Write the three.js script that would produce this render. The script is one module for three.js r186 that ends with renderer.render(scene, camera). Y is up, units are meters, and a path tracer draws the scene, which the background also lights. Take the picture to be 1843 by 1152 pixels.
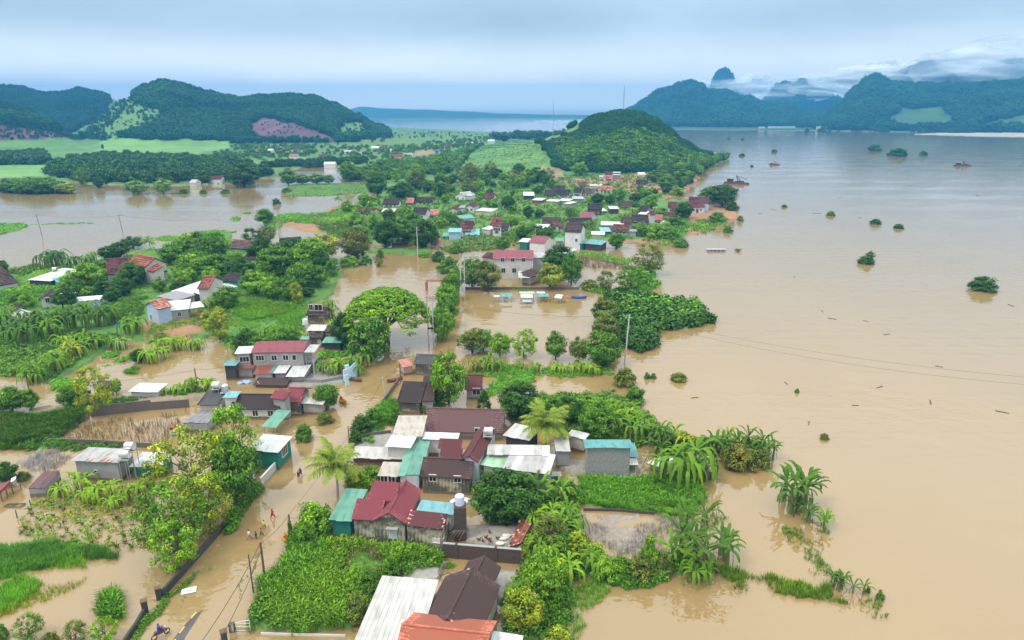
import * as THREE from 'three';
import { MarchingCubes } from 'three/addons/objects/MarchingCubes.js';
import { mergeGeometries } from 'three/addons/utils/BufferGeometryUtils.js';

// ---------------------------------------------------------------- camera, sky, light, exposure
const scene = new THREE.Scene();
const EYE = 50, FOCAL = 1229, PITCH = THREE.MathUtils.degToRad(17.1);          // metres, photo pixels, downward tilt
const camera = new THREE.PerspectiveCamera(2 * Math.atan(576 / FOCAL) * 180 / Math.PI, 1.6, 1, 30000);
camera.position.set(0, EYE, 0);
camera.lookAt(0, EYE - Math.sin(PITCH), -Math.cos(PITCH));
const SUN_DIR = new THREE.Vector3(-0.45, 0.8, 0.28).normalize();
const SKY_GAIN = 1.0, SUN_POWER = 1.5, HAZE = 0.00027, HAZE_COLOR = [0.10, 0.50, 1.0], EXPOSURE = 1.42;
scene.fog = new THREE.FogExp2(new THREE.Color().setRGB(...HAZE_COLOR), HAZE);

// ---------------------------------------------------------------- numbers
function rng(seed) { let a = seed >>> 0; return () => { a = (a + 0x6d2b79f5) | 0; let t = Math.imul(a ^ (a >>> 15), 1 | a); t = (t + Math.imul(t ^ (t >>> 7), 61 | t)) ^ t; return ((t ^ (t >>> 14)) >>> 0) / 4294967296; }; }
const clamp = (x, a = 0, b = 1) => Math.min(b, Math.max(a, x)), lerp = (a, b, t) => a + (b - a) * t;
const smooth = (a, b, x) => { const t = clamp((x - a) / (b - a)); return t * t * (3 - 2 * t); };
function hash(x, y, s = 0) { let h = Math.imul(x | 0, 374761393) ^ Math.imul(y | 0, 668265263) ^ Math.imul(s | 0, 1274126177); h = Math.imul(h ^ (h >>> 13), 1274126177); return ((h ^ (h >>> 16)) >>> 0) / 4294967296; }
function vnoise(x, y, s = 0, wrap = 0) {
  const ix = Math.floor(x), iy = Math.floor(y); let fx = x - ix, fy = y - iy; fx = fx * fx * (3 - 2 * fx); fy = fy * fy * (3 - 2 * fy);
  const w = (n) => (wrap ? ((n % wrap) + wrap) % wrap : n);
  return lerp(lerp(hash(w(ix), w(iy), s), hash(w(ix + 1), w(iy), s), fx), lerp(hash(w(ix), w(iy + 1), s), hash(w(ix + 1), w(iy + 1), s), fx), fy);
}
function fbm(x, y, oct = 4, s = 0, wrap = 0) { let a = 0.5, t = 0, n = 0; for (let i = 0; i < oct; i++) { t += a * vnoise(x, y, s + i, wrap); n += a; a *= 0.5; x *= 2; y *= 2; wrap *= 2; } return t / n; }

// ---------------------------------------------------------------- where a point of the photograph lies on a level plane
const cP = Math.cos(PITCH), sP = Math.sin(PITCH), V = (x, y, z) => new THREE.Vector3(x, y, z);
function at(px, py, h = 0) { const u = (px - 921.5) / FOCAL, v = (576 - py) / FOCAL, t = (h - EYE) / (v * cP - sP); return V(u * t, h, (-v * sP - cP) * t); }
function toPhoto(x, y, z) { const dy = y - EYE, d = -z * cP - dy * sP, v = (dy * cP - z * sP) / d; return [921.5 + FOCAL * x / d, 576 - FOCAL * v, d]; }
const scaleAt = (px, py) => { const v = (576 - py) / FOCAL; return FOCAL / (-EYE / (v * cP - sP)); };          // photo pixels per metre, across
function heightFor(px, pyBase, pyTop) { const g = at(px, pyBase); let lo = 0, hi = 80; for (let i = 0; i < 40; i++) { const m = (lo + hi) / 2; if (toPhoto(g.x, m, g.z)[1] > pyTop) lo = m; else hi = m; } return (lo + hi) / 2; }
function inside(poly, x, y) { let c = false; for (let i = 0, j = poly.length - 1; i < poly.length; j = i++) { const [xi, yi] = poly[i], [xj, yj] = poly[j]; if (yi > y !== yj > y && x < (xj - xi) * (y - yi) / (yj - yi) + xi) c = !c; } return c; }
function along(list, x) { if (x <= list[0][0]) return list[0][1]; for (let i = 1; i < list.length; i++) if (x <= list[i][0]) { const [a, b] = [list[i - 1], list[i]], t = (x - a[0]) / (b[0] - a[0]); return lerp(a[1], b[1], t * t * (3 - 2 * t)); } return list[list.length - 1][1]; }

// ---------------------------------------------------------------- overcast sky
{
  const W = 1024, Hh = 512, data = new Float32Array(W * Hh * 4);
  for (let r = 0; r < Hh; r++) {
    const up = ((r + 0.5) / Hh - 0.5) * Math.PI, y = Math.sin(up);
    for (let c = 0; c < W; c++) {
      const a = ((c + 0.5) / W - 0.5) * 2 * Math.PI, x = Math.cos(a) * Math.cos(up), z = Math.sin(a) * Math.cos(up);
      const yy = Math.max(y, 0) + 0.16, cx = x / yy * 1.5, cz = z / yy * 1.5;
      const n = fbm(cx * 0.9 + 40, cz * 0.9 + 40, 5, 11) - 0.5, n2 = fbm(cx * 0.33 + 9, cz * 0.33 + 5, 3, 31) - 0.5;
      const e = clamp(y, 0, 1), zen = smooth(0.14, 0.5, e);
      const lift = 1 + n * 0.36 * smooth(0, 0.05, e) + n2 * 0.22;
      
      const near = smooth(0.12, 0.015, e);                                          // thinner, whiter cloud low over the valley
      const col = [lerp(lerp(0.475, 1.5, near), 1.2, zen), lerp(lerp(0.59, 1.4, near), 1.24, zen), lerp(lerp(0.665, 1.22, near), 1.26, zen)];
      const warm = 1 + 0.10 * x;                                                  // the cloud is a little thinner towards the east
      for (let k = 0; k < 3; k++) data[(r * W + c) * 4 + k] = Math.max(0.02, col[k] * lift * warm * SKY_GAIN * (y < 0 ? 0.55 : 1));
      data[(r * W + c) * 4 + 3] = 1;
    }
  }
  const t = new THREE.DataTexture(data, W, Hh, THREE.RGBAFormat, THREE.FloatType);
  t.mapping = THREE.EquirectangularReflectionMapping; t.magFilter = THREE.LinearFilter; t.minFilter = THREE.LinearFilter; t.needsUpdate = true;
  scene.background = t; scene.environment = t;
}
const sun = new THREE.DirectionalLight(new THREE.Color().setRGB(1, 0.95, 0.86), SUN_POWER);
sun.position.copy(SUN_DIR).multiplyScalar(400).add(V(0, 0, -150)); sun.target.position.set(0, 0, -150); scene.add(sun, sun.target);
sun.castShadow = true; sun.shadow.radius = 28; sun.shadow.mapSize.set(4096, 4096);
Object.assign(sun.shadow.camera, { left: -350, right: 350, top: 350, bottom: -350, near: 1, far: 1200 });
const renderer = new THREE.WebGLRenderer({ antialias: true });
renderer.toneMapping = THREE.LinearToneMapping; renderer.toneMappingExposure = EXPOSURE;
renderer.shadowMap.enabled = true;

// ---------------------------------------------------------------- names, tags, things
const nameCount = {};
function numbered(n) { const k = (nameCount[n] = (nameCount[n] ?? -1) + 1); return k ? n + '_' + String(k).padStart(3, '0') : n; }
function tag(o, label, category, group, kind) { if (label) o.userData.label = label; if (category) o.userData.category = category; if (group) o.userData.group = group; if (kind) o.userData.kind = kind; return o; }
function thing(name, pos, label, category, group) { const o = new THREE.Group(); o.name = numbered(name); o.position.copy(pos); scene.add(o); return tag(o, label, category, group); }
function mesh(name, geo, mat, parent = scene) { const m = new THREE.Mesh(geo, mat); m.name = numbered(name); m.castShadow = m.receiveShadow = true; parent.add(m); return m; }
function copyOf(root, name) { const c = root.clone(); c.name = numbered(name ?? root.name.replace(/_\d{3}$/, '')); scene.add(c); c.userData = { ...root.userData }; return c; }
const DRAFTS = [];                                                              // vegetation and clutter whose labels are settled at the end, against the landmarks
const LANDMARKS = [];                                                           // [short phrase, photo x, photo y]

// ---------------------------------------------------------------- geometry collector
class MB {
  constructor() { this.p = []; this.t = []; this.c = []; this.useColor = false; }
  tri(a, b, c, col, ua, ub, uc) {
    this.p.push(a.x, a.y, a.z, b.x, b.y, b.z, c.x, c.y, c.z);
    this.t.push(...(ua ?? [0, 0]), ...(ub ?? [1, 0]), ...(uc ?? [0, 1]));
    const k = col ?? [1, 1, 1]; if (col) this.useColor = true; this.c.push(...k, ...k, ...k);
  }
  quad(a, b, c, d, col) {                                                       // counter-clockwise seen from outside; uv in metres
    const w = a.distanceTo(b), h = a.distanceTo(d), o = (Math.abs(a.x) * 0.37 + Math.abs(a.z) * 0.61) % 7;
    this.tri(a, b, c, col, [o, o], [o + w, o], [o + w, o + h]); this.tri(a, c, d, col, [o, o], [o + w, o + h], [o, o + h]);
  }
  prism(base, y0, y1, col, capBottom = false) {                                 // base: ring of {x,z}, counter-clockwise seen from above
    const n = base.length, lo = base.map((b) => V(b.x, y0, b.z)), hi = base.map((b) => V(b.x, y1, b.z));
    for (let i = 0; i < n; i++) { const j = (i + 1) % n; this.quad(lo[i], lo[j], hi[j], hi[i], col); }
    for (let i = 1; i < n - 1; i++) { this.tri(hi[0], hi[i], hi[i + 1], col, [hi[0].x, hi[0].z], [hi[i].x, hi[i].z], [hi[i + 1].x, hi[i + 1].z]); if (capBottom) this.tri(lo[0], lo[i + 1], lo[i], col); }
    return this;
  }
  box(cx, cy, cz, sx, sy, sz, yaw = 0, col) {
    const c = Math.cos(yaw), s = Math.sin(yaw), f = (x, z) => ({ x: cx + x * c + z * s, z: cz - x * s + z * c });
    return this.prism([f(-sx / 2, sz / 2), f(sx / 2, sz / 2), f(sx / 2, -sz / 2), f(-sx / 2, -sz / 2)], cy - sy / 2, cy + sy / 2, col, true);
  }
  bar(a, b, r, col, r2 = r, sides = 5) {                                        // round bar from a to b
    const d = b.clone().sub(a).normalize(), u = (Math.abs(d.y) > 0.9 ? V(1, 0, 0) : V(0, 1, 0)).cross(d).normalize(), w = d.clone().cross(u);
    const ring = (p, q) => Array.from({ length: sides }, (_, i) => p.clone().addScaledVector(u, q * Math.cos(i / sides * 6.2832)).addScaledVector(w, q * Math.sin(i / sides * 6.2832)));
    const A = ring(a, r), B = ring(b, r2);
    for (let i = 0; i < sides; i++) { const j = (i + 1) % sides; this.quad(A[i], A[j], B[j], B[i], col); }
    for (let i = 1; i < sides - 1; i++) { this.tri(B[0], B[i], B[i + 1], col); this.tri(A[0], A[i + 1], A[i], col); }
    return this;
  }
  slab(a, b, c, d, th, col) {                                                   // a plate with thickness: a b c d its upper face, counter-clockwise from above
    const n = b.clone().sub(a).cross(d.clone().sub(a)).normalize().multiplyScalar(-th), [e, f, g, h] = [a, b, c, d].map((p) => p.clone().add(n));
    this.quad(a, b, c, d, col); this.quad(e, h, g, f, col); this.quad(e, f, b, a, col); this.quad(f, g, c, b, col); this.quad(g, h, d, c, col); this.quad(h, e, a, d, col);
    return this;
  }
  geo() {
    const g = new THREE.BufferGeometry();
    g.setAttribute('position', new THREE.Float32BufferAttribute(this.p, 3)); g.setAttribute('uv', new THREE.Float32BufferAttribute(this.t, 2));
    if (this.useColor) g.setAttribute('color', new THREE.Float32BufferAttribute(this.c, 3));
    g.computeVertexNormals(); return g;
  }
  build(name, mat, parent = scene) { return mesh(name, this.geo(), mat, parent); }
  get empty() { return !this.p.length; }
}

// ---------------------------------------------------------------- textures (all tile) and materials
function tex(n, fn, meters, srgb = false) {
  const d = new Uint8Array(n * n * 4);
  for (let y = 0; y < n; y++) for (let x = 0; x < n; x++) { const v = fn(x / n, y / n), o = (y * n + x) * 4; for (let k = 0; k < 3; k++) d[o + k] = 255 * clamp(Array.isArray(v) ? v[k] : v); d[o + 3] = 255; }
  const t = new THREE.DataTexture(d, n, n, THREE.RGBAFormat); t.wrapS = t.wrapT = THREE.RepeatWrapping; t.magFilter = THREE.LinearFilter; t.minFilter = THREE.LinearMipmapLinearFilter; t.generateMipmaps = true;
  if (srgb) t.colorSpace = THREE.SRGBColorSpace; const m = Array.isArray(meters) ? meters : [meters, meters]; t.repeat.set(1 / m[0], 1 / m[1]); t.needsUpdate = true; return t;
}
const T = {
  grime: tex(256, (u, v) => { const n = fbm(u * 6, v * 6, 4, 3, 6), s = fbm(u * 24, v * 3, 3, 8, 3); return 0.66 + 0.3 * n + 0.14 * (s - 0.5); }, 6),
  mould: tex(256, (u, v) => { const n = fbm(u * 5, v * 5, 5, 21, 5), s = fbm(u * 30, v * 4, 3, 28, 2), k = smooth(0.38, 0.62, n * 0.65 + s * 0.35); return [lerp(0.16, 0.78, k), lerp(0.17, 0.75, k), lerp(0.13, 0.66, k)]; }, 7),
  sheet: tex(256, (u, v) => { const n = fbm(u * 5, v * 5, 4, 41, 5), s = fbm(u * 40, v * 2, 2, 44, 2), seam = Math.min(Math.abs(((u * 4) % 1) - 0.5), 1); const d = smooth(0.56, 0.75, fbm(u * 9 + 3, v * 3, 4, 47, 3)); return 0.82 + 0.2 * n + 0.12 * (s - 0.5) - 0.2 * d - (seam < 0.014 ? 0.16 : 0); }, 5),
  rust: tex(256, (u, v) => { const n = fbm(u * 8, v * 3, 4, 51, 3), s = fbm(u * 30, v * 5, 3, 55, 5), k = smooth(0.42, 0.6, n * 0.6 + s * 0.4); return [lerp(0.62, 0.42, k), lerp(0.61, 0.22, k), lerp(0.6, 0.13, k)]; }, 5),
  ribs: tex(128, (u) => { const x = (u * 4) % 1; return x < 0.22 ? smooth(0, 0.11, x) * smooth(0.22, 0.11, x) : 0; }, [1.2, 1.2]),
  grain: tex(256, (u, v) => 0.62 + 0.38 * fbm(u * 16, v * 16, 5, 61, 16), 5),
  brick: tex(256, (u, v) => { const r = Math.floor(v * 16), x = (u * 8 + (r % 2) * 0.5) % 1, y = (v * 16) % 1, m = x < 0.06 || y < 0.1; const n = 0.7 + 0.3 * hash(Math.floor(u * 8 + (r % 2) * 0.5) % 8, r, 5); return m ? 0.55 : n * (0.8 + 0.2 * fbm(u * 12, v * 12, 3, 71, 12)); }, 1.6),
  ripple: tex(1024, (u, v) => { const m = 0.25 + 0.75 * smooth(0.42, 0.62, fbm(u * 3 + 0.4 * vnoise(u * 4, v * 4, 7, 4), v * 6, 3, 88, 3)); return 0.5 + m * (0.6 * (fbm(u * 44, v * 72, 3, 81, 4) - 0.5) + 0.5 * (fbm(u * 130, v * 190, 2, 84, 10) - 0.5)); }, 95),
  silt: tex(1024, (u, v) => { const n = fbm(u * 5, v * 9, 5, 91, 1), s = fbm(u * 8 + 1.7 * n, v * 26, 4, 96, 2), f = smooth(0.66, 0.78, fbm(u * 14 + n, v * 50, 4, 99, 2)) * 0.05; return [0.93 + 0.17 * (n - 0.5) + 0.09 * (s - 0.5) + f, 0.92 + 0.19 * (n - 0.5) + 0.09 * (s - 0.5) + f, 0.90 + 0.28 * (n - 0.5) + 0.09 * (s - 0.5) + 1.6 * f]; }, 180),
};
const mats = {};
function M(key, o) { if (mats[key]) return mats[key]; const { rgb, physical, ...rest } = o; const m = new (physical ? THREE.MeshPhysicalMaterial : THREE.MeshStandardMaterial)({ roughness: 0.85, ...rest }); m.name = key; if (rgb) m.color.setRGB(...rgb); return (mats[key] = m); }
const C = {                                                                      // base colours, linear
  white: [0.82, 0.82, 0.80], offwhite: [0.66, 0.64, 0.59], beige: [0.62, 0.55, 0.47], grey: [0.34, 0.34, 0.33], cement: [0.40, 0.385, 0.36], dark: [0.07, 0.065, 0.06], pale: [0.62, 0.68, 0.72], paleblue: [0.50, 0.62, 0.80],
  brown: [0.088, 0.050, 0.042], darkbrown: [0.052, 0.037, 0.033], maroon: [0.15, 0.042, 0.042], red: [0.29, 0.062, 0.075], brick: [0.34, 0.10, 0.065], orange: [0.50, 0.15, 0.085], salmon: [0.58, 0.24, 0.18],
  teal: [0.13, 0.40, 0.39], green: [0.17, 0.42, 0.31], palegreen: [0.42, 0.66, 0.42], deepgreen: [0.02, 0.22, 0.16], cyan: [0.24, 0.52, 0.55], plum: [0.17, 0.085, 0.083], pink: [0.55, 0.36, 0.30], slate: [0.10, 0.10, 0.10], blue: [0.03, 0.10, 0.42], wood: [0.16, 0.10, 0.06], paletin: [0.52, 0.50, 0.48],
};
const wallMat = (c, kind = 'grime') => M('wall ' + c + ' ' + kind, { rgb: kind === 'mould' ? [0.62, 0.58, 0.50] : C[c], map: T[kind], roughness: 0.92, bumpMap: T.grain, bumpScale: 0.004 });
const metalMat = (c) => (c === 'rust' ? M('rusty sheet', { rgb: [0.9, 0.9, 0.9], map: T.rust, roughness: 0.6, bumpMap: T.ribs, bumpScale: 0.03 }) : M('sheet ' + c, { rgb: C[c], map: T.sheet, roughness: 0.5, metalness: 0, bumpMap: T.ribs, bumpScale: 0.03 }));
const plain = (c, rough = 0.8) => M('plain ' + c + rough, { rgb: C[c], roughness: rough });
const tileMat = M('roof tile', { rgb: [1, 1, 1], vertexColors: true, roughness: 0.8 });
const paintMat = M('vertex paint', { rgb: [1, 1, 1], vertexColors: true, roughness: 0.75 });
const glassMat = M('dark window glass', { rgb: [0.02, 0.025, 0.03], roughness: 0.08 });

// ---------------------------------------------------------------- the flooded valley: land, hills, water
// Crests: photo silhouette of each range and how far away it stands; width is the depth of its slopes.
const RANGES = [
  { d: 760, near: 215, far: 260, steep: 1.1, drop: 3, toe: [[780, 0.5], [925, 0.85], [1110, 1], [1200, 0.9], [1245, 0.72], [1290, 0.4], [1316, 0.15]], crest: [[800, 284], [840, 270], [880, 262], [925, 259], [960, 252], [1000, 238], [1040, 217], [1080, 205], [1120, 199], [1150, 201], [1180, 212], [1205, 228], [1235, 250], [1270, 269], [1300, 280], [1320, 292], [1345, 310]] },
  { d: 1250, near: 200, far: 300, steep: 1.1, crest: [[-500, 190], [-60, 186], [0, 188], [40, 197], [80, 212], [115, 228], [150, 241], [185, 255]] },
  { d: 1520, near: 420, far: 500, steep: 1.0, crest: [[95, 262], [140, 225], [180, 200], [225, 176], [270, 160], [300, 153], [330, 157], [380, 166], [410, 173], [440, 177], [470, 173], [530, 170], [565, 173], [600, 185], [640, 203], [680, 222], [715, 238], [760, 250]] },
  { d: 2000, near: 500, far: 500, steep: 1.0, crest: [[-600, 170], [-100, 168], [0, 164], [40, 164], [85, 173], [120, 171], [150, 165], [180, 170], [215, 179], [260, 195], [330, 230]] },
  { d: 2750, near: 620, far: 500, steep: 1.5, crest: [[1085, 236], [1110, 212], [1135, 195], [1160, 180], [1185, 165], [1205, 162], [1218, 154], [1240, 148], [1258, 153], [1272, 164], [1300, 166], [1340, 175], [1380, 186], [1420, 190], [1460, 200], [1500, 214], [1540, 232]] },
  { d: 3700, near: 500, far: 500, steep: 1.7, crest: [[1240, 205], [1268, 188], [1275, 168], [1279, 148], [1285, 136], [1294, 130], [1303, 131], [1311, 138], [1318, 152], [1328, 180], [1360, 192], [1378, 176], [1392, 158], [1408, 152], [1424, 155], [1440, 148], [1452, 160], [1480, 172], [1530, 182], [1560, 200]] },
  { d: 2500, near: 560, far: 600, steep: 1.15, crest: [[1445, 238], [1480, 210], [1510, 186], [1535, 163], [1552, 149], [1566, 143], [1580, 149], [1600, 156], [1660, 158], [1740, 160], [1843, 158], [2300, 150]] },
  { d: 3300, near: 700, far: 700, steep: 1.2, crest: [[1550, 190], [1590, 150], [1625, 134], [1655, 127], [1690, 134], [1725, 131], [1760, 134], [1800, 127], [1843, 130], [2300, 124]] },
  { d: 5200, near: 900, far: 500, steep: 1.0, crest: [[200, 190], [560, 200], [625, 194], [652, 189], [690, 192], [760, 194], [830, 197], [910, 201], [1000, 203], [1150, 205], [1300, 207]] },
];
function hillAt(x, z) {
  const r = Math.hypot(x, z), az = Math.atan2(x, -z); if (r < 380 || Math.abs(az) > 1.1) return 0;
  let h = 0;
  for (const R of RANGES) {
    const px = 921.5 + FOCAL * Math.tan(az) / cP, k = r < R.d ? 1 - (R.d - r) / (R.near * (R.toe ? along(R.toe, px) : 1)) : 1 - (r - R.d) / R.far; if (k <= 0) continue;
    const py = along(R.crest, px), crest = EYE + R.d * (198 - py) / (FOCAL * 1.045) - (R.drop ?? (R.d < 2100 ? 7.5 : R.d < 3000 ? 11 : 13));
    if (crest <= 0) continue;
    const side = smooth(R.crest[0][0] - 10, R.crest[0][0] + 30, px) * smooth(R.crest[R.crest.length - 1][0] + 10, R.crest[R.crest.length - 1][0] - 30, px);
    const gul = 1 - Math.abs(2 * fbm(x / (R.d * 0.07) + 11, z / (R.d * 0.07), 3, R.d + 9) - 1), rough = 0.60 + 0.22 * fbm(x / (R.d * 0.045), z / (R.d * 0.045), 4, R.d + 3) + 0.24 * gul;
    h = Math.max(h, crest * side * Math.pow(Math.sin(Math.min(1, k) * Math.PI / 2), R.steep) * (k > 0.88 ? lerp(rough, 1, (k - 0.88) / 0.12) : rough) + 1 * 0);
  }
  return h;
}
// Land that stands out of the flood, outlined on the water plane (photo coordinates of the outline), with its ground cover
const LAND = [
  ['plain', 0.9, [[-700, 332], [-120, 322], [0, 318], [80, 322], [150, 331], [300, 334], [420, 330], [500, 318], [515, 306], [560, 300], [690, 300], [700, 318], [660, 330], [690, 360], [760, 345], [870, 330], [960, 332], [1110, 318], [1250, 310], [1312, 287], [1290, 276], [1235, 262], [1120, 246], [960, 246], [880, 238], [700, 229], [500, 240], [300, 236], [0, 236], [-700, 236]]],
  ['soil', 0.5, [[1110, 318], [1250, 308], [1262, 330], [1235, 345], [1180, 362], [1240, 358], [1290, 350], [1335, 372], [1325, 396], [1280, 415], [1235, 425], [1200, 440], [1150, 436], [1080, 432], [1010, 440], [960, 436], [900, 445], [860, 446], [790, 441], [780, 432], [690, 442], [640, 436], [600, 408], [560, 420], [500, 402], [478, 408], [470, 398], [490, 388], [520, 396], [570, 390], [600, 372], [650, 362], [690, 352], [760, 340], [870, 328], [960, 330]]],
  ['grass', 0.5, [[-200, 500], [0, 486], [60, 478], [120, 476], [215, 462], [260, 448], [300, 445], [345, 420], [420, 418], [415, 440], [480, 440], [560, 450], [605, 470], [615, 500], [595, 535], [545, 556], [540, 600], [470, 640], [425, 640], [400, 600], [360, 612], [300, 612], [262, 616], [215, 612], [165, 650], [95, 690], [55, 680], [0, 673], [-200, 680]]],
  ['grass', 0.35, [[85, 695], [130, 680], [150, 690], [140, 700], [100, 702]]], ['grass', 0.3, [[183, 640], [215, 632], [216, 640], [190, 646]]], ['grass', 0.3, [[205, 648], [238, 642], [238, 650], [206, 653]]],
  ['lane', 0.55, [[40, 742], [130, 726], [200, 720], [355, 706], [400, 700], [400, 716], [342, 726], [200, 738], [140, 746], [60, 754]]],
  ['grass', 0.5, [[-120, 750], [40, 750], [140, 744], [165, 748], [90, 790], [40, 800], [-120, 812]]],
  ['grass', 0.3, [[80, 790], [130, 796], [125, 806], [40, 812]]],
  ['mud', 0.12, [[20, 835], [60, 815], [130, 812], [128, 835], [100, 842], [60, 850]]],
  ['soil', 0.9, [[248, 590], [300, 574], [368, 578], [372, 600], [340, 612], [262, 612]]],
  ['soil', 0.6, [[345, 560], [410, 558], [420, 575], [410, 600], [360, 600]]],
  ['grass', 0.3, [[640, 452], [690, 446], [780, 448], [775, 456], [730, 460], [670, 456]]],
  ['grass', 0.25, [[515, 352], [530, 334], [672, 330], [670, 345], [600, 352]]],
  ['grass', 0.25, [[-40, 408], [10, 402], [50, 404], [40, 414], [0, 424], [-40, 430]]],
  ['grass', 0.25, [[345, 422], [385, 414], [415, 418], [410, 432], [370, 432]]], ['grass', 0.25, [[278, 430], [300, 424], [325, 428], [300, 434]]], ['grass', 0.25, [[413, 395], [425, 390], [432, 392], [425, 398]]], ['grass', 0.25, [[432, 384], [450, 382], [448, 385]]],
  ['grass', 0.4, [[442, 1130], [470, 1085], [500, 1050], [520, 1000], [560, 962], [640, 985], [790, 1000], [798, 1010], [760, 1030], [730, 1030], [690, 1050], [640, 1130], [560, 1140], [470, 1138]]],
  ['concrete', 0.35, [[728, 1022], [790, 1018], [800, 1040], [765, 1060], [720, 1050]]],
  ['grass', 0.3, [[640, 800], [655, 765], [700, 722], [722, 724], [712, 745], [685, 775], [660, 800]]],
  ['grass', 0.3, [[560, 940], [585, 905], [600, 940], [600, 985], [540, 985]]],
  ['grass', 0.45, [[900, 730], [960, 716], [1060, 716], [1130, 730], [1160, 770], [1230, 790], [1380, 800], [1385, 830], [1340, 835], [1300, 810], [1220, 815], [1150, 800], [1050, 790], [1000, 770], [920, 750]]],
  ['grass', 0.12, [[1050, 862], [1170, 858], [1240, 862], [1260, 890], [1245, 940], [1220, 930], [1050, 912]]],
  ['mud', 0.2, [[1045, 925], [1160, 922], [1225, 936], [1235, 960], [1200, 985], [1120, 1000], [1060, 985], [1040, 960]]],
  ['grass', 0.4, [[840, 870], [1040, 880], [1045, 1000], [1120, 1010], [1215, 1000], [1290, 1010], [1280, 1030], [1180, 1040], [1080, 1042], [1025, 1035], [1020, 1152], [925, 1160], [905, 1100], [945, 1000], [945, 930], [850, 920]]],
  ['concrete', 0.3, [[838, 945], [900, 946], [950, 938], [946, 994], [835, 980]]],
  ['concrete', 0.5, [[897, 1024], [936, 1031], [918, 1085], [880, 1085]]],
  ['concrete', 0.4, [[995, 830], [1065, 826], [1150, 830], [1150, 860], [1060, 860], [1010, 850]]],
  ['concrete', 0.3, [[632, 790], [705, 778], [735, 790], [735, 830], [640, 838]]],
  ['concrete', 0.35, [[548, 672], [620, 668], [622, 690], [560, 700], [505, 698]]],
  ['grass', 0.4, [[1085, 530], [1170, 545], [1250, 552], [1272, 580], [1240, 590], [1180, 592], [1178, 625], [1150, 632], [1120, 612], [1095, 590]]],
  ['grass', 0.35, [[1145, 480], [1175, 470], [1185, 500], [1170, 530], [1140, 530]]],
  ['concrete', 0.6, [[640, 1152], [720, 1075], [730, 1100], [680, 1180]]],
  ['sand', 0.6, [[1640, 241.5], [1700, 239], [1900, 240], [1900, 247], [1780, 246]]],
  ['grass', 0.25, [[880, 690], [960, 672], [968, 684], [900, 705]]],
];
for (const L of LAND) L.box = [Math.min(...L[2].map((p) => p[0])), Math.max(...L[2].map((p) => p[0])), Math.min(...L[2].map((p) => p[1])), Math.max(...L[2].map((p) => p[1]))];
function landAt(px0, py0) { const px = px0 + (fbm(px0 * 0.09 + 3, py0 * 0.16, 3, 401) - 0.5) * 16, py = py0 + (fbm(px0 * 0.09 + 50, py0 * 0.16, 3, 411) - 0.5) * clamp((py0 - 230) * 0.05, 0.5, 9); for (let i = LAND.length - 1; i >= 0; i--) { const L = LAND[i], b = L.box; if (px >= b[0] && px <= b[1] && py >= b[2] && py <= b[3] && inside(L[2], px, py)) return L; } return null; }
const COVER = { plain: [0.12, 0.25, 0.05], grass: [0.12, 0.27, 0.04], soil: [0.42, 0.23, 0.115], mud: [0.34, 0.30, 0.25], lane: [0.33, 0.25, 0.17], concrete: [0.36, 0.34, 0.30], field: [0.13, 0.29, 0.055], paddy: [0.19, 0.40, 0.085], meadow: [0.14, 0.27, 0.05], slope: [0.15, 0.30, 0.06], scrub: [0.065, 0.165, 0.045], burnt: [0.13, 0.062, 0.085], forest: [0.035, 0.11, 0.03], rockface: [0.30, 0.29, 0.27], sand: [0.55, 0.47, 0.36], dryfield: [0.34, 0.27, 0.13] };
// ground cover painted by outline: rice fields, clearings, the burnt slope, plantations
const COVERS = [
  ['paddy', [[180, 250], [420, 253], [415, 268], [330, 282], [180, 284], [60, 276]]], ['field', [[-100, 252], [180, 250], [180, 284], [60, 282], [-100, 278]]], ['paddy', [[-100, 296], [90, 296], [80, 320], [-100, 326]]], ['field', [[0, 284], [140, 282], [120, 298], [-100, 300]]],
  ['burnt', [[452, 226], [470, 214], [495, 212], [530, 222], [570, 236], [606, 248], [598, 258], [560, 256], [450, 250]]], ['burnt', [[-300, 215], [0, 222], [60, 232], [140, 240], [150, 250], [0, 252], [-300, 250]]],
  ['slope', [[118, 246], [150, 226], [190, 200], [208, 172], [236, 168], [250, 190], [300, 204], [296, 222], [244, 238], [205, 250], [150, 250]]], ['slope', [[604, 242], [615, 222], [640, 220], [668, 238], [660, 246], [620, 246]]],
  ['field', [[800, 312], [835, 275], [870, 255], [930, 252], [975, 262], [990, 285], [1010, 296], [960, 308], [880, 320]]], ['meadow', [[960, 254], [1000, 240], [1040, 222], [1060, 214], [1040, 240], [990, 256]]], ['dryfield', [[915, 312], [1000, 300], [1020, 308], [1015, 322], [920, 328]]],
  ['meadow', [[620, 255], [790, 240], [860, 240], [850, 280], [800, 300], [640, 300]]], ['dryfield', [[700, 285], [800, 262], [810, 268], [730, 292]]], ['field', [[420, 290], [560, 284], [565, 292], [430, 298]]],
  ['scrub', [[1590, 220], [1620, 196], [1700, 190], [1715, 215], [1760, 226], [1640, 232]]], ['scrub', [[1760, 226], [1843, 206], [2000, 205], [2000, 232], [1760, 232]]],
  ['rockface', [[1268, 194], [1277, 190], [1281, 208], [1273, 214]]], ['rockface', [[1297, 208], [1303, 202], [1301, 220], [1294, 222]]], ['rockface', [[1371, 200], [1376, 196], [1377, 208], [1371, 210]]],
  ['grass', [[640, 340], [1000, 330], [1240, 360], [1240, 430], [640, 440]]],
];
for (const L of COVERS) L.box = [Math.min(...L[1].map((p) => p[0])), Math.max(...L[1].map((p) => p[0])), Math.min(...L[1].map((p) => p[1])), Math.max(...L[1].map((p) => p[1]))];
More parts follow.
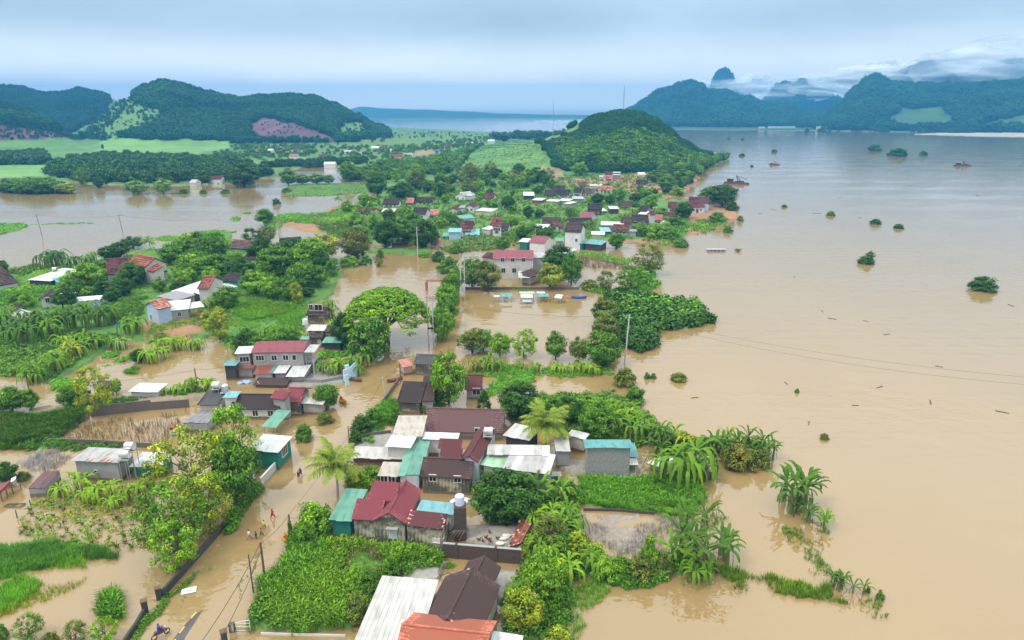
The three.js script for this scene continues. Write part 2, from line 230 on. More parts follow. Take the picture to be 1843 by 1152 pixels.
function coverAt(px0, py0) { const px = px0 + (fbm(px0 * 0.07 + 9, py0 * 0.2, 3, 431) - 0.5) * 26, py = py0 + (fbm(px0 * 0.07 + 60, py0 * 0.2, 3, 441) - 0.5) * 9; for (let i = COVERS.length - 1; i >= 0; i--) { const L = COVERS[i], b = L.box; if (px >= b[0] && px <= b[1] && py >= b[2] && py <= b[3] && inside(L[1], px, py)) return L[0]; } return null; }
const farCover = (px) => (px > 1040 ? 'forest' : 'meadow');
const FARLAND = (x, z) => { const r = Math.hypot(x, z), px = 921.5 + FOCAL * (x / -z) / cP; return r > 4200 || (px > 1040 && r > 1950 + (fbm(px / 40, 3, 3, 5) - 0.5) * 150 && r < 3000) || (px < 1040 && px > 700 && r > 3900); };
function groundAt(x, z) {                                                        // [height, cover]
  const h = hillAt(x, z), p = toPhoto(x, h > 1 ? h : 0, z), L = h > 1.5 ? null : landAt(p[0], p[1]);
  if (h > 1.5) { const c = coverAt(p[0], p[1]); return [h + 0.4, c && c !== 'grass' ? c : 'forest', p]; }
  if (L) { const c = L[0] === 'plain' || L[0] === 'soil' ? coverAt(p[0], p[1]) : null; return [(L[0] === 'mud' ? 0.5 * (fbm(x / 3.5, z / 3.5, 4, 19) - 0.46) : L[1] * (0.55 + 0.9 * fbm(x / 6, z / 6, 3, 17))) + h, c ?? L[0], p]; }
  if (FARLAND(x, z)) return [1.2 + h, farCover(p[0]), p];
  return [-1.2, 'mud', p];
}
{
  const AZ = 440, RINGS = 560, r0 = 48, r1 = 5900, a0 = -0.95, a1 = 0.95, pos = [], col = [], uv = [], idx = [];
  for (let j = 0; j <= RINGS; j++) {
    const r = r0 * Math.pow(r1 / r0, j / RINGS);
    for (let i = 0; i <= AZ; i++) {
      const a = lerp(a0, a1, i / AZ), x = Math.sin(a) * r, z = -Math.cos(a) * r, [h, cover] = groundAt(x, z);
      pos.push(x, h, z); uv.push(x, z);
      const c = COVER[cover], n = 0.72 + 0.56 * fbm(x / 9, z / 9, 4, 23), m = fbm(x / 40, z / 40, 3, 29) - 0.5;
      const row = cover === 'paddy' || cover === 'field' ? 0.85 + 0.3 * vnoise(x / 60, z / 22, 37) : 1;
      const streak = cover === 'burnt' ? 0.7 + 0.9 * Math.pow(fbm(x / 14 + z / 60, z / 90, 4, 45), 1.5) : 1; if (streak !== 1) { col.push(c[0] * n * streak * 1.25, c[1] * n * streak * 1.3, c[2] * n * streak * 1.2); continue; }
      col.push(c[0] * n * row * (1 + 0.5 * m), c[1] * n * row * (1 + 0.2 * m), c[2] * n * row);
    }
  }
  for (let j = 0; j < RINGS; j++) for (let i = 0; i < AZ; i++) { const a = j * (AZ + 1) + i, b = a + 1, c = a + AZ + 1, d = c + 1; idx.push(a, b, d, a, d, c); }
  const g = new THREE.BufferGeometry();
  g.setAttribute('position', new THREE.Float32BufferAttribute(pos, 3)); g.setAttribute('color', new THREE.Float32BufferAttribute(col, 3)); g.setAttribute('uv', new THREE.Float32BufferAttribute(uv, 2));
  g.setIndex(idx); g.computeVertexNormals();
  tag(mesh('terrain', g, M('ground', { rgb: [1, 1, 1], vertexColors: true, roughness: 0.95, map: T.grain, bumpMap: T.grain, bumpScale: 0.06 })), 'low valley land and hills standing out of the flood', null, null, 'structure');
}
{
  const g = new THREE.PlaneGeometry(11800, 11800, 1, 1); g.rotateX(-Math.PI / 2);
  const uv = g.attributes.uv, p = g.attributes.position; for (let i = 0; i < uv.count; i++) uv.setXY(i, p.getX(i), p.getZ(i));
  tag(mesh('flood_water', g, M('muddy water', { physical: true, rgb: [0.325, 0.222, 0.093], map: T.silt, roughness: 0.02, ior: 1.75, bumpMap: T.ripple, bumpScale: 0.07 })), 'brown flood water spread over river, fields and road', null, null, 'structure');
}

// ---------------------------------------------------------------- how a building is put together
// A block is given by the photo: the two ends of its lower roof edge, where its wall meets the ground (or its eave height in metres when under 20),
// and one point of its upper roof edge; rise is roof rise over run. Kinds: g gable with ridge along the front, x gable end in front, m single slope.
function frameOf(xl, yl, xr, yr, base, xr2, yr2, rise, kind) {
  let h = base;
  if (base >= 20) { const mx = (xl + xr) / 2, my = (yl + yr) / 2; h = heightFor(mx, base, my); }
  const L = at(xl, yl, h), R = at(xr, yr, h), ex = R.clone().sub(L); const w = ex.length(); ex.normalize();
  const ez = V(ex.z, 0, -ex.x); if (ez.z > 0) ez.negate();                       // away from the viewer
  let run = 6; for (let i = 0; i < 12; i++) { const hr = h + rise * (kind === 'x' ? w / 2 : run), P = at(xr2, yr2, hr); run = clamp(lerp(run, P.sub(L).dot(ez), 0.7), 1.2, yl < 340 ? (kind === 'x' ? 9 : 4.5) : yl < 445 ? (kind === 'g' ? 5 : kind === 'm' ? 8 : 11) : 40); }
  const top = h + rise * (kind === 'x' ? w / 2 : run);
  return { L, R, ex, ez, w, run, h, top, depth: kind === 'g' ? run * 2 : run };
}
const tone = (c, k) => [c[0] * k, c[1] * k, c[2] * k];
// tiles: every course stepped over the one below, every tile with its own tone; one joined part because single tiles are a few pixels
function tileSlope(mb, a, b, c, d, col, size, seed, fleck = 0, bow = 0) {
  const R = rng(seed), W = a.distanceTo(b), Hh = a.distanceTo(d), nx = Math.max(2, Math.round(W / size)), ny = Math.max(2, Math.round(Hh / (size * 1.15)));
  const nrm = b.clone().sub(a).cross(d.clone().sub(a)).normalize(), P = (u, v, up) => { const p = a.clone().lerp(b, u), q = d.clone().lerp(c, u), r = p.lerp(q, v); r.addScaledVector(nrm, up); r.y -= bow * Math.sin(u * 3.1416) * 0.12; return r; };
  const th = size * 0.2;
  for (let j = 0; j < ny; j++) for (let i = 0; i < nx; i++) {
    const u0 = i / nx, u1 = (i + 0.9) / nx, v0 = j / ny, v1 = (j + 1.0) / ny, moss = fbm(i * size * 0.5 + seed, j * size * 0.5, 3, seed);
    let k = 0.55 + 0.62 * R() + 0.9 * (moss - 0.5) + (i % 2 ? 0.08 : -0.05), cc = tone(col, k); if (R() < fleck) cc = [0.5 + 0.2 * R(), 0.30, 0.24]; else if (moss < 0.36) cc = [cc[0] * 0.6, cc[1] * 0.72, cc[2] * 0.7];
    const j1 = (R() - 0.5) * th * 0.5, A = P(u0, v0, th + j1), B = P(u1, v0, th - j1), Cc = P(u1, v1, 0.01), D = P(u0, v1, 0.01), E = P(u0, v0, 0), F = P(u1, v0, 0);
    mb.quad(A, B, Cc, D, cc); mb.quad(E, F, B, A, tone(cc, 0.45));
  }
}
function ridgeRow(mb, a, b, col, size) { const n = Math.max(2, Math.round(a.distanceTo(b) / (size * 1.1))); for (let i = 0; i < n; i++) { const p = a.clone().lerp(b, i / n), q = a.clone().lerp(b, (i + 0.94) / n); p.y += 0.05; q.y += 0.03; mb.bar(p, q, size * 0.42, tone(col, 0.8 + 0.35 * hash(i, 3, n)), size * 0.38, 6); } }
// roofing sheets laid side by side: each a plate with ribs and its own tone
function sheetSlope(group, a, b, c, d, mat, pxm, opt = {}) {
  const W = a.distanceTo(b), wide = opt.sheet ?? 1.05, n = Math.max(1, Math.round(W / wide)), R = rng(Math.round(W * 71 + a.x * 13 + 900));
  if (pxm < 9 || W > 40) { const mb = new MB(); mb.slab(a, b, c, d, 0.08); return mb.build('roof_panel', metalMat(mat), group); }
  for (let i = 0; i < n; i++) {
    const mb = new MB(), u0 = i / n, u1 = (i + 0.985) / n, dy = (R() - 0.5) * 0.025, s = (p, q, u) => { const r = p.clone().lerp(q, u); r.y += dy; return r; };
    const e = (R() - 0.5) * 0.06, A = s(a, b, u0), B = s(a, b, u1), Cc = s(d, c, u1), D = s(d, c, u0); A.lerp(D, e); B.lerp(Cc, e);
    mb.slab(A, B, Cc, D, 0.05);
    for (let k = 1; k < 4; k++) { const p = A.clone().lerp(B, k / 4), q = D.clone().lerp(Cc, k / 4); p.y += 0.012; q.y += 0.012; mb.bar(p, q, 0.022, undefined, 0.022, 4); }
    const worn = opt.worn ? opt.worn(R, i, n) : mat, m = metalMat(worn);
    mb.build('roof_sheet', opt.plainTone ? m : M('sheet ' + worn + ' tone' + Math.floor(R() * 4), worn === 'rust' ? { rgb: tone([0.95, 0.95, 0.95], 0.8 + 0.25 * R()), map: T.rust, roughness: 0.6 } : { rgb: tone(C[worn], 0.84 + 0.2 * R()), map: T.sheet, roughness: 0.48 }), group);
  }
}
function windowPart(group, P, ex, out, w, h, opt = {}) {
  const yaw = Math.atan2(-ex.z, ex.x), f = new MB(), g = new MB(), o = P.clone().addScaledVector(out, 0.03), n = opt.bars ?? 2, fr = opt.thin ? 0.05 : 0.08;
  const put = (mb, dx, dy, sx, sy, dep, back = 0) => { const q = o.clone().addScaledVector(ex, dx).addScaledVector(out, back); mb.box(q.x, q.y + dy, q.z, sx, sy, dep, yaw); };
  put(f, 0, h / 2, w + fr * 2, fr, 0.12); put(f, 0, -h / 2, w + fr * 2, fr, 0.16); put(f, -w / 2 - fr / 2, 0, fr, h - fr, 0.12); put(f, w / 2 + fr / 2, 0, fr, h - fr, 0.12);
  for (let i = 1; i < n; i++) put(f, -w / 2 + i * w / n, 0, fr * 0.7, h - fr, 0.09);
  const win = f.build('window', opt.frame ?? plain('offwhite'), group);
  put(g, 0, 0, w, h - fr, 0.03, -0.01); g.build('pane', opt.pane ?? glassMat, win);
  if (opt.hood) { const e = new MB(); put(e, 0, h / 2 + 0.28, w + 0.5, 0.1, 0.5, 0.22); e.build('hood', opt.frame ?? plain('offwhite'), win); }
  return win;
}
function doorPart(group, P, ex, out, w, h, mat) { const m = new MB(), f = new MB(), yaw = Math.atan2(-ex.z, ex.x), q = P.clone().addScaledVector(out, 0.03); m.box(q.x, q.y + h / 2, q.z, w, h, 0.07, yaw); const d = m.build('door', mat, group); for (const s of [-1, 1]) { const k = q.clone().addScaledVector(ex, s * (w / 2 + 0.05)); f.box(k.x, k.y + h / 2, k.z, 0.1, h, 0.12, yaw); } f.box(q.x, q.y + h + 0.05, q.z, w + 0.2, 0.1, 0.12, yaw); f.build('door_frame', plain('wood'), d); }

function block(G, spec) {
  const { e, k = 'g', roof = 'brown', wall = 'offwhite', rise = k === 'm' ? 0.08 : 0.45, over = 0.35, kind = 'grime', tiles = k !== 'm', open = false, posts = 4, fleck = 0, floor = -1.0, win = 0, door = 0, o = {} } = spec;
  const f = frameOf(...e, rise, k), pos = G.position, pxm = scaleAt((e[0] + e[2]) / 2, Math.max(210, (e[1] + e[3]) / 2));
  const { L, ex, ez, w, depth, h, top } = f, loc = (x, y, z) => L.clone().addScaledVector(ex, x).addScaledVector(ez, z).setY(y).sub(pos), out = ez.clone().negate();
  const inn = Math.min(over, w * 0.12), X0 = inn, X1 = w - inn, Z0 = inn, Z1 = depth - inn, th = 0.1, wm = wallMat(wall, kind), wc = new MB();
  const ring = [loc(X0, 0, Z0), loc(X1, 0, Z0), loc(X1, 0, Z1), loc(X0, 0, Z1)], y0 = floor;
  const wallTop = h - th - 0.02;
  if (!open) {
    const hb = k === 'm' ? top - th - 0.03 : wallTop;
    const A = loc(X0, y0, Z0), B = loc(X1, y0, Z0), Cc = loc(X1, y0, Z1), D = loc(X0, y0, Z1), a = loc(X0, wallTop, Z0), b = loc(X1, wallTop, Z0), c = loc(X1, hb, Z1), d = loc(X0, hb, Z1);
    wc.quad(A, B, b, a); wc.quad(B, Cc, c, b); wc.quad(Cc, D, d, c); wc.quad(D, A, a, d);
    if (k === 'g') { const rl = loc(X0, top - th - 0.03, depth / 2), rr = loc(X1, top - th - 0.03, depth / 2); wc.tri(b, c, rr, undefined, [0, 0], [depth, 0], [depth / 2, 2]); wc.tri(d, a, rl, undefined, [0, 0], [depth, 0], [depth / 2, 2]); }
    if (k === 'x') { const rf = loc(w / 2, top - th - 0.03, Z0), rb = loc(w / 2, top - th - 0.03, Z1); wc.tri(a, b, rf, undefined, [0, 0], [w, 0], [w / 2, 2]); wc.tri(c, d, rb, undefined, [0, 0], [w, 0], [w / 2, 2]); }
    wc.build('wall', wm, G);
    if (pxm > 5.5 && y0 < 0) { const ts = new MB(), e = 0.006, q = (x, y, z) => loc(x + (x === X0 ? -e : e), y, z + (z === Z0 ? -e : e)), R = rng(Math.round(L.x * 31) & 0xffff), ht = 0.3 + 0.35 * R(); for (const [a1, b1] of [[[X0, Z0], [X1, Z0]], [[X1, Z0], [X1, Z1]], [[X1, Z1], [X0, Z1]], [[X0, Z1], [X0, Z0]]]) ts.quad(q(a1[0], -0.3, a1[1]), q(b1[0], -0.3, b1[1]), q(b1[0], ht, b1[1]), q(a1[0], ht, a1[1])); ts.build('tide_stain', M('tide stain', { rgb: [0.235, 0.17, 0.10], map: T.grime, roughness: 0.95 }), G); }
  } else {
    const n = Math.max(2, posts / 2);
    for (const z of [Z0, Z1]) for (let i = 0; i < n; i++) { const p = loc(lerp(X0, X1, i / (n - 1)), y0, z), q = loc(lerp(X0, X1, i / (n - 1)), (z === Z1 && k === 'm' ? top : h) - th, z), m = new MB(); m.bar(p, q, 0.07, undefined, 0.06, 6); m.build('post', plain('grey'), G); }
  }
  const col = C[roof] ?? C.brown, size = spec.size ?? clamp(3.6 / pxm, 0.27, 0.9), seed = Math.round(L.x * 7 + L.z * 13) & 0xffff;
  const slopes = k === 'm' ? [[loc(0, h, 0), loc(w, h, 0), loc(w, top, depth), loc(0, top, depth)]]
    : k === 'g' ? [[loc(0, h, 0), loc(w, h, 0), loc(w, top, depth / 2), loc(0, top, depth / 2)], [loc(w, h, depth), loc(0, h, depth), loc(0, top, depth / 2), loc(w, top, depth / 2)]]
    : [[loc(w, h, 0), loc(w, h, depth), loc(w / 2, top, depth), loc(w / 2, top, 0)], [loc(0, h, depth), loc(0, h, 0), loc(w / 2, top, 0), loc(w / 2, top, depth)]];
  if (tiles) {
    const back = new MB(), tm = new MB(); for (const s of slopes) { back.slab(...s, th); tileSlope(tm, ...s, col, size, seed, fleck, spec.bow ?? (pxm > 8 ? 1 : 0)); }
    const r = back.build('roof', M('roof boards ' + roof, { rgb: tone(col, 0.7), roughness: 0.9 }), G); tag(tm.build('roof_tiles', tileMat, r), null, null, null, 'stuff');
    if (k !== 'm') { const rm = new MB(); ridgeRow(rm, slopes[0][3], slopes[0][2], spec.ridge ?? tone(col, 1.15), size); tag(rm.build('ridge_tiles', tileMat, r), null, null, null, 'stuff'); }
  } else for (const s of slopes) sheetSlope(G, ...s, roof, pxm, spec);
  const front = (u, y, side = 0) => (side === 0 ? [loc(lerp(X0, X1, u), y, Z0), ex, out] : side === 1 ? [loc(X1, y, lerp(Z0, Z1, u)), ez, ex] : [loc(X0, y, lerp(Z0, Z1, u)), ez.clone().negate(), ex.clone().negate()]);
  for (const q of spec.windows ?? []) { const [u, y, ww, hh, side] = q; windowPart(G, ...front(u, y, side), ww ?? 1, hh ?? 1.1, q[5] ?? {}); }
  for (let i = 0; i < win; i++) windowPart(G, ...front((i + 0.5) / win, Math.max(1.2, h - 1.25)), 0.9, 1.1, { bars: 2 });
  if (door) doorPart(G, ...front(door, Math.max(0, h - 2.9)), 1.1, Math.min(2.1, h - 0.4), plain(spec.doorc ?? 'wood'));
  return { ...f, loc, front, X0, X1, Z0, Z1, pxm };
}
// H(label, landmark phrase, category, [blocks]) - one building, one thing
function H(label, short, blocks, category = 'house', name = 'house', group) {
  const list = Array.isArray(blocks) ? blocks : [blocks], f = frameOf(...list[0].e, list[0].rise ?? (list[0].k === 'm' ? 0.08 : 0.45), list[0].k ?? 'g');
  const p = f.L.clone().addScaledVector(f.ex, f.w / 2).addScaledVector(f.ez, f.depth / 2).setY(0), G = thing(name, p, label, category, group);
  const made = list.map((b) => block(G, b)), q = toPhoto(p.x, 0, p.z);
  if (short) LANDMARKS.push([short, q[0], q[1]]);
  for (const m of made) { const c = m.loc(m.w / 2, 0, m.depth / 2).add(p); FOOT.push({ x: c.x, z: c.z, ex: m.ex, ez: m.ez, hw: m.w / 2 + 0.4, hd: m.depth / 2 + 0.4 }); }
  return { G, made };
}
const FOOT = [];
function onBuilding(x, z, pad = 0) { for (const f of FOOT) { if (!f.ex) continue; const dx = x - f.x, dz = z - f.z; if (Math.abs(dx * f.ex.x + dz * f.ex.z) < f.hw + pad && Math.abs(dx * f.ez.x + dz * f.ez.z) < f.hd + pad) return true; } return false; }

// ---------------------------------------------------------------- foreground compound at the bottom edge
H('orange clay tile roof at the bottom edge before the dark brown roofs', 'the orange tile roof', [
  { e: [701, 1212, 868, 1232, 3.9, 863, 1139], roof: 'orange', wall: 'pale', rise: 0.5, size: 0.27, o: {} },
]);
H('flat white sheet roof beside the orange tile roof', 'the flat white sheet roof', [{ e: [868, 1200, 925, 1210, 3.6, 934, 1143], k: 'm', roof: 'white', wall: 'cement', rise: 0.05 }], 'shed', 'shed');
H('two joined dark brown tile roofs with ridges running away from the viewer', 'the joined dark brown roofs', [
  { e: [752, 1131, 862, 1152, 3.1, 838, 1019], k: 'x', roof: 'brown', wall: 'offwhite', kind: 'grime', rise: 0.56, size: 0.25, fleck: 0.015 },
  { e: [826, 1040, 888, 1052, 3.0, 862.6, 998.6], k: 'x', roof: 'brown', wall: 'offwhite', rise: 0.55, size: 0.25, fleck: 0.01 },
]);
H('wide pale grey sheet roof beside the joined dark brown roofs', 'the wide pale grey roof', [{ e: [636, 1156, 752, 1166, 3.2, 795, 1043.8], k: 'm', roof: 'offwhite', wall: 'offwhite', rise: 0.03, sheet: 2.4 }], 'shed', 'shed');
// ---------------------------------------------------------------- the old house with the crossed red roofs
{
  const { G, made } = H('old mossy house with crossing dark red tile roofs', 'the crossed red roofs', [
    { e: [669, 938, 730, 943, 984, 727, 864], k: 'x', roof: 'red', wall: 'cement', kind: 'mould', rise: 0.62, size: 0.26, over: 0.2, windows: [[0.6, 1.7, 0.95, 1.2, 0, { bars: 5, hood: true, frame: plain('cement'), pane: plain('pale') }]] },
    { e: [632, 934, 684, 938, 976, 690, 900], k: 'm', roof: 'red', wall: 'cement', kind: 'mould', rise: 0.6, tiles: true, size: 0.26, over: 0.2 },
    { e: [662, 899, 712, 903, 4.3, 722, 868.5], k: 'm', roof: 'red', wall: 'cement', kind: 'mould', rise: 0.6, tiles: true, size: 0.26, over: 0.1 },
    { e: [729, 945, 797, 953, 990, 800.5, 924], k: 'm', roof: 'maroon', wall: 'cement', kind: 'mould', rise: 0.35, tiles: true, size: 0.26, fleck: 0.24, over: 0.15, windows: [[0.83, 1.4, 0.9, 0.6, 0, { thin: true, bars: 1, pane: plain('offwhite') }]] },
  ]);
}
H('green sheet shed against the side of the crossed red roofs', 'the green sheet shed', [{ e: [591, 935, 633, 937.5, 972, 665, 881], k: 'm', roof: 'green', wall: 'deepgreen', rise: 0.06 }], 'shed', 'shed');
H('low pale blue sheet roof behind the mottled red wing', 'the pale blue sheet roof', [{ e: [748, 920, 815, 927, 3.0, 834, 907], k: 'm', roof: 'cyan', wall: 'offwhite', rise: 0.05 }], 'shed', 'shed');
// ---------------------------------------------------------------- the joined compound in the middle
H('long reddish brown sheet roof on the largest house by the road', 'the long reddish brown roof', [{ e: [760.7, 776, 905, 780, 793, 905, 738], roof: 'plum', wall: 'grey', rise: 0.42, tiles: true, size: 0.34, ridge: C.plum, windows: [[0.7, 1.6, 1.0, 1.0, 0, {}], [0.87, 1.6, 1.0, 1.0, 0, {}]] }]);
H('beige sheet roof joined to the end of the long reddish brown roof', 'the beige sheet roof', [{ e: [705, 785.5, 760, 785.5, 3.4, 762, 748], k: 'm', roof: 'beige', wall: 'offwhite', rise: 0.05 }], 'shed', 'shed');
H('bright white sheet roof before the beige sheet roof', 'the bright white roof', [{ e: [692, 803, 739, 806.5, 3.3, 751, 786.5], k: 'm', roof: 'white', wall: 'offwhite', rise: 0.05 }], 'shed', 'shed');
H('white strip roof along the foot of the long reddish brown roof', 'the white strip roof', [{ e: [760, 790.5, 824, 792.5, 3.0, 824, 779], k: 'm', roof: 'white', wall: 'offwhite', rise: 0.05 }], 'shed', 'shed');
H('long off white rounded sheet roof over a brick shed by the palm', 'the off white rounded roof', [{ e: [630, 824, 728, 827.5, 841, 735.5, 806], k: 'm', roof: 'offwhite', wall: 'wood', kind: 'brick', rise: 0.12 }], 'shed', 'shed');
H('small beige sheet roof before the off white rounded roof', 'the small beige roof', [{ e: [678.7, 857, 715, 858, 878, 725.5, 832], k: 'm', roof: 'beige', wall: 'grey', rise: 0.06, win: 2 }], 'shed', 'shed');
H('big green sheet roof stepping around the dark red cross roof', 'the big green sheet roof', [{ e: [714.8, 856.5, 757, 857, 884, 788, 789.5], k: 'm', roof: 'green', wall: 'pale', rise: 0.04 }], 'shed', 'shed');
H('house with dark maroon cross roofs among the white sheet roofs', 'the dark maroon cross roof', [
  { e: [826, 829, 861, 833, 4.0, 846, 761], k: 'x', roof: 'maroon', wall: 'pale', rise: 0.62, size: 0.28, over: 0.2 },
  { e: [790, 826, 830, 828, 4.0, 838, 807], k: 'm', roof: 'maroon', wall: 'pale', rise: 0.55, tiles: true, size: 0.28, over: 0.1 },
  { e: [788, 806, 830, 808, 4.4, 842.5, 791], k: 'm', roof: 'maroon', wall: 'pale', rise: 0.55, tiles: true, size: 0.28, over: 0.1 },
]);
H('dark brown tile roof over a stained grey wall behind the crossed red roofs', 'the dark brown roof with the stained wall', [{ e: [754.5, 857.5, 848.5, 862, 892, 852.5, 828], roof: 'brown', wall: 'grey', kind: 'mould', rise: 0.5, size: 0.28, windows: [[0.22, 2.4, 0.9, 1.0, 0, {}], [0.75, 2.4, 0.9, 1.0, 0, {}]] }]);
H('light green sheet roof beside the dark maroon cross roof', 'the light green roof', [{ e: [864.5, 836, 905, 843.5, 3.2, 909.5, 817], k: 'm', roof: 'palegreen', wall: 'offwhite', rise: 0.05 }], 'shed', 'shed');
H('patched white sheet roof nearest the green tin wall', 'the near patched white roof', [{ e: [905, 843, 989, 853, 3.6, 990, 817], k: 'm', roof: 'offwhite', wall: 'grey', rise: 0.05, worn: (R) => (R() < 0.7 ? 'white' : R() < 0.8 ? 'paletin' : 'offwhite') }], 'shed', 'shed');
H('patched white sheet roof between the long reddish brown roof and the palm', 'the far patched white roof', [{ e: [876, 818, 990, 820, 3.9, 993, 801.5], k: 'm', roof: 'white', wall: 'grey', rise: 0.04, worn: (R) => (R() < 0.6 ? 'white' : R() < 0.6 ? 'paletin' : 'offwhite') }], 'shed', 'shed');
H('sloping white sheet roof on the river end of the long reddish brown roof', 'the sloping white roof', [{ e: [905, 783, 952, 794, 3.2, 952, 767], k: 'm', roof: 'paletin', wall: 'dark', rise: 0.05, worn: (R) => (R() < 0.5 ? 'white' : 'offwhite') }], 'shed', 'shed');
H('narrow white sheet roof behind the coconut palm trunk', 'the narrow white roof', [{ e: [1000, 812, 1027, 812, 3.0, 1026, 782], k: 'm', roof: 'offwhite', wall: 'grey', rise: 0.05 }], 'shed', 'shed');
H('small white lean-to behind the teal roofed brick shed', 'the small white lean-to', [{ e: [1020, 783, 1053, 791, 2.6, 1046, 777], k: 'm', roof: 'white', wall: 'beige', rise: 0.06 }], 'shed', 'shed');
H('green tin box shed at the end of the white patched roofs', 'the green tin box', [{ e: [987, 857, 1011, 857, 872, 1010, 850], k: 'm', roof: 'paletin', wall: 'deepgreen', rise: 0.03, over: 0.1 }], 'shed', 'shed');
H('brick shed with an arched teal sheet roof by the bananas', 'the teal roofed brick shed', [{ e: [1064, 823, 1149.6, 822, 851, 1140, 797], k: 'm', roof: 'teal', wall: 'cement', kind: 'brick', rise: 0.18 }, { e: [1053, 806, 1140, 806, 4.9, 1137, 791], k: 'm', roof: 'teal', wall: 'cement', kind: 'brick', rise: -0.02 }], 'shed', 'shed');
H('white awning sheet on the river end of the teal roofed brick shed', 'the white awning', [{ e: [1121, 837, 1149.6, 836.5, 2.0, 1148, 824.5], k: 'm', roof: 'offwhite', rise: 0.25, open: true }], 'awning', 'awning');
H('half sunk shed with white sheets behind the tall bananas', 'the half sunk white shed', [
  { e: [1189, 840, 1205, 846, 1.3, 1199, 820], k: 'm', roof: 'white', wall: 'green', rise: 0.02 }, { e: [1207, 848, 1224, 847, 1.5, 1216, 820], k: 'm', roof: 'white', wall: 'green', rise: 0.03 }, { e: [1225, 846, 1290, 848, 1.6, 1277, 821], k: 'm', roof: 'white', wall: 'green', rise: 0.03 }, { e: [1165, 833, 1190, 843, 1.2, 1194, 822], k: 'm', roof: 'white', wall: 'green', rise: 0.02 },
], 'shed', 'shed');
// ---------------------------------------------------------------- houses along the road
H('weathered shed with a black stained roof at the road bend', 'the black stained roof', [{ e: [743.5, 655, 789, 657, 677, 793, 639.8], roof: 'slate', wall: 'cement', kind: 'mould', rise: 0.35 }]);
H('pink walled lean-to with an orange roof beside the black stained roof', 'the orange lean-to', [{ e: [725, 661.5, 744, 658, 676, 744, 643], k: 'm', roof: 'salmon', wall: 'pink', rise: 0.3 }], 'shed', 'shed');
H('angled dark brown tile house by the moored canoe', 'the angled dark brown house', [{ e: [713.7, 724, 757, 726, 2.3, 762, 687], k: 'm', roof: 'darkbrown', wall: 'cement', kind: 'mould', rise: 0.4, tiles: true }, { e: [756, 722, 781, 722, 2.4, 783, 676], k: 'm', roof: 'brown', wall: 'cement', rise: 0.4, tiles: true }]);
H('small maroon tile house behind the tall dense tree', 'the small maroon house', [{ e: [836, 702, 868, 702, 720, 866.5, 675], roof: 'maroon', wall: 'grey', kind: 'grime', rise: 0.45, windows: [[0.7, 1.5, 1.3, 1.3, 0, {}]] }]);
H('low grey concrete pen in the flooded field', 'the grey concrete pen', [{ e: [900.7, 711, 958.7, 711, 722, 958, 706], k: 'm', roof: 'grey', wall: 'grey', rise: 0.05 }], 'shed', 'shed');
H('two storey house with a pinkish red sheet roof and a front annex', 'the pinkish red two-storey house', [
  { e: [451, 635, 546.5, 633.5, 677, 547, 614.5], roof: 'red', wall: 'cement', rise: 0.28, tiles: false, over: 0.25, windows: [[0.14, 3.75, 1.5, 1.1, 0, { bars: 3 }], [0.42, 3.75, 1.0, 1.1, 0, {}], [0.65, 3.75, 1.0, 1.1, 0, {}], [0.82, 3.75, 0.7, 1.1, 0, { bars: 1 }]] },
  { e: [421.7, 637, 451.5, 635.5, 679, 451.7, 622.7], k: 'm', roof: 'white', wall: 'cement', rise: 0.05, windows: [[0.55, 3.6, 1.7, 1.1, 0, { bars: 3 }]] },
  { e: [455, 674, 491, 673, 690, 482, 654], k: 'm', roof: 'brick', wall: 'offwhite', rise: 0.1 }, { e: [424, 663, 455, 663, 682, 456, 654], k: 'm', roof: 'brick', wall: 'grey', rise: 0.1 }, { e: [482, 671, 491, 671, 688, 490, 654], k: 'm', roof: 'teal', wall: 'grey', rise: 0.1 },
  { e: [491, 671.5, 514, 671.5, 688, 513, 653], k: 'm', roof: 'white', wall: 'cement', rise: 0.08 }, { e: [513.8, 678, 547, 678, 692, 548, 653], k: 'm', roof: 'white', wall: 'cement', rise: 0.08 },
  { e: [547, 634, 566, 634, 5.2, 567, 620], k: 'm', roof: 'paletin', rise: 0.02, open: true, posts: 4, over: 0.3 }, { e: [547, 652, 566, 652, 2.6, 567, 640], k: 'm', roof: 'grey', rise: 0.0, open: true, posts: 4, over: 0.3 },
]);
H('small grey walled hut with a teal sheet at the flooded field corner', 'the grey corner hut', [{ e: [400, 658, 424, 658, 686, 424, 649], k: 'm', roof: 'teal', wall: 'dark', kind: 'grime', rise: 0.05 }], 'shed', 'shed');
H('low rusty brown roofs before the white annex of the two-storey house', 'the low rusty roofs', [{ e: [455.5, 693, 516, 694, 699, 515, 680], k: 'm', roof: 'brown', wall: 'brick', rise: 0.2, tiles: true, fleck: 0.06 }], 'shed', 'shed');
H('old house with a bright red tile roof facing the round tree', 'the bright red tile house', [{ e: [511, 724, 542, 724, 750, 546, 698], roof: 'red', wall: 'cement', kind: 'mould', rise: 0.45, fleck: 0.05 }, { e: [486, 716, 513, 720, 3.9, 500, 699], k: 'm', roof: 'red', wall: 'cement', rise: 0.45, tiles: true, fleck: 0.04 }, { e: [540, 726, 581, 728, 748, 560, 714], k: 'm', roof: 'offwhite', wall: 'cement', rise: 0.1 }]);
H('broad dark brown tile roof between the green sheet and the old red roof', 'the broad dark brown roof', [{ e: [412, 736, 502, 737, 757, 509.6, 710.5], roof: 'darkbrown', wall: 'offwhite', rise: 0.45, win: 3 }]);
H('slanting dark slate roof at the end of the earth lane', 'the slanting slate roof', [{ e: [354, 729, 392, 729, 2.6, 406, 697], k: 'm', roof: 'slate', wall: 'beige', rise: 0.15, tiles: true }], 'shed', 'shed');
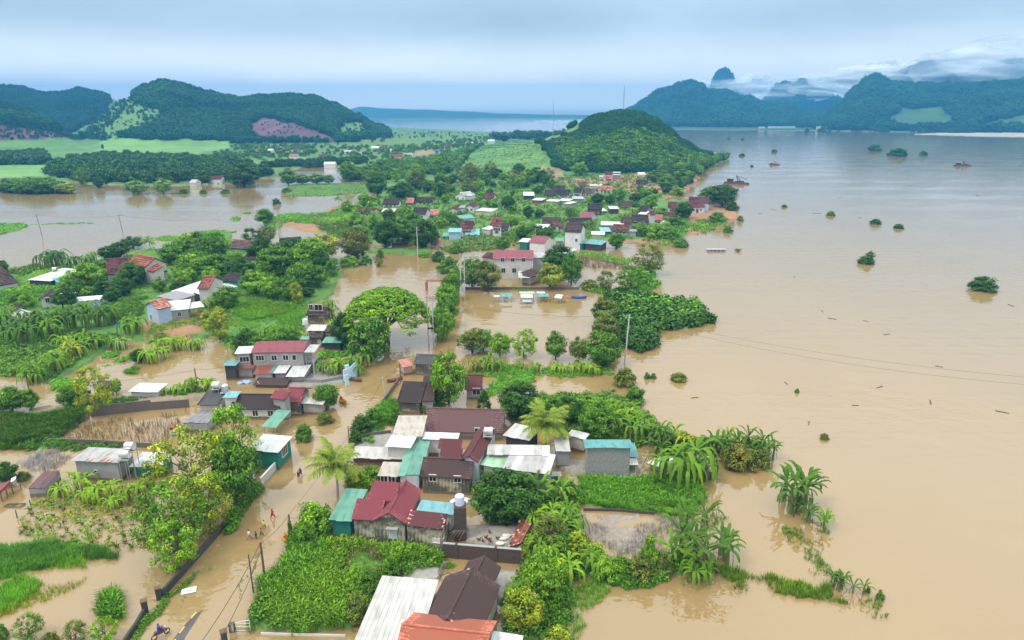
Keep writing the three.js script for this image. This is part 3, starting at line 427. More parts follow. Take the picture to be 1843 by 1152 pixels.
H('teal sheet roofs with a water tank beside the slanting slate roof', 'the teal tank roofs', [{ e: [400, 716, 425, 716, 3.6, 436, 704], k: 'm', roof: 'cyan', wall: 'offwhite', rise: 0.06 }], 'shed', 'shed');
H('green sheet roof on posts beside the yellowish roadside tree', 'the green post roof', [{ e: [470, 768, 496, 770, 786, 512, 738], k: 'm', roof: 'green', wall: 'cement', rise: 0.1, open: true }], 'shed', 'shed');
H('roofless house of bare grey block walls beside the flooded plot', 'the roofless block house', [{ e: [329, 760, 372, 762, 779, 402, 728], k: 'm', roof: 'grey', wall: 'grey', rise: -0.05, over: 0.02 }], 'building shell', 'building_shell');
H('white roofed roadside shop with green walls', 'the white roadside shop', [{ e: [446, 810, 501, 814, 846, 526, 785], k: 'm', roof: 'white', wall: 'deepgreen', rise: 0.04, windows: [[0.5, 2.2, 1.6, 1.8, 1, { bars: 3 }]] }], 'shop', 'shop');
H('old whitewashed house with a dark roof beside the huge spreading tree', 'the old whitewashed house', [
  { e: [550, 568, 585, 568.5, 584, 585.5, 555.5], roof: 'brown', wall: 'offwhite', kind: 'mould', rise: 0.5, windows: [[0.25, 4.2, 0.9, 1.5, 0, {}], [0.7, 4.2, 1.8, 1.5, 0, {}]] },
  { e: [551, 595, 583, 595.5, 3.4, 584, 584.5], k: 'm', roof: 'offwhite', wall: 'cement', kind: 'mould', rise: 0.1 }, { e: [584, 598, 609, 598, 3.2, 608, 585], k: 'm', roof: 'brown', wall: 'cement', kind: 'mould', rise: 0.3, tiles: true },
  { e: [556, 608, 580, 608, 2.4, 581, 600], k: 'm', roof: 'brown', wall: 'cement', kind: 'mould', rise: 0.3, tiles: true }, { e: [579, 617, 614, 617, 2.2, 608, 606], k: 'm', roof: 'green', wall: 'dark', rise: 0.1 }, { e: [539, 611, 556, 611, 2.2, 556, 605], k: 'm', roof: 'green', wall: 'dark', rise: 0.1 },
]);
// ---------------------------------------------------------------- left: the flooded garden plots
H('grey block shed with a rust streaked sheet roof', 'the rust streaked shed', [{ e: [127, 829, 212, 833.5, 868, 229, 808], k: 'm', roof: 'paletin', wall: 'grey', rise: 0.05, sheet: 1.0, windows: [[0.45, 1.5, 0.4, 0.4, 0, { bars: 1, thin: true }]], worn: (R, i) => ([2, 4, 5, 7, 8, 9].includes(i) || R() < 0.15 ? 'rust' : 'paletin') }], 'shed', 'shed');
H('white roofed green shed beside the rust streaked shed', 'the white roofed green shed', [{ e: [231, 841, 290, 840.5, 863, 319, 813], k: 'm', roof: 'white', wall: 'deepgreen', rise: 0.05 }], 'shed', 'shed');
H('small grey block hut with a worn red sheet roof in the flood', 'the small red roofed hut', [{ e: [49, 879.5, 81, 877.5, 896, 119, 846], k: 'm', roof: 'plum', wall: 'grey', rise: 0.05, over: 0.1 }], 'hut', 'hut');
H('white tarpaulin hut with a pale cloth front beside the earth lane', 'the white tarpaulin hut', [{ e: [230, 705, 283.7, 706, 718, 285, 689.5], k: 'm', roof: 'white', wall: 'pale', rise: 0.06 }], 'hut', 'hut');
H('old brown roofed house behind the tall white trunked tree', 'the brown roofed lane house', [{ e: [168, 697, 191, 698, 716, 200, 685], k: 'm', roof: 'plum', wall: 'cement', kind: 'mould', rise: 0.2, tiles: true }, { e: [132, 706, 165, 702, 717, 165, 698], k: 'm', roof: 'grey', wall: 'cement', kind: 'mould', rise: 0.1 }]);
// ---------------------------------------------------------------- left: the village on the lagoon shore
H('brown tile house cut by the picture edge beside the lagoon', 'the brown house at the picture edge', [{ e: [-14, 517, 34, 508, 524, 18, 491], roof: 'brown', wall: 'offwhite', rise: 0.45 }]);
H('workshop with a dark front wall and white sheet roof on the lagoon shore', 'the dark fronted workshop', [{ e: [49, 503.5, 91, 506, 517, 140, 484], k: 'm', roof: 'white', wall: 'dark', rise: 0.05 }, { e: [104, 509, 142, 503, 518, 141, 494], k: 'm', roof: 'teal', wall: 'teal', rise: 0.1 }], 'workshop', 'workshop');
H('white gable house with a brown roof and white side sheds', 'the white gable house', [{ e: [70, 538.5, 98, 536, 556, 120, 518.5], k: 'x', roof: 'brown', wall: 'offwhite', rise: 0.5, windows: [[0.5, 2.2, 0.9, 1.2, 0, { hood: true }]] }, { e: [96, 538, 140, 527, 2.8, 142, 520], k: 'm', roof: 'white', wall: 'offwhite', rise: 0.08 }, { e: [128, 543, 180, 539, 2.5, 185, 531], k: 'm', roof: 'white', wall: 'paleblue', rise: 0.06 }]);
H('cluster of weathered grey sheet roofs under the bananas', 'the weathered grey roofs', [{ e: [4, 563, 38, 574, 2.6, 62, 563], k: 'm', roof: 'paletin', wall: 'dark', rise: 0.06 }, { e: [2, 556, 26, 558, 3.0, 38, 547], k: 'm', roof: 'brown', wall: 'cement', rise: 0.3, tiles: true }]);
H('house with a tall orange hip roof and a brown porch', 'the tall orange roof', [{ e: [228, 474, 262, 481, 5.6, 268, 464], roof: 'brick', wall: 'offwhite', rise: 0.62 }, { e: [273, 493, 302, 488.5, 509, 290, 476], k: 'm', roof: 'brown', wall: 'offwhite', rise: 0.3, tiles: true, win: 2 }, { e: [258, 484, 275, 490, 4.6, 288, 475], k: 'm', roof: 'brick', wall: 'offwhite', rise: 0.4, tiles: true }]);
H('low maroon tile house beside the tall orange roof', 'the low maroon house', [{ e: [190, 494.5, 233, 491, 3.3, 236, 476], roof: 'maroon', wall: 'offwhite', rise: 0.42 }]);
H('pale blue house with an orange roof and a white side roof on bare soil', 'the pale blue house', [{ e: [259, 549, 282, 557.5, 586, 300, 538], k: 'x', roof: 'salmon', wall: 'paleblue', rise: 0.42, windows: [[0.3, 1.8, 0.7, 1.4, 0, {}]] }, { e: [284, 561, 340, 556, 584, 347, 538], k: 'm', roof: 'white', wall: 'cement', rise: 0.06, windows: [[0.15, 3.4, 0.9, 0.3, 0, { thin: true, bars: 1 }], [0.68, 2.4, 0.7, 1.1, 0, {}]] }, { e: [338, 556, 368, 551.5, 3.2, 360, 542], k: 'm', roof: 'white', wall: 'cement', rise: 0.06, open: true }]);
H('white sheet roofed house with a small red roof on top', 'the white sheet house', [{ e: [307, 524, 363, 531.5, 545, 395, 509], k: 'm', roof: 'white', wall: 'pale', rise: 0.05 }, { e: [363, 531, 428, 515.5, 3.2, 420, 508], k: 'm', roof: 'white', wall: 'dark', rise: 0.05 }, { e: [354, 520, 376, 520, 5.0, 381, 505], roof: 'brick', wall: 'offwhite', rise: 0.45 }, { e: [281, 533, 318, 541, 3.0, 322, 524], k: 'm', roof: 'grey', wall: 'cement', rise: 0.05 }]);
H('small dark brown roof behind the white sheet house', 'the small dark roof', [{ e: [398, 506, 426, 507.5, 3.0, 430, 495.5], roof: 'darkbrown', wall: 'teal', rise: 0.45 }]);
H('brown roofed house with a green sheet by the lagoon reeds', 'the brown house by the reeds', [{ e: [406.6, 446, 450.7, 449, 455, 450.5, 437.5], roof: 'plum', wall: 'teal', rise: 0.4 }]);
H('low house with a dark brown roof among the dense trees', 'the low house in the trees', [{ e: [436, 467, 466, 468, 475, 464, 457], roof: 'brown', wall: 'offwhite', rise: 0.4 }]);
H('low dark roofed shed at the lagoon shore behind the dense trees', 'the lagoon shed', [{ e: [508, 441, 546, 438, 2.5, 545, 431], roof: 'darkbrown', wall: 'offwhite', rise: 0.35 }], 'shed', 'shed');
// ---------------------------------------------------------------- the schoolhouse and its yard
{
  H('two storey house with a crimson sheet roof and three upper windows', 'the crimson two-storey house', [
    { e: [887, 466.5, 961, 466.5, 502, 960, 450], roof: 'red', wall: 'offwhite', rise: 0.3, tiles: false, windows: [[0.22, 6.0, 1.0, 1.3, 0, {}], [0.48, 6.0, 1.0, 1.3, 0, {}], [0.76, 6.0, 1.0, 1.3, 0, {}], [0.24, 2.6, 1.2, 1.5, 0, {}], [0.52, 2.6, 1.2, 1.5, 0, {}]] },
    { e: [959, 464, 982, 464, 5.6, 985, 454], k: 'm', roof: 'paletin', wall: 'offwhite', rise: 0.03 }, { e: [866, 463, 887, 466, 4.0, 890, 455], k: 'm', roof: 'maroon', wall: 'offwhite', rise: 0.3, tiles: true }, { e: [933, 500, 956, 500, 2.6, 955, 488], k: 'm', roof: 'offwhite', rise: 0.05, open: true }, { e: [955, 500, 976, 492, 2.6, 976, 476], k: 'm', roof: 'brown', wall: 'cement', rise: 0.35, tiles: true },
  ]);
}
H('white house with a crimson roof behind the two-storey house', 'the crimson roofed white house', [{ e: [951, 435.5, 981, 438, 454, 984, 427.5], roof: 'red', wall: 'white', rise: 0.35, tiles: false }, { e: [933, 435, 950, 436, 3.2, 952, 429], k: 'm', roof: 'white', wall: 'deepgreen', rise: 0.06 }]);
H('wide white sheet roof beside the crimson roofed white house', 'the wide white sheet roof', [{ e: [990, 453, 1020, 457, 3.0, 1024, 447], k: 'm', roof: 'white', wall: 'offwhite', rise: 0.06 }], 'shed', 'shed');
// ---------------------------------------------------------------- the village in the middle distance, nearest row first
const VILLAGE = [
  ['white two-storey house with a brown roof and green side fences', 'the white house with the green fences', [{ e: [1015, 417, 1046, 418.5, 6.6, 1052, 406], roof: 'brown', wall: 'white', rise: 0.5, windows: [[0.75, 3.6, 0.8, 1.2, 0, {}]] }, { e: [1014, 428, 1026, 429, 3.4, 1026, 424], k: 'm', roof: 'teal', wall: 'deepgreen', rise: 0.05 }, { e: [1025, 436, 1047, 439, 2.4, 1050, 433], k: 'm', roof: 'teal', wall: 'deepgreen', rise: 0.05 }, { e: [1051, 438, 1082, 441, 2.4, 1078, 432], k: 'm', roof: 'teal', wall: 'dark', rise: 0.08 }, { e: [1000, 434, 1015, 434, 2.4, 1018, 428], k: 'm', roof: 'green', wall: 'cement', rise: 0.06 }]],
  ['brick house with a turquoise sheet roof beside the flooded road', 'the turquoise roofed brick house', [{ e: [796, 425.5, 832, 425.5, 432.5, 831, 418.5], k: 'm', roof: 'teal', wall: 'brick', kind: 'brick', rise: 0.2 }, { e: [806, 418, 830, 418, 3.6, 834, 410.5], k: 'm', roof: 'cyan', wall: 'paleblue', rise: 0.15 }]],
  ['grey walled house with a turquoise sheet roof next to the brick house', 'the turquoise roofed grey house', [{ e: [837, 423, 863, 423, 429, 861, 412.5], roof: 'cyan', wall: 'paleblue', rise: 0.35, tiles: false }]],
  ['dark brown roof rising behind the turquoise roofs', 'the dark roof behind the turquoise roofs', [{ e: [828, 412, 852, 412, 3.6, 850, 404.5], roof: 'maroon', wall: 'offwhite', rise: 0.45 }]],
  ['house with a brown roof under a taller red roof', 'the stacked red and brown roofs', [{ e: [879, 414.5, 914, 415.5, 421, 912, 407], roof: 'brown', wall: 'white', rise: 0.45 }, { e: [885, 407.5, 903, 407.5, 5.0, 901, 400.5], roof: 'red', wall: 'white', rise: 0.5 }, { e: [867, 412, 882, 413.5, 2.8, 884, 406.5], k: 'm', roof: 'white', wall: 'offwhite', rise: 0.08 }]],
  ['low wooden house with a grey sheet roof under trees by the road', 'the grey roofed wooden house', [{ e: [703, 437, 736, 436, 442, 734, 428], k: 'm', roof: 'paletin', wall: 'wood', rise: 0.15 }]],
  ['small dark brown hut behind the pole stays', 'the small dark hut', [{ e: [773, 434, 788, 434, 441, 787, 427], roof: 'darkbrown', wall: 'brick', rise: 0.5 }]],
  ['white house with a dark gable roof near the power pole', 'the white house near the pole', [{ e: [741, 385.5, 766, 386, 399, 765, 377.5], roof: 'darkbrown', wall: 'white', rise: 0.45 }]],
  ['white house with a long orange roof', 'the long orange roof', [{ e: [764, 388.5, 790, 388, 394, 788, 380.5], roof: 'salmon', wall: 'offwhite', rise: 0.4 }]],
  ['tall maroon roofed house with a white gable', 'the tall maroon gable', [{ e: [807, 378, 823, 378.5, 388, 818, 367], k: 'x', roof: 'maroon', wall: 'offwhite', rise: 0.55 }, { e: [823, 374, 837, 374, 386, 836, 369], k: 'm', roof: 'grey', wall: 'offwhite', rise: 0.03 }]],
  ['bright white gable house with a maroon roof', 'the bright white gable house', [{ e: [836, 373, 853, 373.5, 384, 866, 362], k: 'x', roof: 'maroon', wall: 'white', rise: 0.55 }, { e: [854, 379, 884, 381, 2.8, 887, 374], k: 'm', roof: 'offwhite', wall: 'beige', rise: 0.06 }]],
  ['teal sheet roof half hidden by bushes', 'the half hidden teal roof', [{ e: [829, 394, 856, 392, 2.6, 852, 385.5], k: 'm', roof: 'teal', wall: 'offwhite', rise: 0.15 }]],
  ['maroon roofed house beside the coconut palms', 'the maroon house by the palms', [{ e: [636, 384, 668, 386, 391, 666, 371.5], roof: 'maroon', wall: 'offwhite', rise: 0.45 }]],
  ['white walled house with a dark brown roof behind the palms', 'the dark roof behind the palms', [{ e: [688, 368.5, 718, 368.5, 375, 717, 360], roof: 'darkbrown', wall: 'white', rise: 0.45 }, { e: [686, 381, 710, 381, 2.5, 709, 375], k: 'm', roof: 'beige', wall: 'brick', rise: 0.1 }]],
  ['small bright orange roof among the trees', 'the small bright orange roof', [{ e: [730, 366, 744, 366, 371, 743, 360], roof: 'salmon', wall: 'brick', rise: 0.4 }]],
  ['long dark brown roof in the back row', 'the long dark back roof', [{ e: [748, 364.5, 779, 364.5, 370, 778, 356.5], roof: 'darkbrown', wall: 'offwhite', rise: 0.4 }]],
  ['white house front hidden by a bare tree', 'the white house by the bare tree', [{ e: [818, 352, 838, 354, 362, 836, 344], k: 'x', roof: 'offwhite', wall: 'white', rise: 0.4 }]],
  ['maroon roof at the edge of the wood', 'the maroon roof at the wood', [{ e: [869, 357, 888, 357.5, 362, 887, 348.5], roof: 'maroon', wall: 'offwhite', rise: 0.45 }]],
  ['white roofed shed before the dark trees', 'the white shed before the trees', [{ e: [942, 352, 962, 352, 3.0, 961, 345], k: 'm', roof: 'white', wall: 'dark', rise: 0.15 }]],
  ['dark double gable house in the upper village', 'the dark double gable house', [{ e: [993, 343.5, 1018, 343.5, 350, 1016, 332.5], roof: 'darkbrown', wall: 'offwhite', rise: 0.5 }, { e: [979, 352, 1001, 352.5, 357, 1000, 344], roof: 'darkbrown', wall: 'offwhite', rise: 0.5 }, { e: [1004, 351, 1024, 351.5, 357, 1023, 343.5], roof: 'darkbrown', wall: 'offwhite', rise: 0.5 }]],
  ['row of flat white roofs before the double gable house', 'the flat white roofs', [{ e: [982, 362, 1005, 363, 2.6, 1006, 357], k: 'm', roof: 'offwhite', wall: 'grey', rise: 0.03 }, { e: [1004, 361, 1024, 362, 2.6, 1024, 357], k: 'm', roof: 'white', wall: 'grey', rise: 0.03 }, { e: [1014, 366, 1025, 367, 2.4, 1025, 362], k: 'm', roof: 'white', wall: 'grey', rise: 0.03 }]],
  ['single flat white roof at the banana grove', 'the single flat white roof', [{ e: [956, 360, 975, 361, 2.4, 974, 355.5], k: 'm', roof: 'offwhite', wall: 'brick', rise: 0.05 }]],
  ['smoking yard with grey white sheet roofs', 'the smoking yard roofs', [{ e: [1031, 358, 1052, 358, 2.8, 1053, 349], k: 'm', roof: 'paletin', wall: 'grey', rise: 0.05 }, { e: [1031, 346.5, 1046, 347, 3.5, 1045, 340.5], roof: 'darkbrown', wall: 'offwhite', rise: 0.45 }]],
  ['brown red roof beside the smoking yard', 'the brown red roof', [{ e: [1047, 347, 1068, 348, 3.0, 1067, 340], roof: 'plum', wall: 'beige', rise: 0.4 }]],
  ['pale green gable with a salmon roof in front', 'the pale green gable', [{ e: [1077, 337, 1092, 337, 342, 1088, 327.5], k: 'x', roof: 'palegreen', wall: 'palegreen', rise: 0.6, tiles: false }, { e: [1076, 342.5, 1102, 343, 349, 1101, 335.5], roof: 'salmon', wall: 'white', rise: 0.4 }]],
  ['white sheet roof behind the pale green gable', 'the white sheet behind the gable', [{ e: [1062, 334, 1077, 334, 2.8, 1077, 329.5], k: 'm', roof: 'white', wall: 'offwhite', rise: 0.06 }]],
  ['brown roof at the upper end of the village', 'the brown upper roof', [{ e: [1042, 334.5, 1056, 334.5, 339, 1055, 327], roof: 'plum', wall: 'beige', rise: 0.4 }]],
  ['pink and maroon roofs highest in the village', 'the pink and maroon roofs', [{ e: [1088, 322, 1104, 322, 327, 1103, 315.5], roof: 'salmon', wall: 'white', rise: 0.4 }, { e: [1089, 315, 1103, 315, 4, 1102, 310.5], roof: 'maroon', wall: 'offwhite', rise: 0.4 }]],
  ['pair of flat white roofs stepping up the slope', 'the stepped white roofs', [{ e: [1103, 315, 1117, 315, 3.4, 1118, 311], k: 'm', roof: 'offwhite', wall: 'grey', rise: 0.03 }, { e: [1104, 310.5, 1118, 310.5, 4.6, 1119, 307.5], k: 'm', roof: 'white', wall: 'grey', rise: 0.03 }]],
  ['narrow white roof by the upper trees', 'the narrow white upper roof', [{ e: [1079, 318, 1089, 318, 3.0, 1089, 313], k: 'm', roof: 'offwhite', wall: 'offwhite', rise: 0.1 }]],
  ['white gable house nearest the green hill', 'the white house by the hill', [{ e: [1149, 314, 1162, 314, 319, 1160, 308.5], k: 'm', roof: 'white', wall: 'white', rise: 0.3 }]],
  ['dark maroon roofs beside the white house by the hill', 'the dark maroon hill roofs', [{ e: [1163, 318, 1181, 319, 3.2, 1180, 312], roof: 'maroon', wall: 'dark', rise: 0.4 }]],
  ['dark brown gable below the white house by the hill', 'the dark gable below the hill', [{ e: [1144, 331, 1166, 331.5, 336, 1164, 321], roof: 'darkbrown', wall: 'offwhite', rise: 0.5 }, { e: [1154, 337.5, 1167, 337.5, 2.4, 1167, 333.5], k: 'm', roof: 'white', wall: 'offwhite', rise: 0.05 }]],
  ['long brown roof at the inlet', 'the long brown inlet roof', [{ e: [1113, 372.5, 1141, 373, 378, 1141, 364.5], roof: 'brown', wall: 'offwhite', rise: 0.42 }]],
  ['dark roof with a flat white porch', 'the dark roof with the white porch', [{ e: [1057, 377, 1084, 377.5, 3.2, 1083, 369], roof: 'darkbrown', wall: 'dark', rise: 0.42 }, { e: [1063, 380.5, 1093, 380, 384, 1094, 374.5], k: 'm', roof: 'white', wall: 'dark', rise: 0.05 }]],
  ['white sheet roof between two dark roofs', 'the white roof between dark roofs', [{ e: [1097, 376, 1115, 376, 3.0, 1115, 371], k: 'm', roof: 'offwhite', wall: 'dark', rise: 0.05 }]],
  ['white roofed shed by the inlet bushes', 'the white inlet shed', [{ e: [1148, 385, 1162, 386, 2.8, 1160, 379.5], k: 'm', roof: 'white', wall: 'grey', rise: 0.1 }, { e: [1150, 380, 1163, 381, 3.5, 1162, 375.5], roof: 'darkbrown', wall: 'grey', rise: 0.4 }]],
  ['white house with a bright red gable roof', 'the bright red gable', [{ e: [1041, 393, 1064, 394.5, 400, 1061, 385.5], roof: 'red', wall: 'offwhite', rise: 0.5, tiles: false }]],
  ['long low dark roof before the bright red gable', 'the long low dark roof', [{ e: [1026, 405, 1069, 404, 409, 1068, 395.5], roof: 'darkbrown', wall: 'offwhite', rise: 0.4 }]],
  ['brown roofs with a whitewashed gable wall', 'the whitewashed gable', [{ e: [975, 404, 1008, 404.5, 410, 1007, 396.5], roof: 'brown', wall: 'offwhite', rise: 0.45 }, { e: [992, 411, 1013, 411.5, 417, 1006, 400.5], k: 'x', roof: 'maroon', wall: 'offwhite', rise: 0.5 }, { e: [959, 410, 984, 411, 2.8, 988, 403], k: 'm', roof: 'white', wall: 'grey', rise: 0.05 }]],
  ['white sheet roof over a grey shed below the maroon roof', 'the white roofed grey shed', [{ e: [1064, 422, 1089, 422.5, 429, 1088, 416.5], k: 'm', roof: 'white', wall: 'offwhite', rise: 0.06 }]],
  ['maroon tile house with a pale teal porch roof', 'the maroon house with the teal porch', [{ e: [1102, 417, 1131, 418, 424, 1129, 405.5], roof: 'maroon', wall: 'offwhite', rise: 0.42 }, { e: [1081, 417, 1100, 417, 424, 1100, 409], k: 'm', roof: 'cyan', wall: 'dark', rise: 0.1 }, { e: [1131, 416, 1146, 417, 428, 1146, 413], k: 'm', roof: 'grey', wall: 'cement', rise: 0.03 }]],
  ['broad white sheet roof in the village centre', 'the broad white village roof', [{ e: [1081, 405, 1123, 406, 3.0, 1122, 396], k: 'm', roof: 'offwhite', wall: 'grey', rise: 0.05 }]],
  ['large dark brown roof with a grey gable', 'the large dark village roof', [{ e: [1135, 400, 1166, 401, 406, 1163, 387.5], roof: 'darkbrown', wall: 'cement', rise: 0.5 }, { e: [1117, 403, 1137, 403.5, 3.0, 1136, 395], roof: 'brown', wall: 'cement', rise: 0.4 }]],
  ['house with a light red roof and a small pavilion', 'the light red roof', [{ e: [1164, 396.5, 1194, 397, 402, 1192, 387.5], roof: 'brick', wall: 'offwhite', rise: 0.42, tiles: false }, { e: [1170, 387, 1180, 387, 5, 1179, 383], roof: 'maroon', wall: 'offwhite', rise: 0.5 }]],
  ['maroon roof next to the light red roof', 'the maroon riverside roof', [{ e: [1194, 393, 1215, 394, 399, 1214, 384.5], roof: 'maroon', wall: 'offwhite', rise: 0.42 }, { e: [1187, 402, 1202, 403, 408, 1202, 397.5], k: 'm', roof: 'paletin', wall: 'offwhite', rise: 0.05 }]],
  ['dark roofed house with white sheet near the inlet', 'the dark inlet house', [{ e: [1202, 374, 1220, 374.5, 383, 1219, 367], roof: 'maroon', wall: 'offwhite', rise: 0.45 }]],
  ['white house with two maroon roofs on the river bank', 'the twin maroon riverside roofs', [{ e: [1242, 374, 1270, 373, 385, 1266, 365.5], roof: 'maroon', wall: 'white', rise: 0.45 }, { e: [1240, 365, 1277, 366, 4.5, 1275, 357], roof: 'maroon', wall: 'paleblue', rise: 0.45 }]],
];
for (const [label, short, blocks] of VILLAGE) H(label, short, blocks.map((q) => (q.windows || (q.k ?? 'g') === 'm' || q.e[2] - q.e[0] < 14 ? q : { ...q, win: 2, ...(q.k === 'x' ? {} : { door: 0.5 }) })));
// ---------------------------------------------------------------- far houses on the plain
const FAR_HOUSES = [
  ['long white barrack with a brown roof above the dark round tree', [384, 287, 433, 287.5, 3.2, 432, 282], 'plum', 'white'], ['long white school with a maroon roof below the burnt slope', [499, 269, 550, 269.5, 4.2, 549, 263.5], 'maroon', 'white'], ['white end pavilion of the long white school', [481, 271, 490, 271, 4, 489, 266], 'offwhite', 'white'],
  ['white roofed hall at the foot of the wooded hill', [400, 256.5, 432, 256, 3.2, 428, 252.5], 'white', 'offwhite'], ['small red roof beside the white roofed hall', [455, 265, 466, 265, 3.2, 465, 260], 'brick', 'offwhite'], ['white bungalow with a pink roof below the long white school', [520, 281, 535, 282, 3.2, 533, 276], 'salmon', 'white'],
  ['red farmhouse roof in the middle of the dark wood', [216, 285, 232, 285, 3.2, 231, 278], 'brick', 'white'], ['brown farmhouse roof in the dark wood', [160, 285, 180, 284.5, 3.2, 178, 280], 'plum', 'white'], ['white shed at the end of the dark wood farm', [243, 286, 260, 284, 3.2, 258, 281.5], 'offwhite', 'white'], ['small white shed between the dark wood farmhouses', [198, 284, 207, 284, 3.2, 206, 280.5], 'white', 'offwhite'],
  ['white roofed farm under the hill clearing', [247, 247, 268, 247.5, 3.2, 266, 243.5], 'offwhite', 'white'], ['brown farm roof under the hill clearing', [270, 248, 284, 248, 3.2, 283, 243.5], 'plum', 'offwhite'], ['white farm shed at the foot of the wooded hill', [286, 249, 302, 249, 3.2, 300, 245], 'white', 'white'], ['white hut below the burnt shoulder', [50, 251.5, 66, 251.5, 3.2, 65, 248], 'white', 'white'],
  ['maroon roof beside the dark round tree', [375, 323, 397, 323, 3, 396, 315.5], 'maroon', 'white'], ['grey roof in the shore trees by the brown strip', [340, 329, 352, 329, 2.6, 351, 325], 'paletin', 'offwhite'],
  ['blue sheet roof in the far hamlet', [780, 272.5, 791, 272.5, 3.2, 790, 269], 'blue', 'white'], ['white block on the rise before the far lake', [878, 254, 890, 253, 5, 889, 248.5], 'white', 'white'], ['brown shed of the far hamlet brickyard', [704, 283, 724, 281.5, 3.2, 722, 277], 'brick', 'beige'], ['grey roof of the far hamlet by the plantation', [620, 297, 634, 297.5, 3, 633, 291.5], 'paletin', 'white'],
  ['white villa of the far hamlet', [582, 297, 602, 294, 3, 600, 289.5], 'white', 'white'], ['dark far hamlet roof with white sheet', [573, 282, 586, 282, 3, 585, 277], 'plum', 'white'], ['pale far hamlet roof at the field corner', [618, 273.5, 634, 273, 3, 633, 270], 'paletin', 'white'], ['far hamlet roof below the green clearing', [638, 277, 650, 277, 3, 649, 273], 'grey', 'white'],
  ['white far hamlet roof near the electric mast', [668, 266, 682, 266, 3, 681, 262.5], 'white', 'white'], ['red far hamlet roof near the electric mast', [684, 264, 698, 264, 3, 697, 260], 'brick', 'white'], ['dark far hamlet roofs by the wooded knoll', [800, 262, 815, 262, 3, 814, 258.5], 'plum', 'white'], ['slate far hamlet roof by the wooded knoll', [818, 260.5, 832, 260.5, 3, 831, 257], 'slate', 'white'], ['pale far hamlet roof beyond the wooded knoll', [838, 258, 852, 258, 3, 851, 255], 'paletin', 'white'],
  ['white far hamlet hut before the terraces', [700, 271, 712, 271, 3, 711, 268], 'offwhite', 'white'], ['far hamlet longhouse beside the dry terraces', [726, 280, 742, 279, 3, 740, 275.5], 'beige', 'white'],
];
for (const [label, e, roof, wall] of FAR_HOUSES) e[3] = e[1] = (e[1] + e[3]) / 2;
for (const [label, e, roof, wall] of FAR_HOUSES) H(label, null, { e, roof, wall, rise: 0.4, tiles: ['white', 'offwhite', 'paletin', 'grey', 'blue'].includes(roof) ? false : true, size: 1.0, over: 0.2, ...(e[2] - e[0] > 45 ? { win: 8 } : {}) }, 'house', 'far_house');

// ---------------------------------------------------------------- foliage shapes
class Leafage {                                                                   // many small bent leaf faces, indexed
  constructor() { this.p = []; this.n = []; this.c = []; this.i = []; }
  leaf(pos, dir, up, len, wid, col, soft) {
    const side = dir.clone().cross(up).normalize().multiplyScalar(wid / 2), mid = pos.clone().addScaledVector(dir, len * 0.5), tip = pos.clone().addScaledVector(dir, len); tip.addScaledVector(up, -len * 0.25);
    const k = this.p.length / 3, n = up.clone().lerp(soft ?? up, 0.6).normalize();
    for (const v of [pos, mid.clone().add(side), tip, mid.clone().sub(side)]) { this.p.push(v.x, v.y, v.z); this.n.push(n.x, n.y, n.z); this.c.push(...col); }
    this.i.push(k, k + 1, k + 2, k, k + 2, k + 3);
  }
  strip(points, widths, up, col, tipcol) {                                         // a long leaf: folded along its middle
    const k = this.p.length / 3, m = points.length;
    for (let j = 0; j < m; j++) {
      const d = points[Math.min(m - 1, j + 1)].clone().sub(points[Math.max(0, j - 1)]).normalize(), s = d.clone().cross(up).normalize(), n = s.clone().cross(d).normalize(), w = widths[j] / 2, t = j / (m - 1);
      const c = col.map((x, q) => lerp(x, (tipcol ?? col)[q], t));
      for (const [o, dy] of [[-w, -w * 0.5], [0, 0], [w, -w * 0.5]]) { const v = points[j].clone().addScaledVector(s, o).addScaledVector(n, dy); this.p.push(v.x, v.y, v.z); const nn = n.clone().addScaledVector(s, Math.sign(o) * 0.4).normalize(); this.n.push(nn.x, nn.y, nn.z); this.c.push(...c); }
      if (j) { const a = k + (j - 1) * 3, b = k + j * 3; this.i.push(a, a + 1, b + 1, a, b + 1, b, a + 1, a + 2, b + 2, a + 1, b + 2, b + 1); }
    }
  }
  geo() { const g = new THREE.BufferGeometry(); g.setAttribute('position', new THREE.Float32BufferAttribute(this.p, 3)); g.setAttribute('normal', new THREE.Float32BufferAttribute(this.n, 3)); g.setAttribute('color', new THREE.Float32BufferAttribute(this.c, 3)); g.setIndex(this.i); return g; }
}
const leafMat = (key, rgb) => M('leaf ' + key, { physical: true, rgb, vertexColors: true, roughness: 0.62, side: THREE.DoubleSide, transmission: 0.3, thickness: 0, specularIntensity: 0.18 });
const GREEN = { dark: [0.080, 0.195, 0.024], mid: [0.150, 0.330, 0.028], bright: [0.25, 0.48, 0.032], yellow: [0.36, 0.47, 0.036], olive: [0.22, 0.29, 0.05], blue: [0.06, 0.22, 0.07], rust: [0.23, 0.25, 0.04], pale: [0.28, 0.48, 0.12], lush: [0.24, 0.55, 0.05], reed: [0.15, 0.38, 0.05], frond: [0.22, 0.34, 0.045], straw: [0.44, 0.38, 0.16], hill: [0.055, 0.185, 0.04], field: [0.32, 0.60, 0.10] };
const LEAF = {}; for (const k in GREEN) LEAF[k] = leafMat(k, GREEN[k]);
const barkMat = M('bark', { rgb: [0.17, 0.13, 0.10], roughness: 0.95, map: T.grain }), paleBark = M('pale bark', { rgb: [0.42, 0.39, 0.34], roughness: 0.9, map: T.grain });
const up = V(0, 1, 0);
function onSphere(R) { const z = R() * 2 - 1, a = R() * 6.2832, s = Math.sqrt(1 - z * z); return V(s * Math.cos(a), z, s * Math.sin(a)); }
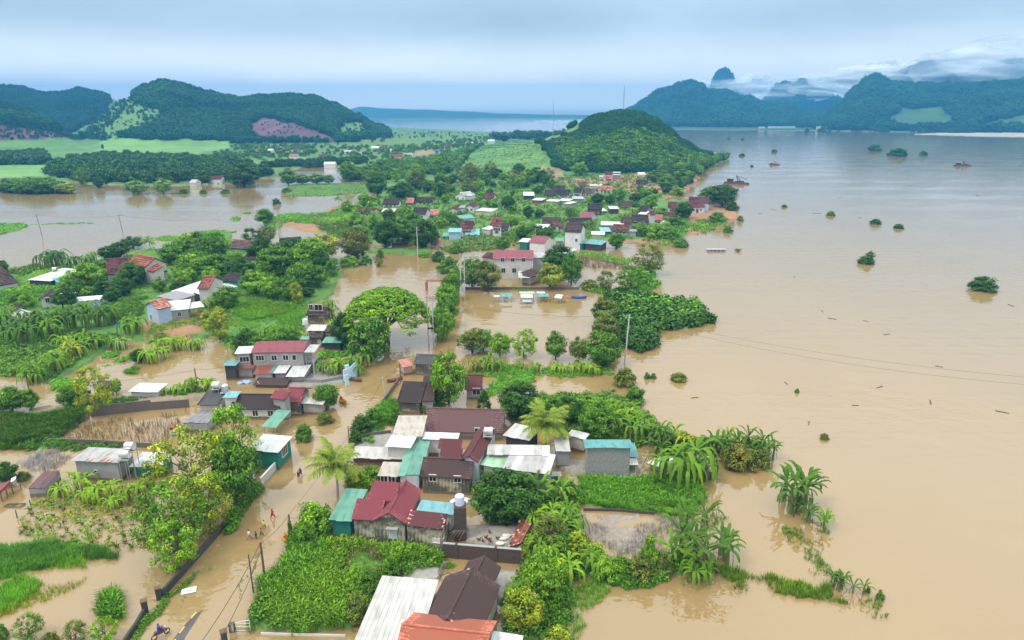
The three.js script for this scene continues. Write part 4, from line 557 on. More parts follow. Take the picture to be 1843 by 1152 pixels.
// crown of unit width and unit height (its foot at y = 0); clumps of leaves with gaps between them
function crownGeo(seed, { form = 'round', clumps = 60, leaves = 34, leaf = 0.07, clump = 0.15, tips = 0.25 }) {
  const R = rng(seed), L = new Leafage(), lop = [0.8 + 0.4 * R(), 0.8 + 0.4 * R(), R() * 6.28], cents = [];
  for (let i = 0; i < clumps; i++) {
    const d = onSphere(R), a = Math.atan2(d.z, d.x), bulge = 0.8 + 0.32 * vnoise(a * 1.1 + 9, d.y * 2.2, seed); let c;
    if (form === 'cone') { const t = Math.pow(R(), 1.3), r = (1 - t) * 0.42 * bulge + 0.03; c = V(Math.cos(a) * r, 0.08 + t * 0.86, Math.sin(a) * r); }
    else if (form === 'bush') { const rad = 0.40 * bulge * Math.pow(R(), 0.2); c = V(d.x * rad, 0.06 + Math.abs(d.y) * 0.82 * bulge * Math.pow(R(), 0.25), d.z * rad); }
    else if (form === 'umbrella') { const r = Math.sqrt(R()) * 0.46; c = V(Math.cos(a) * r, 0.26 + 0.69 * Math.sqrt(Math.max(0, 1 - (r / 0.475) ** 2)) * (0.9 + 0.12 * bulge) - 0.16 * R() * R(), Math.sin(a) * r); }
    else if (form === 'loose') { const rad = (0.18 + 0.26 * Math.pow(R(), 0.5)) * bulge; c = V(d.x * rad * lop[0], 0.52 + d.y * 0.44 * bulge, d.z * rad * lop[1]); }
    else { const rad = 0.40 * bulge * Math.pow(R(), 0.22); c = V(d.x * rad, 0.5 + d.y * 0.44 * bulge * Math.pow(R(), 0.2), d.z * rad); }
    cents.push(c);
    const flat = form === 'umbrella' ? 0.32 : 0.75, size = clump * (0.6 + 0.8 * R()), tint = 0.62 + 0.6 * R(), warm = R() < tips ? 1 + 0.9 * R() : 1;
    for (let k = 0; k < leaves; k++) {
      const o = onSphere(R), q = c.clone().add(V(o.x * size, o.y * size * flat, o.z * size).multiplyScalar(0.55 + 0.45 * R()));
      const out = o.clone().multiplyScalar(0.7).add(c.clone().sub(V(0, 0.42, 0)).normalize().multiplyScalar(0.5)).add(V(0, 0.35, 0)).normalize();
      const dir = onSphere(R).addScaledVector(out, 0.3); dir.addScaledVector(out, -dir.dot(out) * 0.6); dir.y -= 0.25; dir.normalize();
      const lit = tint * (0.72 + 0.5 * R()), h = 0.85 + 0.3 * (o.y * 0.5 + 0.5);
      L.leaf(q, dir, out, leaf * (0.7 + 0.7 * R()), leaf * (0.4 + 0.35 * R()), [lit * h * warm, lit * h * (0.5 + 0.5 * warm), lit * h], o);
    }
  }
  return { geo: L.geo(), cents };
}
function trunkGeo(cents, R, { lean = 0, fork = 0.35, r = 0.028, n = 9, foot = 0 }) {
  const mb = new MB(), top = V(lean, fork, lean * 0.5), mid = V(lean * 0.4 + (R() - 0.5) * 0.03, fork * 0.5, 0);
  mb.bar(V(0, -0.25 - foot, 0), mid, r * 1.25, undefined, r, 7); mb.bar(mid, top, r, undefined, r * 0.8, 7);
  const pick = [...cents].sort((a, b) => a.y - b.y).filter((_, i) => i % Math.max(1, Math.floor(cents.length / n)) === 0);
  for (const c of pick) { const k = top.clone().lerp(c, 0.45).add(V((R() - 0.5) * 0.06, -0.02, (R() - 0.5) * 0.06)); mb.bar(top, k, r * 0.5, undefined, r * 0.3, 5); mb.bar(k, c, r * 0.3, undefined, r * 0.1, 4); }
  return mb.geo();
}
const TREE = {};
function treeKind(key, variants, opt, trunk = {}) { TREE[key] = Array.from({ length: variants }, (_, i) => { const R = rng(key.length * 977 + i * 131 + 5), c = crownGeo(key.length * 101 + i * 17 + 3, opt); return { crown: c.geo, trunk: trunkGeo(c.cents, R, trunk) }; }); }
treeKind('round', 4, { clumps: 84, leaves: 56, leaf: 0.052, clump: 0.125 }, { fork: 0.3 });
treeKind('dense', 4, { clumps: 130, leaves: 50, leaf: 0.05, clump: 0.105, tips: 0.12 }, { fork: 0.3 });
treeKind('loose', 4, { form: 'loose', clumps: 80, leaves: 50, leaf: 0.042, clump: 0.095, tips: 0.4 }, { fork: 0.36, n: 16, r: 0.02 });
treeKind('cone', 2, { form: 'cone', clumps: 70, leaves: 44, leaf: 0.06, clump: 0.1 }, { fork: 0.4, r: 0.02 });
treeKind('bush', 4, { form: 'bush', clumps: 66, leaves: 46, leaf: 0.07, clump: 0.13 }, { fork: 0.2, r: 0.016 });
treeKind('small', 4, { clumps: 26, leaves: 18, leaf: 0.15, clump: 0.2 }, { fork: 0.3, n: 5 });
const WHAT = { round: 'tree', dense: 'tree', loose: 'tree', cone: 'tree', small: 'tree', bush: 'shrub' };
const LOOK = { dark: 'dark green', mid: 'mid green', bright: 'bright green', yellow: 'yellowish green', olive: 'olive grey', blue: 'bluish green', rust: 'russet green', pale: 'pale green' };
const FORM = { round: 'round crowned', dense: 'dense', loose: 'loose open', cone: 'pointed', small: 'small', bush: 'rounded' };
let treeNo = 0;
const TREES = [];
// a tree by the photo: foot, crown width and whole height in photo pixels
function tree(x, y, w, h, form, tint, label, opt = {}) {
  const R = rng(7000 + treeNo * 37), k = TREE[form][treeNo++ % TREE[form].length], p = at(x, y), dist = scaleAt(x, y), W = w / dist, Hm = Math.max(heightFor(x, y, y - h), W * 0.5);
  p.y = opt.y ?? Math.max(0, groundAt(p.x, p.z)[0]);
  const name = form === 'bush' ? 'shrub' : opt.name ?? 'tree', o = thing(name, p, label, WHAT[form], opt.group);
  const inner = (n, g, m) => { const q = mesh(n, g, m, o); q.scale.set(W * 1.1, Hm, W * 1.1); q.rotation.y = opt.turn ?? R() * 6.28; return q; };
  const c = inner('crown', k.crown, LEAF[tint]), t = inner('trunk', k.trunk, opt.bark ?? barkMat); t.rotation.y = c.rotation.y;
  if (!label) DRAFTS.push({ o, desc: opt.desc ?? LOOK[tint] + ' ' + FORM[form] + ' ' + WHAT[form], x, y, own: opt.own });
  TREES.push([p.x, p.z, W]); return o;
}
// ---------------------------------------------------------------- named trees of the foreground and the road
for (const a of [
  [424, 850, 96, 122, 'loose', 'bright', 'tallest loose bright green roadside tree behind the white shop'], [352, 900, 132, 126, 'loose', 'yellow', 'wide yellowish roadside tree with its crown before the white roofed green shed'], [428, 908, 96, 126, 'round', 'mid', 'dense green roadside tree beside the long white roadside wall'],
  [326, 985, 116, 118, 'loose', 'mid', 'loose green tree leaning over the flooded crop plot'], [378, 955, 88, 100, 'loose', 'yellow', 'yellowish tree with a dark bare trunk on the road edge'], [322, 1024, 84, 92, 'loose', 'bright', 'lowest loose roadside tree beside the mossy road wall'],
  [588, 736, 52, 48, 'dense', 'mid', 'round clipped looking tree at the roadside before the bright red tile house'], [808, 728, 70, 98, 'dense', 'bright', 'tall dense tree between the angled dark brown house and the small maroon house'], [746, 732, 26, 30, 'dense', 'blue', 'small round bluish tree before the angled dark brown house'], [871, 742, 32, 42, 'cone', 'dark', 'small pointed dark tree beside the small maroon house'],
  [668, 648, 80, 82, 'dense', 'mid', 'dense green tree in front of the huge spreading tree'], [622, 628, 46, 70, 'dense', 'dark', 'dark tree between the old whitewashed house and the huge spreading tree'],
  [640, 466, 64, 56, 'dense', 'rust', 'big round russet tree standing in the flooded field'], [178, 746, 64, 92, 'loose', 'yellow', 'tall thin tree with a pale forked trunk by the lane wall', { bark: paleBark }], [131, 738, 46, 42, 'dense', 'mid', 'round green tree at the lane beside the long dark wall'],
  [910, 930, 130, 84, 'dense', 'dark', 'broad dense dark tree beside the low pale blue sheet roof', {}], [980, 1082, 82, 90, 'round', 'bright', 'bright green tree beside the joined dark brown roofs'], [942, 1135, 80, 72, 'round', 'yellow', 'yellow flecked tree at the flat white sheet roof'], [1072, 792, 74, 66, 'dense', 'mid', 'round dark tree behind the teal roofed brick shed'],
  [440, 336, 64, 44, 'dense', 'dark', 'large dark round tree at the edge of the brown flooded strip'], [294, 349, 34, 30, 'round', 'pale', 'pale round tree standing on the lagoon dike'], [248, 349, 44, 26, 'round', 'pale', 'wide pale tree beside the pale round tree on the lagoon dike'],
]) { const t = tree(...a); if (a[6]) LANDMARKS.push(['the ' + a[6].split(' ').slice(0, 4).join(' ').replace(/ (behind|with|in|at|between|standing|leaning|looking|beside|on|crown.*)$/, ''), a[0], a[1]]); }
LANDMARKS.length -= 22;                                                           // those short phrases would not single a tree out
// the huge spreading rain tree
{
  const p = at(698, 618), px = scaleAt(698, 618), W = 164 / px, Hm = heightFor(698, 618, 515), c = crownGeo(4242, { form: 'umbrella', clumps: 620, leaves: 44, leaf: 0.026, clump: 0.05, tips: 0.35 });
  const o = thing('rain_tree', p, 'huge spreading tree with a domed umbrella crown over the flooded road', 'tree'); const m = mesh('crown', c.geo, LEAF.bright, o); m.scale.set(W, Hm, W);
  const R = rng(99), mb = new MB(), fork = V(-0.02, 0.26, 0); mb.bar(V(0.0, -0.1, 0), fork, 0.035, undefined, 0.03, 8);
  const limbs = []; for (let i = 0; i < 9; i++) { const a = i / 9 * 6.28 + R() * 0.4, k = V(Math.cos(a) * 0.2, 0.46 + R() * 0.1, Math.sin(a) * 0.2); mb.bar(fork, k, 0.02, undefined, 0.011, 6); limbs.push(k); }
  c.cents.forEach((q, i) => { if (i % 3) return; const k = limbs.reduce((b, l) => (l.distanceTo(q) < b.distanceTo(q) ? l : b)); mb.bar(k, q, 0.007, undefined, 0.002, 4); });
  const t = mb.build('trunk', barkMat, o); t.scale.set(W, Hm, W); TREES.push([p.x, p.z, W]); LANDMARKS.push(['the huge spreading tree', 690, 600]);
}
// ---------------------------------------------------------------- trees and shrubs in rows and gardens, one by one: [x, foot y, width, height, form, tint]
for (const a of [
  [850, 634, 58, 46, 'round', 'olive'], [870, 630, 44, 40, 'round', 'mid'], [900, 640, 44, 44, 'round', 'bright'], [943, 643, 48, 52, 'loose', 'bright'], [1000, 647, 44, 54, 'round', 'mid'], [1042, 650, 38, 46, 'round', 'olive'], [1085, 658, 78, 66, 'dense', 'mid'], [1090, 622, 54, 60, 'dense', 'olive'], [1086, 584, 52, 52, 'round', 'olive'],
]) tree(...a, undefined, { desc: LOOK[a[5]] + ' ' + FORM[a[4]] + ' tree in the row across the flooded yard', own: true });
for (const a of [
  [797, 612, 48, 62, 'dense', 'bright'], [803, 588, 46, 56, 'dense', 'mid'], [806, 562, 46, 54, 'dense', 'bright'], [812, 540, 44, 50, 'dense', 'mid'], [820, 522, 32, 42, 'round', 'bright'],
]) tree(...a, undefined, { desc: LOOK[a[5]] + ' tree in the dense row along the flooded road', own: true });
for (const a of [
  [850, 518, 52, 58, 'round', 'mid'], [878, 524, 54, 60, 'round', 'olive'], [990, 520, 52, 50, 'round', 'yellow'], [1006, 500, 62, 62, 'dense', 'dark'], [1028, 512, 44, 62, 'round', 'mid'], [905, 452, 28, 28, 'dense', 'mid'], [695, 446, 52, 54, 'dense', 'dark'], [728, 440, 50, 48, 'dense', 'mid'], [762, 446, 56, 56, 'dense', 'dark'], [745, 425, 46, 44, 'round', 'mid'],
  [1110, 447, 34, 30, 'dense', 'mid'], [1166, 494, 52, 54, 'loose', 'olive'], [1090, 524, 36, 38, 'loose', 'olive'], [1135, 530, 54, 54, 'loose', 'mid'], [1155, 512, 40, 34, 'bush', 'bright'], [1060, 520, 40, 20, 'bush', 'olive'],
  [1125, 694, 44, 38, 'bush', 'olive'], [1141, 726, 40, 38, 'bush', 'mid'], [1165, 681, 14, 12, 'bush', 'mid'], [936, 752, 80, 58, 'dense', 'dark'], [985, 758, 60, 44, 'dense', 'mid'], [1024, 768, 56, 52, 'dense', 'dark'], [1010, 740, 50, 26, 'bush', 'mid'], [1060, 745, 60, 30, 'bush', 'bright'],
  [386, 478, 60, 62, 'dense', 'mid'], [362, 462, 44, 46, 'round', 'mid'], [334, 466, 60, 46, 'round', 'bright'], [240, 446, 42, 22, 'round', 'dark'], [215, 466, 40, 30, 'dense', 'dark'], [196, 470, 34, 26, 'dense', 'dark'], [310, 478, 50, 38, 'dense', 'mid'], [350, 496, 60, 44, 'round', 'bright'], [390, 500, 60, 44, 'dense', 'mid'], [436, 512, 56, 50, 'dense', 'dark'], [470, 470, 50, 46, 'round', 'dark'], [480, 442, 40, 34, 'loose', 'dark'], [452, 446, 30, 34, 'loose', 'dark'],
  [500, 500, 72, 58, 'dense', 'mid'], [525, 480, 64, 52, 'dense', 'dark'], [560, 490, 76, 62, 'dense', 'bright'], [585, 470, 56, 50, 'round', 'yellow'], [545, 520, 60, 50, 'round', 'mid'], [460, 532, 60, 46, 'round', 'bright'], [492, 540, 50, 46, 'round', 'bright'], [520, 545, 44, 48, 'round', 'mid'], [575, 520, 40, 42, 'round', 'mid'], [600, 500, 34, 34, 'loose', 'mid'], [535, 552, 24, 40, 'loose', 'yellow'], [410, 560, 50, 46, 'round', 'mid'],
  [165, 520, 60, 46, 'round', 'bright'], [186, 505, 40, 36, 'round', 'mid'], [240, 515, 44, 44, 'dense', 'mid'], [222, 535, 46, 34, 'dense', 'dark'], [205, 548, 32, 28, 'dense', 'dark'], [262, 510, 28, 28, 'round', 'mid'], [120, 560, 44, 40, 'dense', 'dark'], [5, 495, 24, 26, 'dense', 'dark'], [330, 505, 36, 30, 'loose', 'mid'],
  [396, 612, 56, 60, 'loose', 'yellow'], [380, 586, 44, 30, 'bush', 'yellow'], [446, 636, 52, 42, 'dense', 'dark'], [476, 640, 54, 40, 'dense', 'mid'], [505, 632, 56, 44, 'bush', 'mid'], [530, 622, 44, 34, 'bush', 'mid'], [250, 652, 30, 26, 'dense', 'dark'],
  [22, 742, 60, 48, 'dense', 'mid'], [58, 742, 34, 40, 'round', 'mid'], [-6, 745, 40, 44, 'dense', 'dark'], [210, 708, 22, 28, 'round', 'bright'], [14, 872, 44, 42, 'dense', 'dark'], [44, 862, 26, 16, 'bush', 'olive'], [55, 1150, 42, 44, 'loose', 'mid'], [138, 1156, 44, 36, 'loose', 'olive'], [192, 1154, 44, 42, 'loose', 'bright'], [2, 1150, 30, 30, 'bush', 'mid'], [92, 1156, 30, 20, 'bush', 'olive'],
  [568, 962, 76, 62, 'bush', 'bright'], [545, 985, 50, 40, 'bush', 'mid'], [645, 1116, 52, 56, 'bush', 'olive'], [662, 1062, 46, 36, 'bush', 'mid'], [690, 1075, 50, 34, 'bush', 'dark'], [640, 1050, 40, 32, 'bush', 'bright'], [700, 1040, 44, 36, 'bush', 'mid'], [660, 872, 60, 36, 'bush', 'bright'], [640, 868, 46, 30, 'bush', 'yellow'], [672, 860, 30, 26, 'bush', 'bright'],
  [548, 792, 36, 34, 'bush', 'mid'], [584, 760, 34, 22, 'bush', 'olive'], [650, 782, 42, 36, 'bush', 'dark'], [672, 765, 40, 34, 'bush', 'mid'], [640, 800, 28, 26, 'bush', 'dark'], [716, 762, 30, 22, 'bush', 'dark'], [770, 738, 40, 26, 'bush', 'mid'], [790, 726, 30, 30, 'bush', 'mid'],
  [985, 990, 70, 58, 'loose', 'olive'], [1010, 1000, 60, 42, 'bush', 'mid'], [1040, 1000, 60, 44, 'bush', 'yellow'], [1088, 1040, 60, 40, 'bush', 'bright'], [1118, 1042, 50, 42, 'bush', 'mid'], [1150, 1040, 54, 44, 'bush', 'olive'], [1166, 1030, 34, 74, 'bush', 'bright'], [1192, 1034, 40, 44, 'bush', 'olive'], [1066, 1012, 60, 30, 'bush', 'yellow'], [1000, 1100, 40, 44, 'bush', 'mid'], [1005, 1160, 60, 36, 'bush', 'yellow'], [920, 1102, 44, 30, 'bush', 'mid'], [1026, 905, 36, 38, 'bush', 'mid'], [905, 905, 70, 30, 'bush', 'dark'], [1000, 915, 40, 28, 'bush', 'mid'],
  [1330, 838, 72, 48, 'bush', 'rust'], [1372, 842, 34, 40, 'bush', 'olive'], [1240, 808, 40, 26, 'bush', 'yellow'], [1210, 812, 40, 28, 'bush', 'dark'],
  [1300, 374, 58, 44, 'dense', 'dark'], [1276, 368, 40, 34, 'dense', 'mid'], [1318, 380, 26, 20, 'bush', 'dark'], [1290, 402, 36, 22, 'bush', 'mid'], [1310, 418, 20, 14, 'bush', 'mid'], [1230, 395, 36, 32, 'dense', 'dark'], [1216, 408, 36, 22, 'bush', 'mid'], [1180, 430, 44, 30, 'bush', 'bright'], [1205, 432, 40, 24, 'bush', 'mid'], [1225, 444, 34, 16, 'bush', 'mid'],
  [805, 490, 44, 34, 'bush', 'mid'], [790, 470, 30, 22, 'bush', 'dark'], [765, 462, 24, 12, 'bush', 'bright'], [820, 455, 30, 18, 'bush', 'mid'], [630, 478, 44, 18, 'bush', 'bright'], [660, 476, 24, 20, 'bush', 'mid'], [684, 464, 14, 20, 'bush', 'mid'], [682, 480, 20, 18, 'loose', 'olive'], [420, 292, 20, 16, 'dense', 'mid'],
  [1018, 300, 40, 24, 'dense', 'mid'], [1060, 312, 44, 34, 'dense', 'mid'], [1042, 318, 34, 26, 'round', 'bright'], [1180, 330, 34, 24, 'dense', 'mid'], [1200, 342, 40, 26, 'dense', 'mid'], [1230, 330, 44, 26, 'dense', 'mid'], [1218, 352, 30, 20, 'bush', 'bright'],
  [185, 269, 5, 9, 'dense', 'dark'], [70, 348, 60, 24, 'dense', 'mid'], [30, 346, 50, 22, 'dense', 'mid'], [120, 348, 40, 20, 'round', 'yellow'], [150, 335, 24, 34, 'loose', 'mid'], [178, 338, 20, 22, 'dense', 'dark'], [330, 348, 22, 8, 'bush', 'mid'], [366, 348, 16, 8, 'bush', 'mid'], [405, 348, 20, 6, 'bush', 'mid'],
  [520, 334, 34, 34, 'round', 'mid'], [498, 368, 16, 14, 'bush', 'dark'], [478, 405, 36, 30, 'dense', 'mid'], [515, 346, 18, 10, 'bush', 'mid'], [545, 332, 30, 20, 'round', 'mid'], [570, 331, 34, 20, 'round', 'mid'], [592, 331, 26, 18, 'round', 'mid'],
]) tree(...a);

// ---------------------------------------------------------------- scattered trees between the village houses, each on its own ground
const RECTS = [];
for (const o of scene.children) if (o.name.startsWith('house') || o.name.startsWith('shed')) { const b = new THREE.Box3().setFromObject(o); let x0 = 1e9, x1 = -1e9, y0 = 1e9, y1 = -1e9; for (const x of [b.min.x, b.max.x]) for (const y of [0, b.max.y]) for (const z of [b.min.z, b.max.z]) { const p = toPhoto(x, y, z); x0 = Math.min(x0, p[0]); x1 = Math.max(x1, p[0]); y0 = Math.min(y0, p[1]); y1 = Math.max(y1, p[1]); } RECTS.push([x0, x1, y0, y1]); }
function hides(x, y, w, h) { let m = 0; for (const [x0, x1, y0, y1] of RECTS) { if (y < y1 - 2) continue; const ox = Math.min(x + w / 2, x1) - Math.max(x - w / 2, x0), oy = Math.min(y, y1) - Math.max(y - h, y0); if (ox > 0 && oy > 0) m = Math.max(m, ox * oy / ((x1 - x0) * (y1 - y0))); } return m; }
function grove(poly, n, seed, sizes, forms, tints, opt = {}) {
  const R = rng(seed), bx = [Math.min(...poly.map((p) => p[0])), Math.max(...poly.map((p) => p[0]))], by = [Math.min(...poly.map((p) => p[1])), Math.max(...poly.map((p) => p[1]))]; let made = 0;
  for (let i = 0; i < n * 30 && made < n; i++) {
    const x = lerp(...bx, R()), y = lerp(...by, R()), s = lerp(...sizes, R()) * scaleAt(x, y), h = s * (0.75 + 0.5 * R()) * 0.95; if (!inside(poly, x, y)) continue;
    const p = at(x, y); if (onBuilding(p.x, p.z, 1.5) || hides(x, y, s, h) > (opt.hide ?? 0.3)) continue;
    if (TREES.some(([a, b, w]) => Math.hypot(a - p.x, b - p.z) < (w + s / scaleAt(x, y)) * (opt.apart ?? 0.32))) continue;
    made++; tree(x, y, s, h, forms[Math.floor(R() * forms.length)], tints[Math.floor(R() * tints.length)]);
  }
}
const VILLAGE_POLY = [[600, 405], [640, 372], [700, 350], [780, 336], [880, 322], [1000, 320], [1110, 312], [1230, 318], [1230, 345], [1170, 362], [1180, 380], [1240, 385], [1230, 420], [1150, 434], [1060, 432], [900, 440], [800, 436], [690, 442], [630, 436]];
grove(VILLAGE_POLY, 88, 31, [4, 8.5], ['dense', 'round', 'dense', 'small'], ['mid', 'dark', 'mid', 'bright', 'dark'], { hide: 0.28 });
grove([[660, 330], [820, 320], [960, 318], [1000, 330], [880, 350], [760, 360], [680, 362]], 30, 33, [8, 14], ['dense', 'round', 'loose'], ['mid', 'dark', 'bright', 'olive'], { hide: 0.3 });
grove([[610, 318], [700, 300], [780, 300], [830, 310], [790, 325], [680, 330], [610, 330]], 12, 36, [9, 14], ['dense', 'round'], ['mid', 'bright', 'mid'], {});
grove([[0, 560], [150, 520], [300, 500], [420, 490], [560, 480], [600, 500], [560, 545], [430, 545], [300, 530], [150, 560]], 26, 37, [4, 7], ['dense', 'round', 'bush'], ['mid', 'dark', 'bright'], { hide: 0.2 });
grove([[1180, 315], [1245, 300], [1300, 288], [1262, 312], [1240, 340], [1190, 330]], 22, 47, [7, 12], ['dense', 'round'], ['mid', 'dark', 'bright'], { apart: 0.3 });

// ---------------------------------------------------------------- bananas and palms
const stemMat = M('banana stem', { rgb: [0.16, 0.20, 0.07], roughness: 0.7 });
function bananaLeaf(seed, stiff) {
  const R = rng(seed), L = new Leafage(), pts = [], wid = [], n = 14, droop = stiff ? 0.22 + 0.15 * R() : 0.7 + 0.35 * R();
  for (let j = 0; j <= n; j++) { const t = j / n; pts.push(V((R() - 0.5) * 0.02, Math.sin(Math.min(1.2, t * 1.1)) * 0.78 - droop * t * t * t, t * (stiff ? 0.62 : 0.74))); wid.push(t < 0.1 ? 0.025 : (stiff ? 0.115 : 0.14) * Math.pow(Math.sin(Math.min(1, (t - 0.07) * 1.06) * 3.1), 0.55) * (j % 2 ? 0.62 + 0.3 * R() : 1.05) + 0.008); }
  const c = 0.8 + 0.4 * R(); L.strip(pts, wid, up, [c, c, c], [c * 1.35, c * 1.1, c * 0.85]); return L.geo();
}
function deadLeaf(seed) { const R = rng(seed), L = new Leafage(), pts = [], wid = []; for (let j = 0; j <= 8; j++) { const t = j / 8; pts.push(V((R() - 0.5) * 0.05, 0.06 * Math.sin(t * 3) - 0.75 * t * t, 0.32 * Math.sqrt(t))); wid.push(0.02 + 0.13 * Math.sin(t * 3) * (0.4 + 0.8 * R())); } L.strip(pts, wid, up, [2.2, 0.85, 2.5], [2.6, 1.0, 3]); return L.geo(); }
const BANANA = { soft: [1, 2, 3].map((s) => bananaLeaf(s, false)), stiff: [4, 5, 6].map((s) => bananaLeaf(s, true)) }; BANANA.soft.push(deadLeaf(7)); BANANA.stiff.push(deadLeaf(8));
{ const s = new Leafage(); }
const stemGeo = new MB().bar(V(0, -0.6, 0), V(0.03, 1, 0), 0.075, undefined, 0.045, 7).geo();
function bananaParts(R, stems, leaves, kind) {                                    // placements inside one clump, heights in clump heights
  const list = [], st = [];
  for (let s = 0; s < stems; s++) {
    const a = R() * 6.28, r = stems > 1 ? 0.18 + 0.2 * R() : 0, x = Math.cos(a) * r, z = Math.sin(a) * r, hh = 0.42 + 0.2 * R(); st.push([x, z, hh]);
    for (let l = 0; l < leaves; l++) { const m = new THREE.Matrix4(), q = new THREE.Quaternion().setFromEuler(new THREE.Euler(kind === 'stiff' ? -0.25 + R() * 0.9 : -0.2 + R() * 0.75, l * 2.4 + R() * 0.6, (R() - 0.5) * 0.3, 'YXZ')), k = 0.62 + 0.3 * R(); m.compose(V(x, hh * (0.95 + 0.08 * R()), z), q, V(k, k, k)); list.push([Math.floor(R() * 3), m]); }
    for (let l = 0; l < 2; l++) { const m = new THREE.Matrix4(); m.compose(V(x, hh * 0.88, z), new THREE.Quaternion().setFromEuler(new THREE.Euler(0.1 * R(), R() * 6.28, 0)), V(0.6, 0.6 + 0.2 * R(), 0.6)); list.push([3, m]); }
  }
  return { list, st };
}
const JOINED = {}; for (const kind of ['soft', 'stiff']) JOINED[kind] = [0, 1, 2, 3].map((v) => { const R = rng(v * 71 + kind.length), P = bananaParts(R, 2 + (v % 2), 9, kind); return { P, geo: mergeGeometries(P.list.map(([i, m]) => BANANA[kind][i].clone().applyMatrix4(m))) }; });
let bananaNo = 0;
function banana(x, y, hpx, tint = 'mid', kind = 'soft', label) {
  const p = at(x, y), s = heightFor(x, y, y - hpx) * 1.05, near = scaleAt(x, y) > 13.5, v = bananaNo++, J = JOINED[kind][v % 4]; p.y = Math.max(-0.1, groundAt(p.x, p.z)[0]);
  const o = thing('banana_plant', p, label, 'banana plant'); o.rotation.y = v * 1.7;
  for (const [a, b, h] of J.P.st) { const m = mesh('stem', stemGeo, stemMat, o); m.position.set(a * s, 0, b * s); m.scale.set(s, h * s, s); }
  if (near) for (const [i, m] of J.P.list) { const l = mesh('leaf', BANANA[kind][i], LEAF[tint], o); l.applyMatrix4(m); l.position.multiplyScalar(s); l.scale.multiplyScalar(s); }
  else { const f = mesh('foliage', J.geo, LEAF[tint], o); f.scale.setScalar(s); tag(f, null, null, null, 'stuff'); }
  if (!label) DRAFTS.push({ o, desc: (kind === 'stiff' ? 'upright ' : 'drooping ') + LOOK[tint] + ' banana clump', x, y });
}
for (const a of [[36, 628, 52, 'dark'], [75, 606, 48, 'dark'], [132, 598, 46, 'dark'], [172, 592, 44, 'dark'], [16, 618, 46, 'dark'], [52, 600, 40, 'dark'], [100, 612, 44, 'mid'], [150, 575, 34, 'mid'], [110, 580, 36, 'mid'], [10, 592, 36, 'mid'], [30, 580, 30, 'mid'], [198, 580, 30, 'mid'], [248, 606, 40, 'mid'], [236, 600, 30, 'mid'],
  [75, 684, 38, 'mid'], [100, 672, 38, 'mid'], [115, 658, 36, 'bright'], [130, 648, 34, 'yellow'], [152, 640, 34, 'mid'], [160, 628, 32, 'mid'], [180, 630, 32, 'mid'], [206, 628, 28, 'mid'], [224, 626, 26, 'pale'], [60, 690, 30, 'mid'], [140, 625, 30, 'mid'], [122, 634, 30, 'bright'],
  [268, 652, 32, 'bright'], [286, 648, 30, 'bright'], [262, 648, 26, 'mid'], [294, 634, 30, 'bright'], [308, 628, 30, 'bright'], [323, 626, 26, 'yellow'], [340, 628, 24, 'bright'], [356, 630, 24, 'bright'],
  [290, 711, 18, 'bright'], [322, 709, 22, 'bright'], [336, 708, 24, 'bright'], [350, 708, 26, 'mid'], [366, 706, 24, 'bright'], [379, 705, 22, 'bright'], [605, 672, 34, 'bright'], [628, 672, 36, 'mid'], [650, 664, 34, 'mid'], [590, 676, 26, 'mid'], [640, 676, 26, 'mid'], [572, 668, 22, 'pale'],
  [428, 640, 30, 'mid'], [490, 618, 34, 'mid'], [515, 612, 30, 'mid'], [545, 620, 26, 'bright'], [600, 575, 26, 'mid'], [590, 558, 22, 'mid'], [598, 592, 22, 'bright'], [385, 560, 26, 'mid'], [396, 552, 22, 'bright'], [92, 484, 36, 'dark'], [132, 486, 30, 'dark'], [160, 478, 22, 'mid'], [176, 472, 20, 'mid'], [104, 478, 26, 'dark'], [310, 470, 22, 'mid'], [470, 455, 18, 'blue'],
  [862, 668, 30, 'olive'], [882, 668, 32, 'mid'], [905, 668, 26, 'mid'], [934, 666, 18, 'mid'], [968, 668, 22, 'mid'], [1008, 672, 22, 'bright'], [1036, 670, 24, 'bright'], [1052, 672, 26, 'bright'], [1070, 672, 22, 'bright'],
  [1085, 750, 34, 'mid'], [1108, 748, 34, 'bright'], [1130, 756, 34, 'mid'], [1150, 768, 36, 'mid'], [1110, 778, 40, 'mid'], [1142, 790, 44, 'mid'], [1128, 770, 36, 'bright'], [1176, 792, 36, 'mid'], [1160, 778, 36, 'mid'],
]) banana(...a);
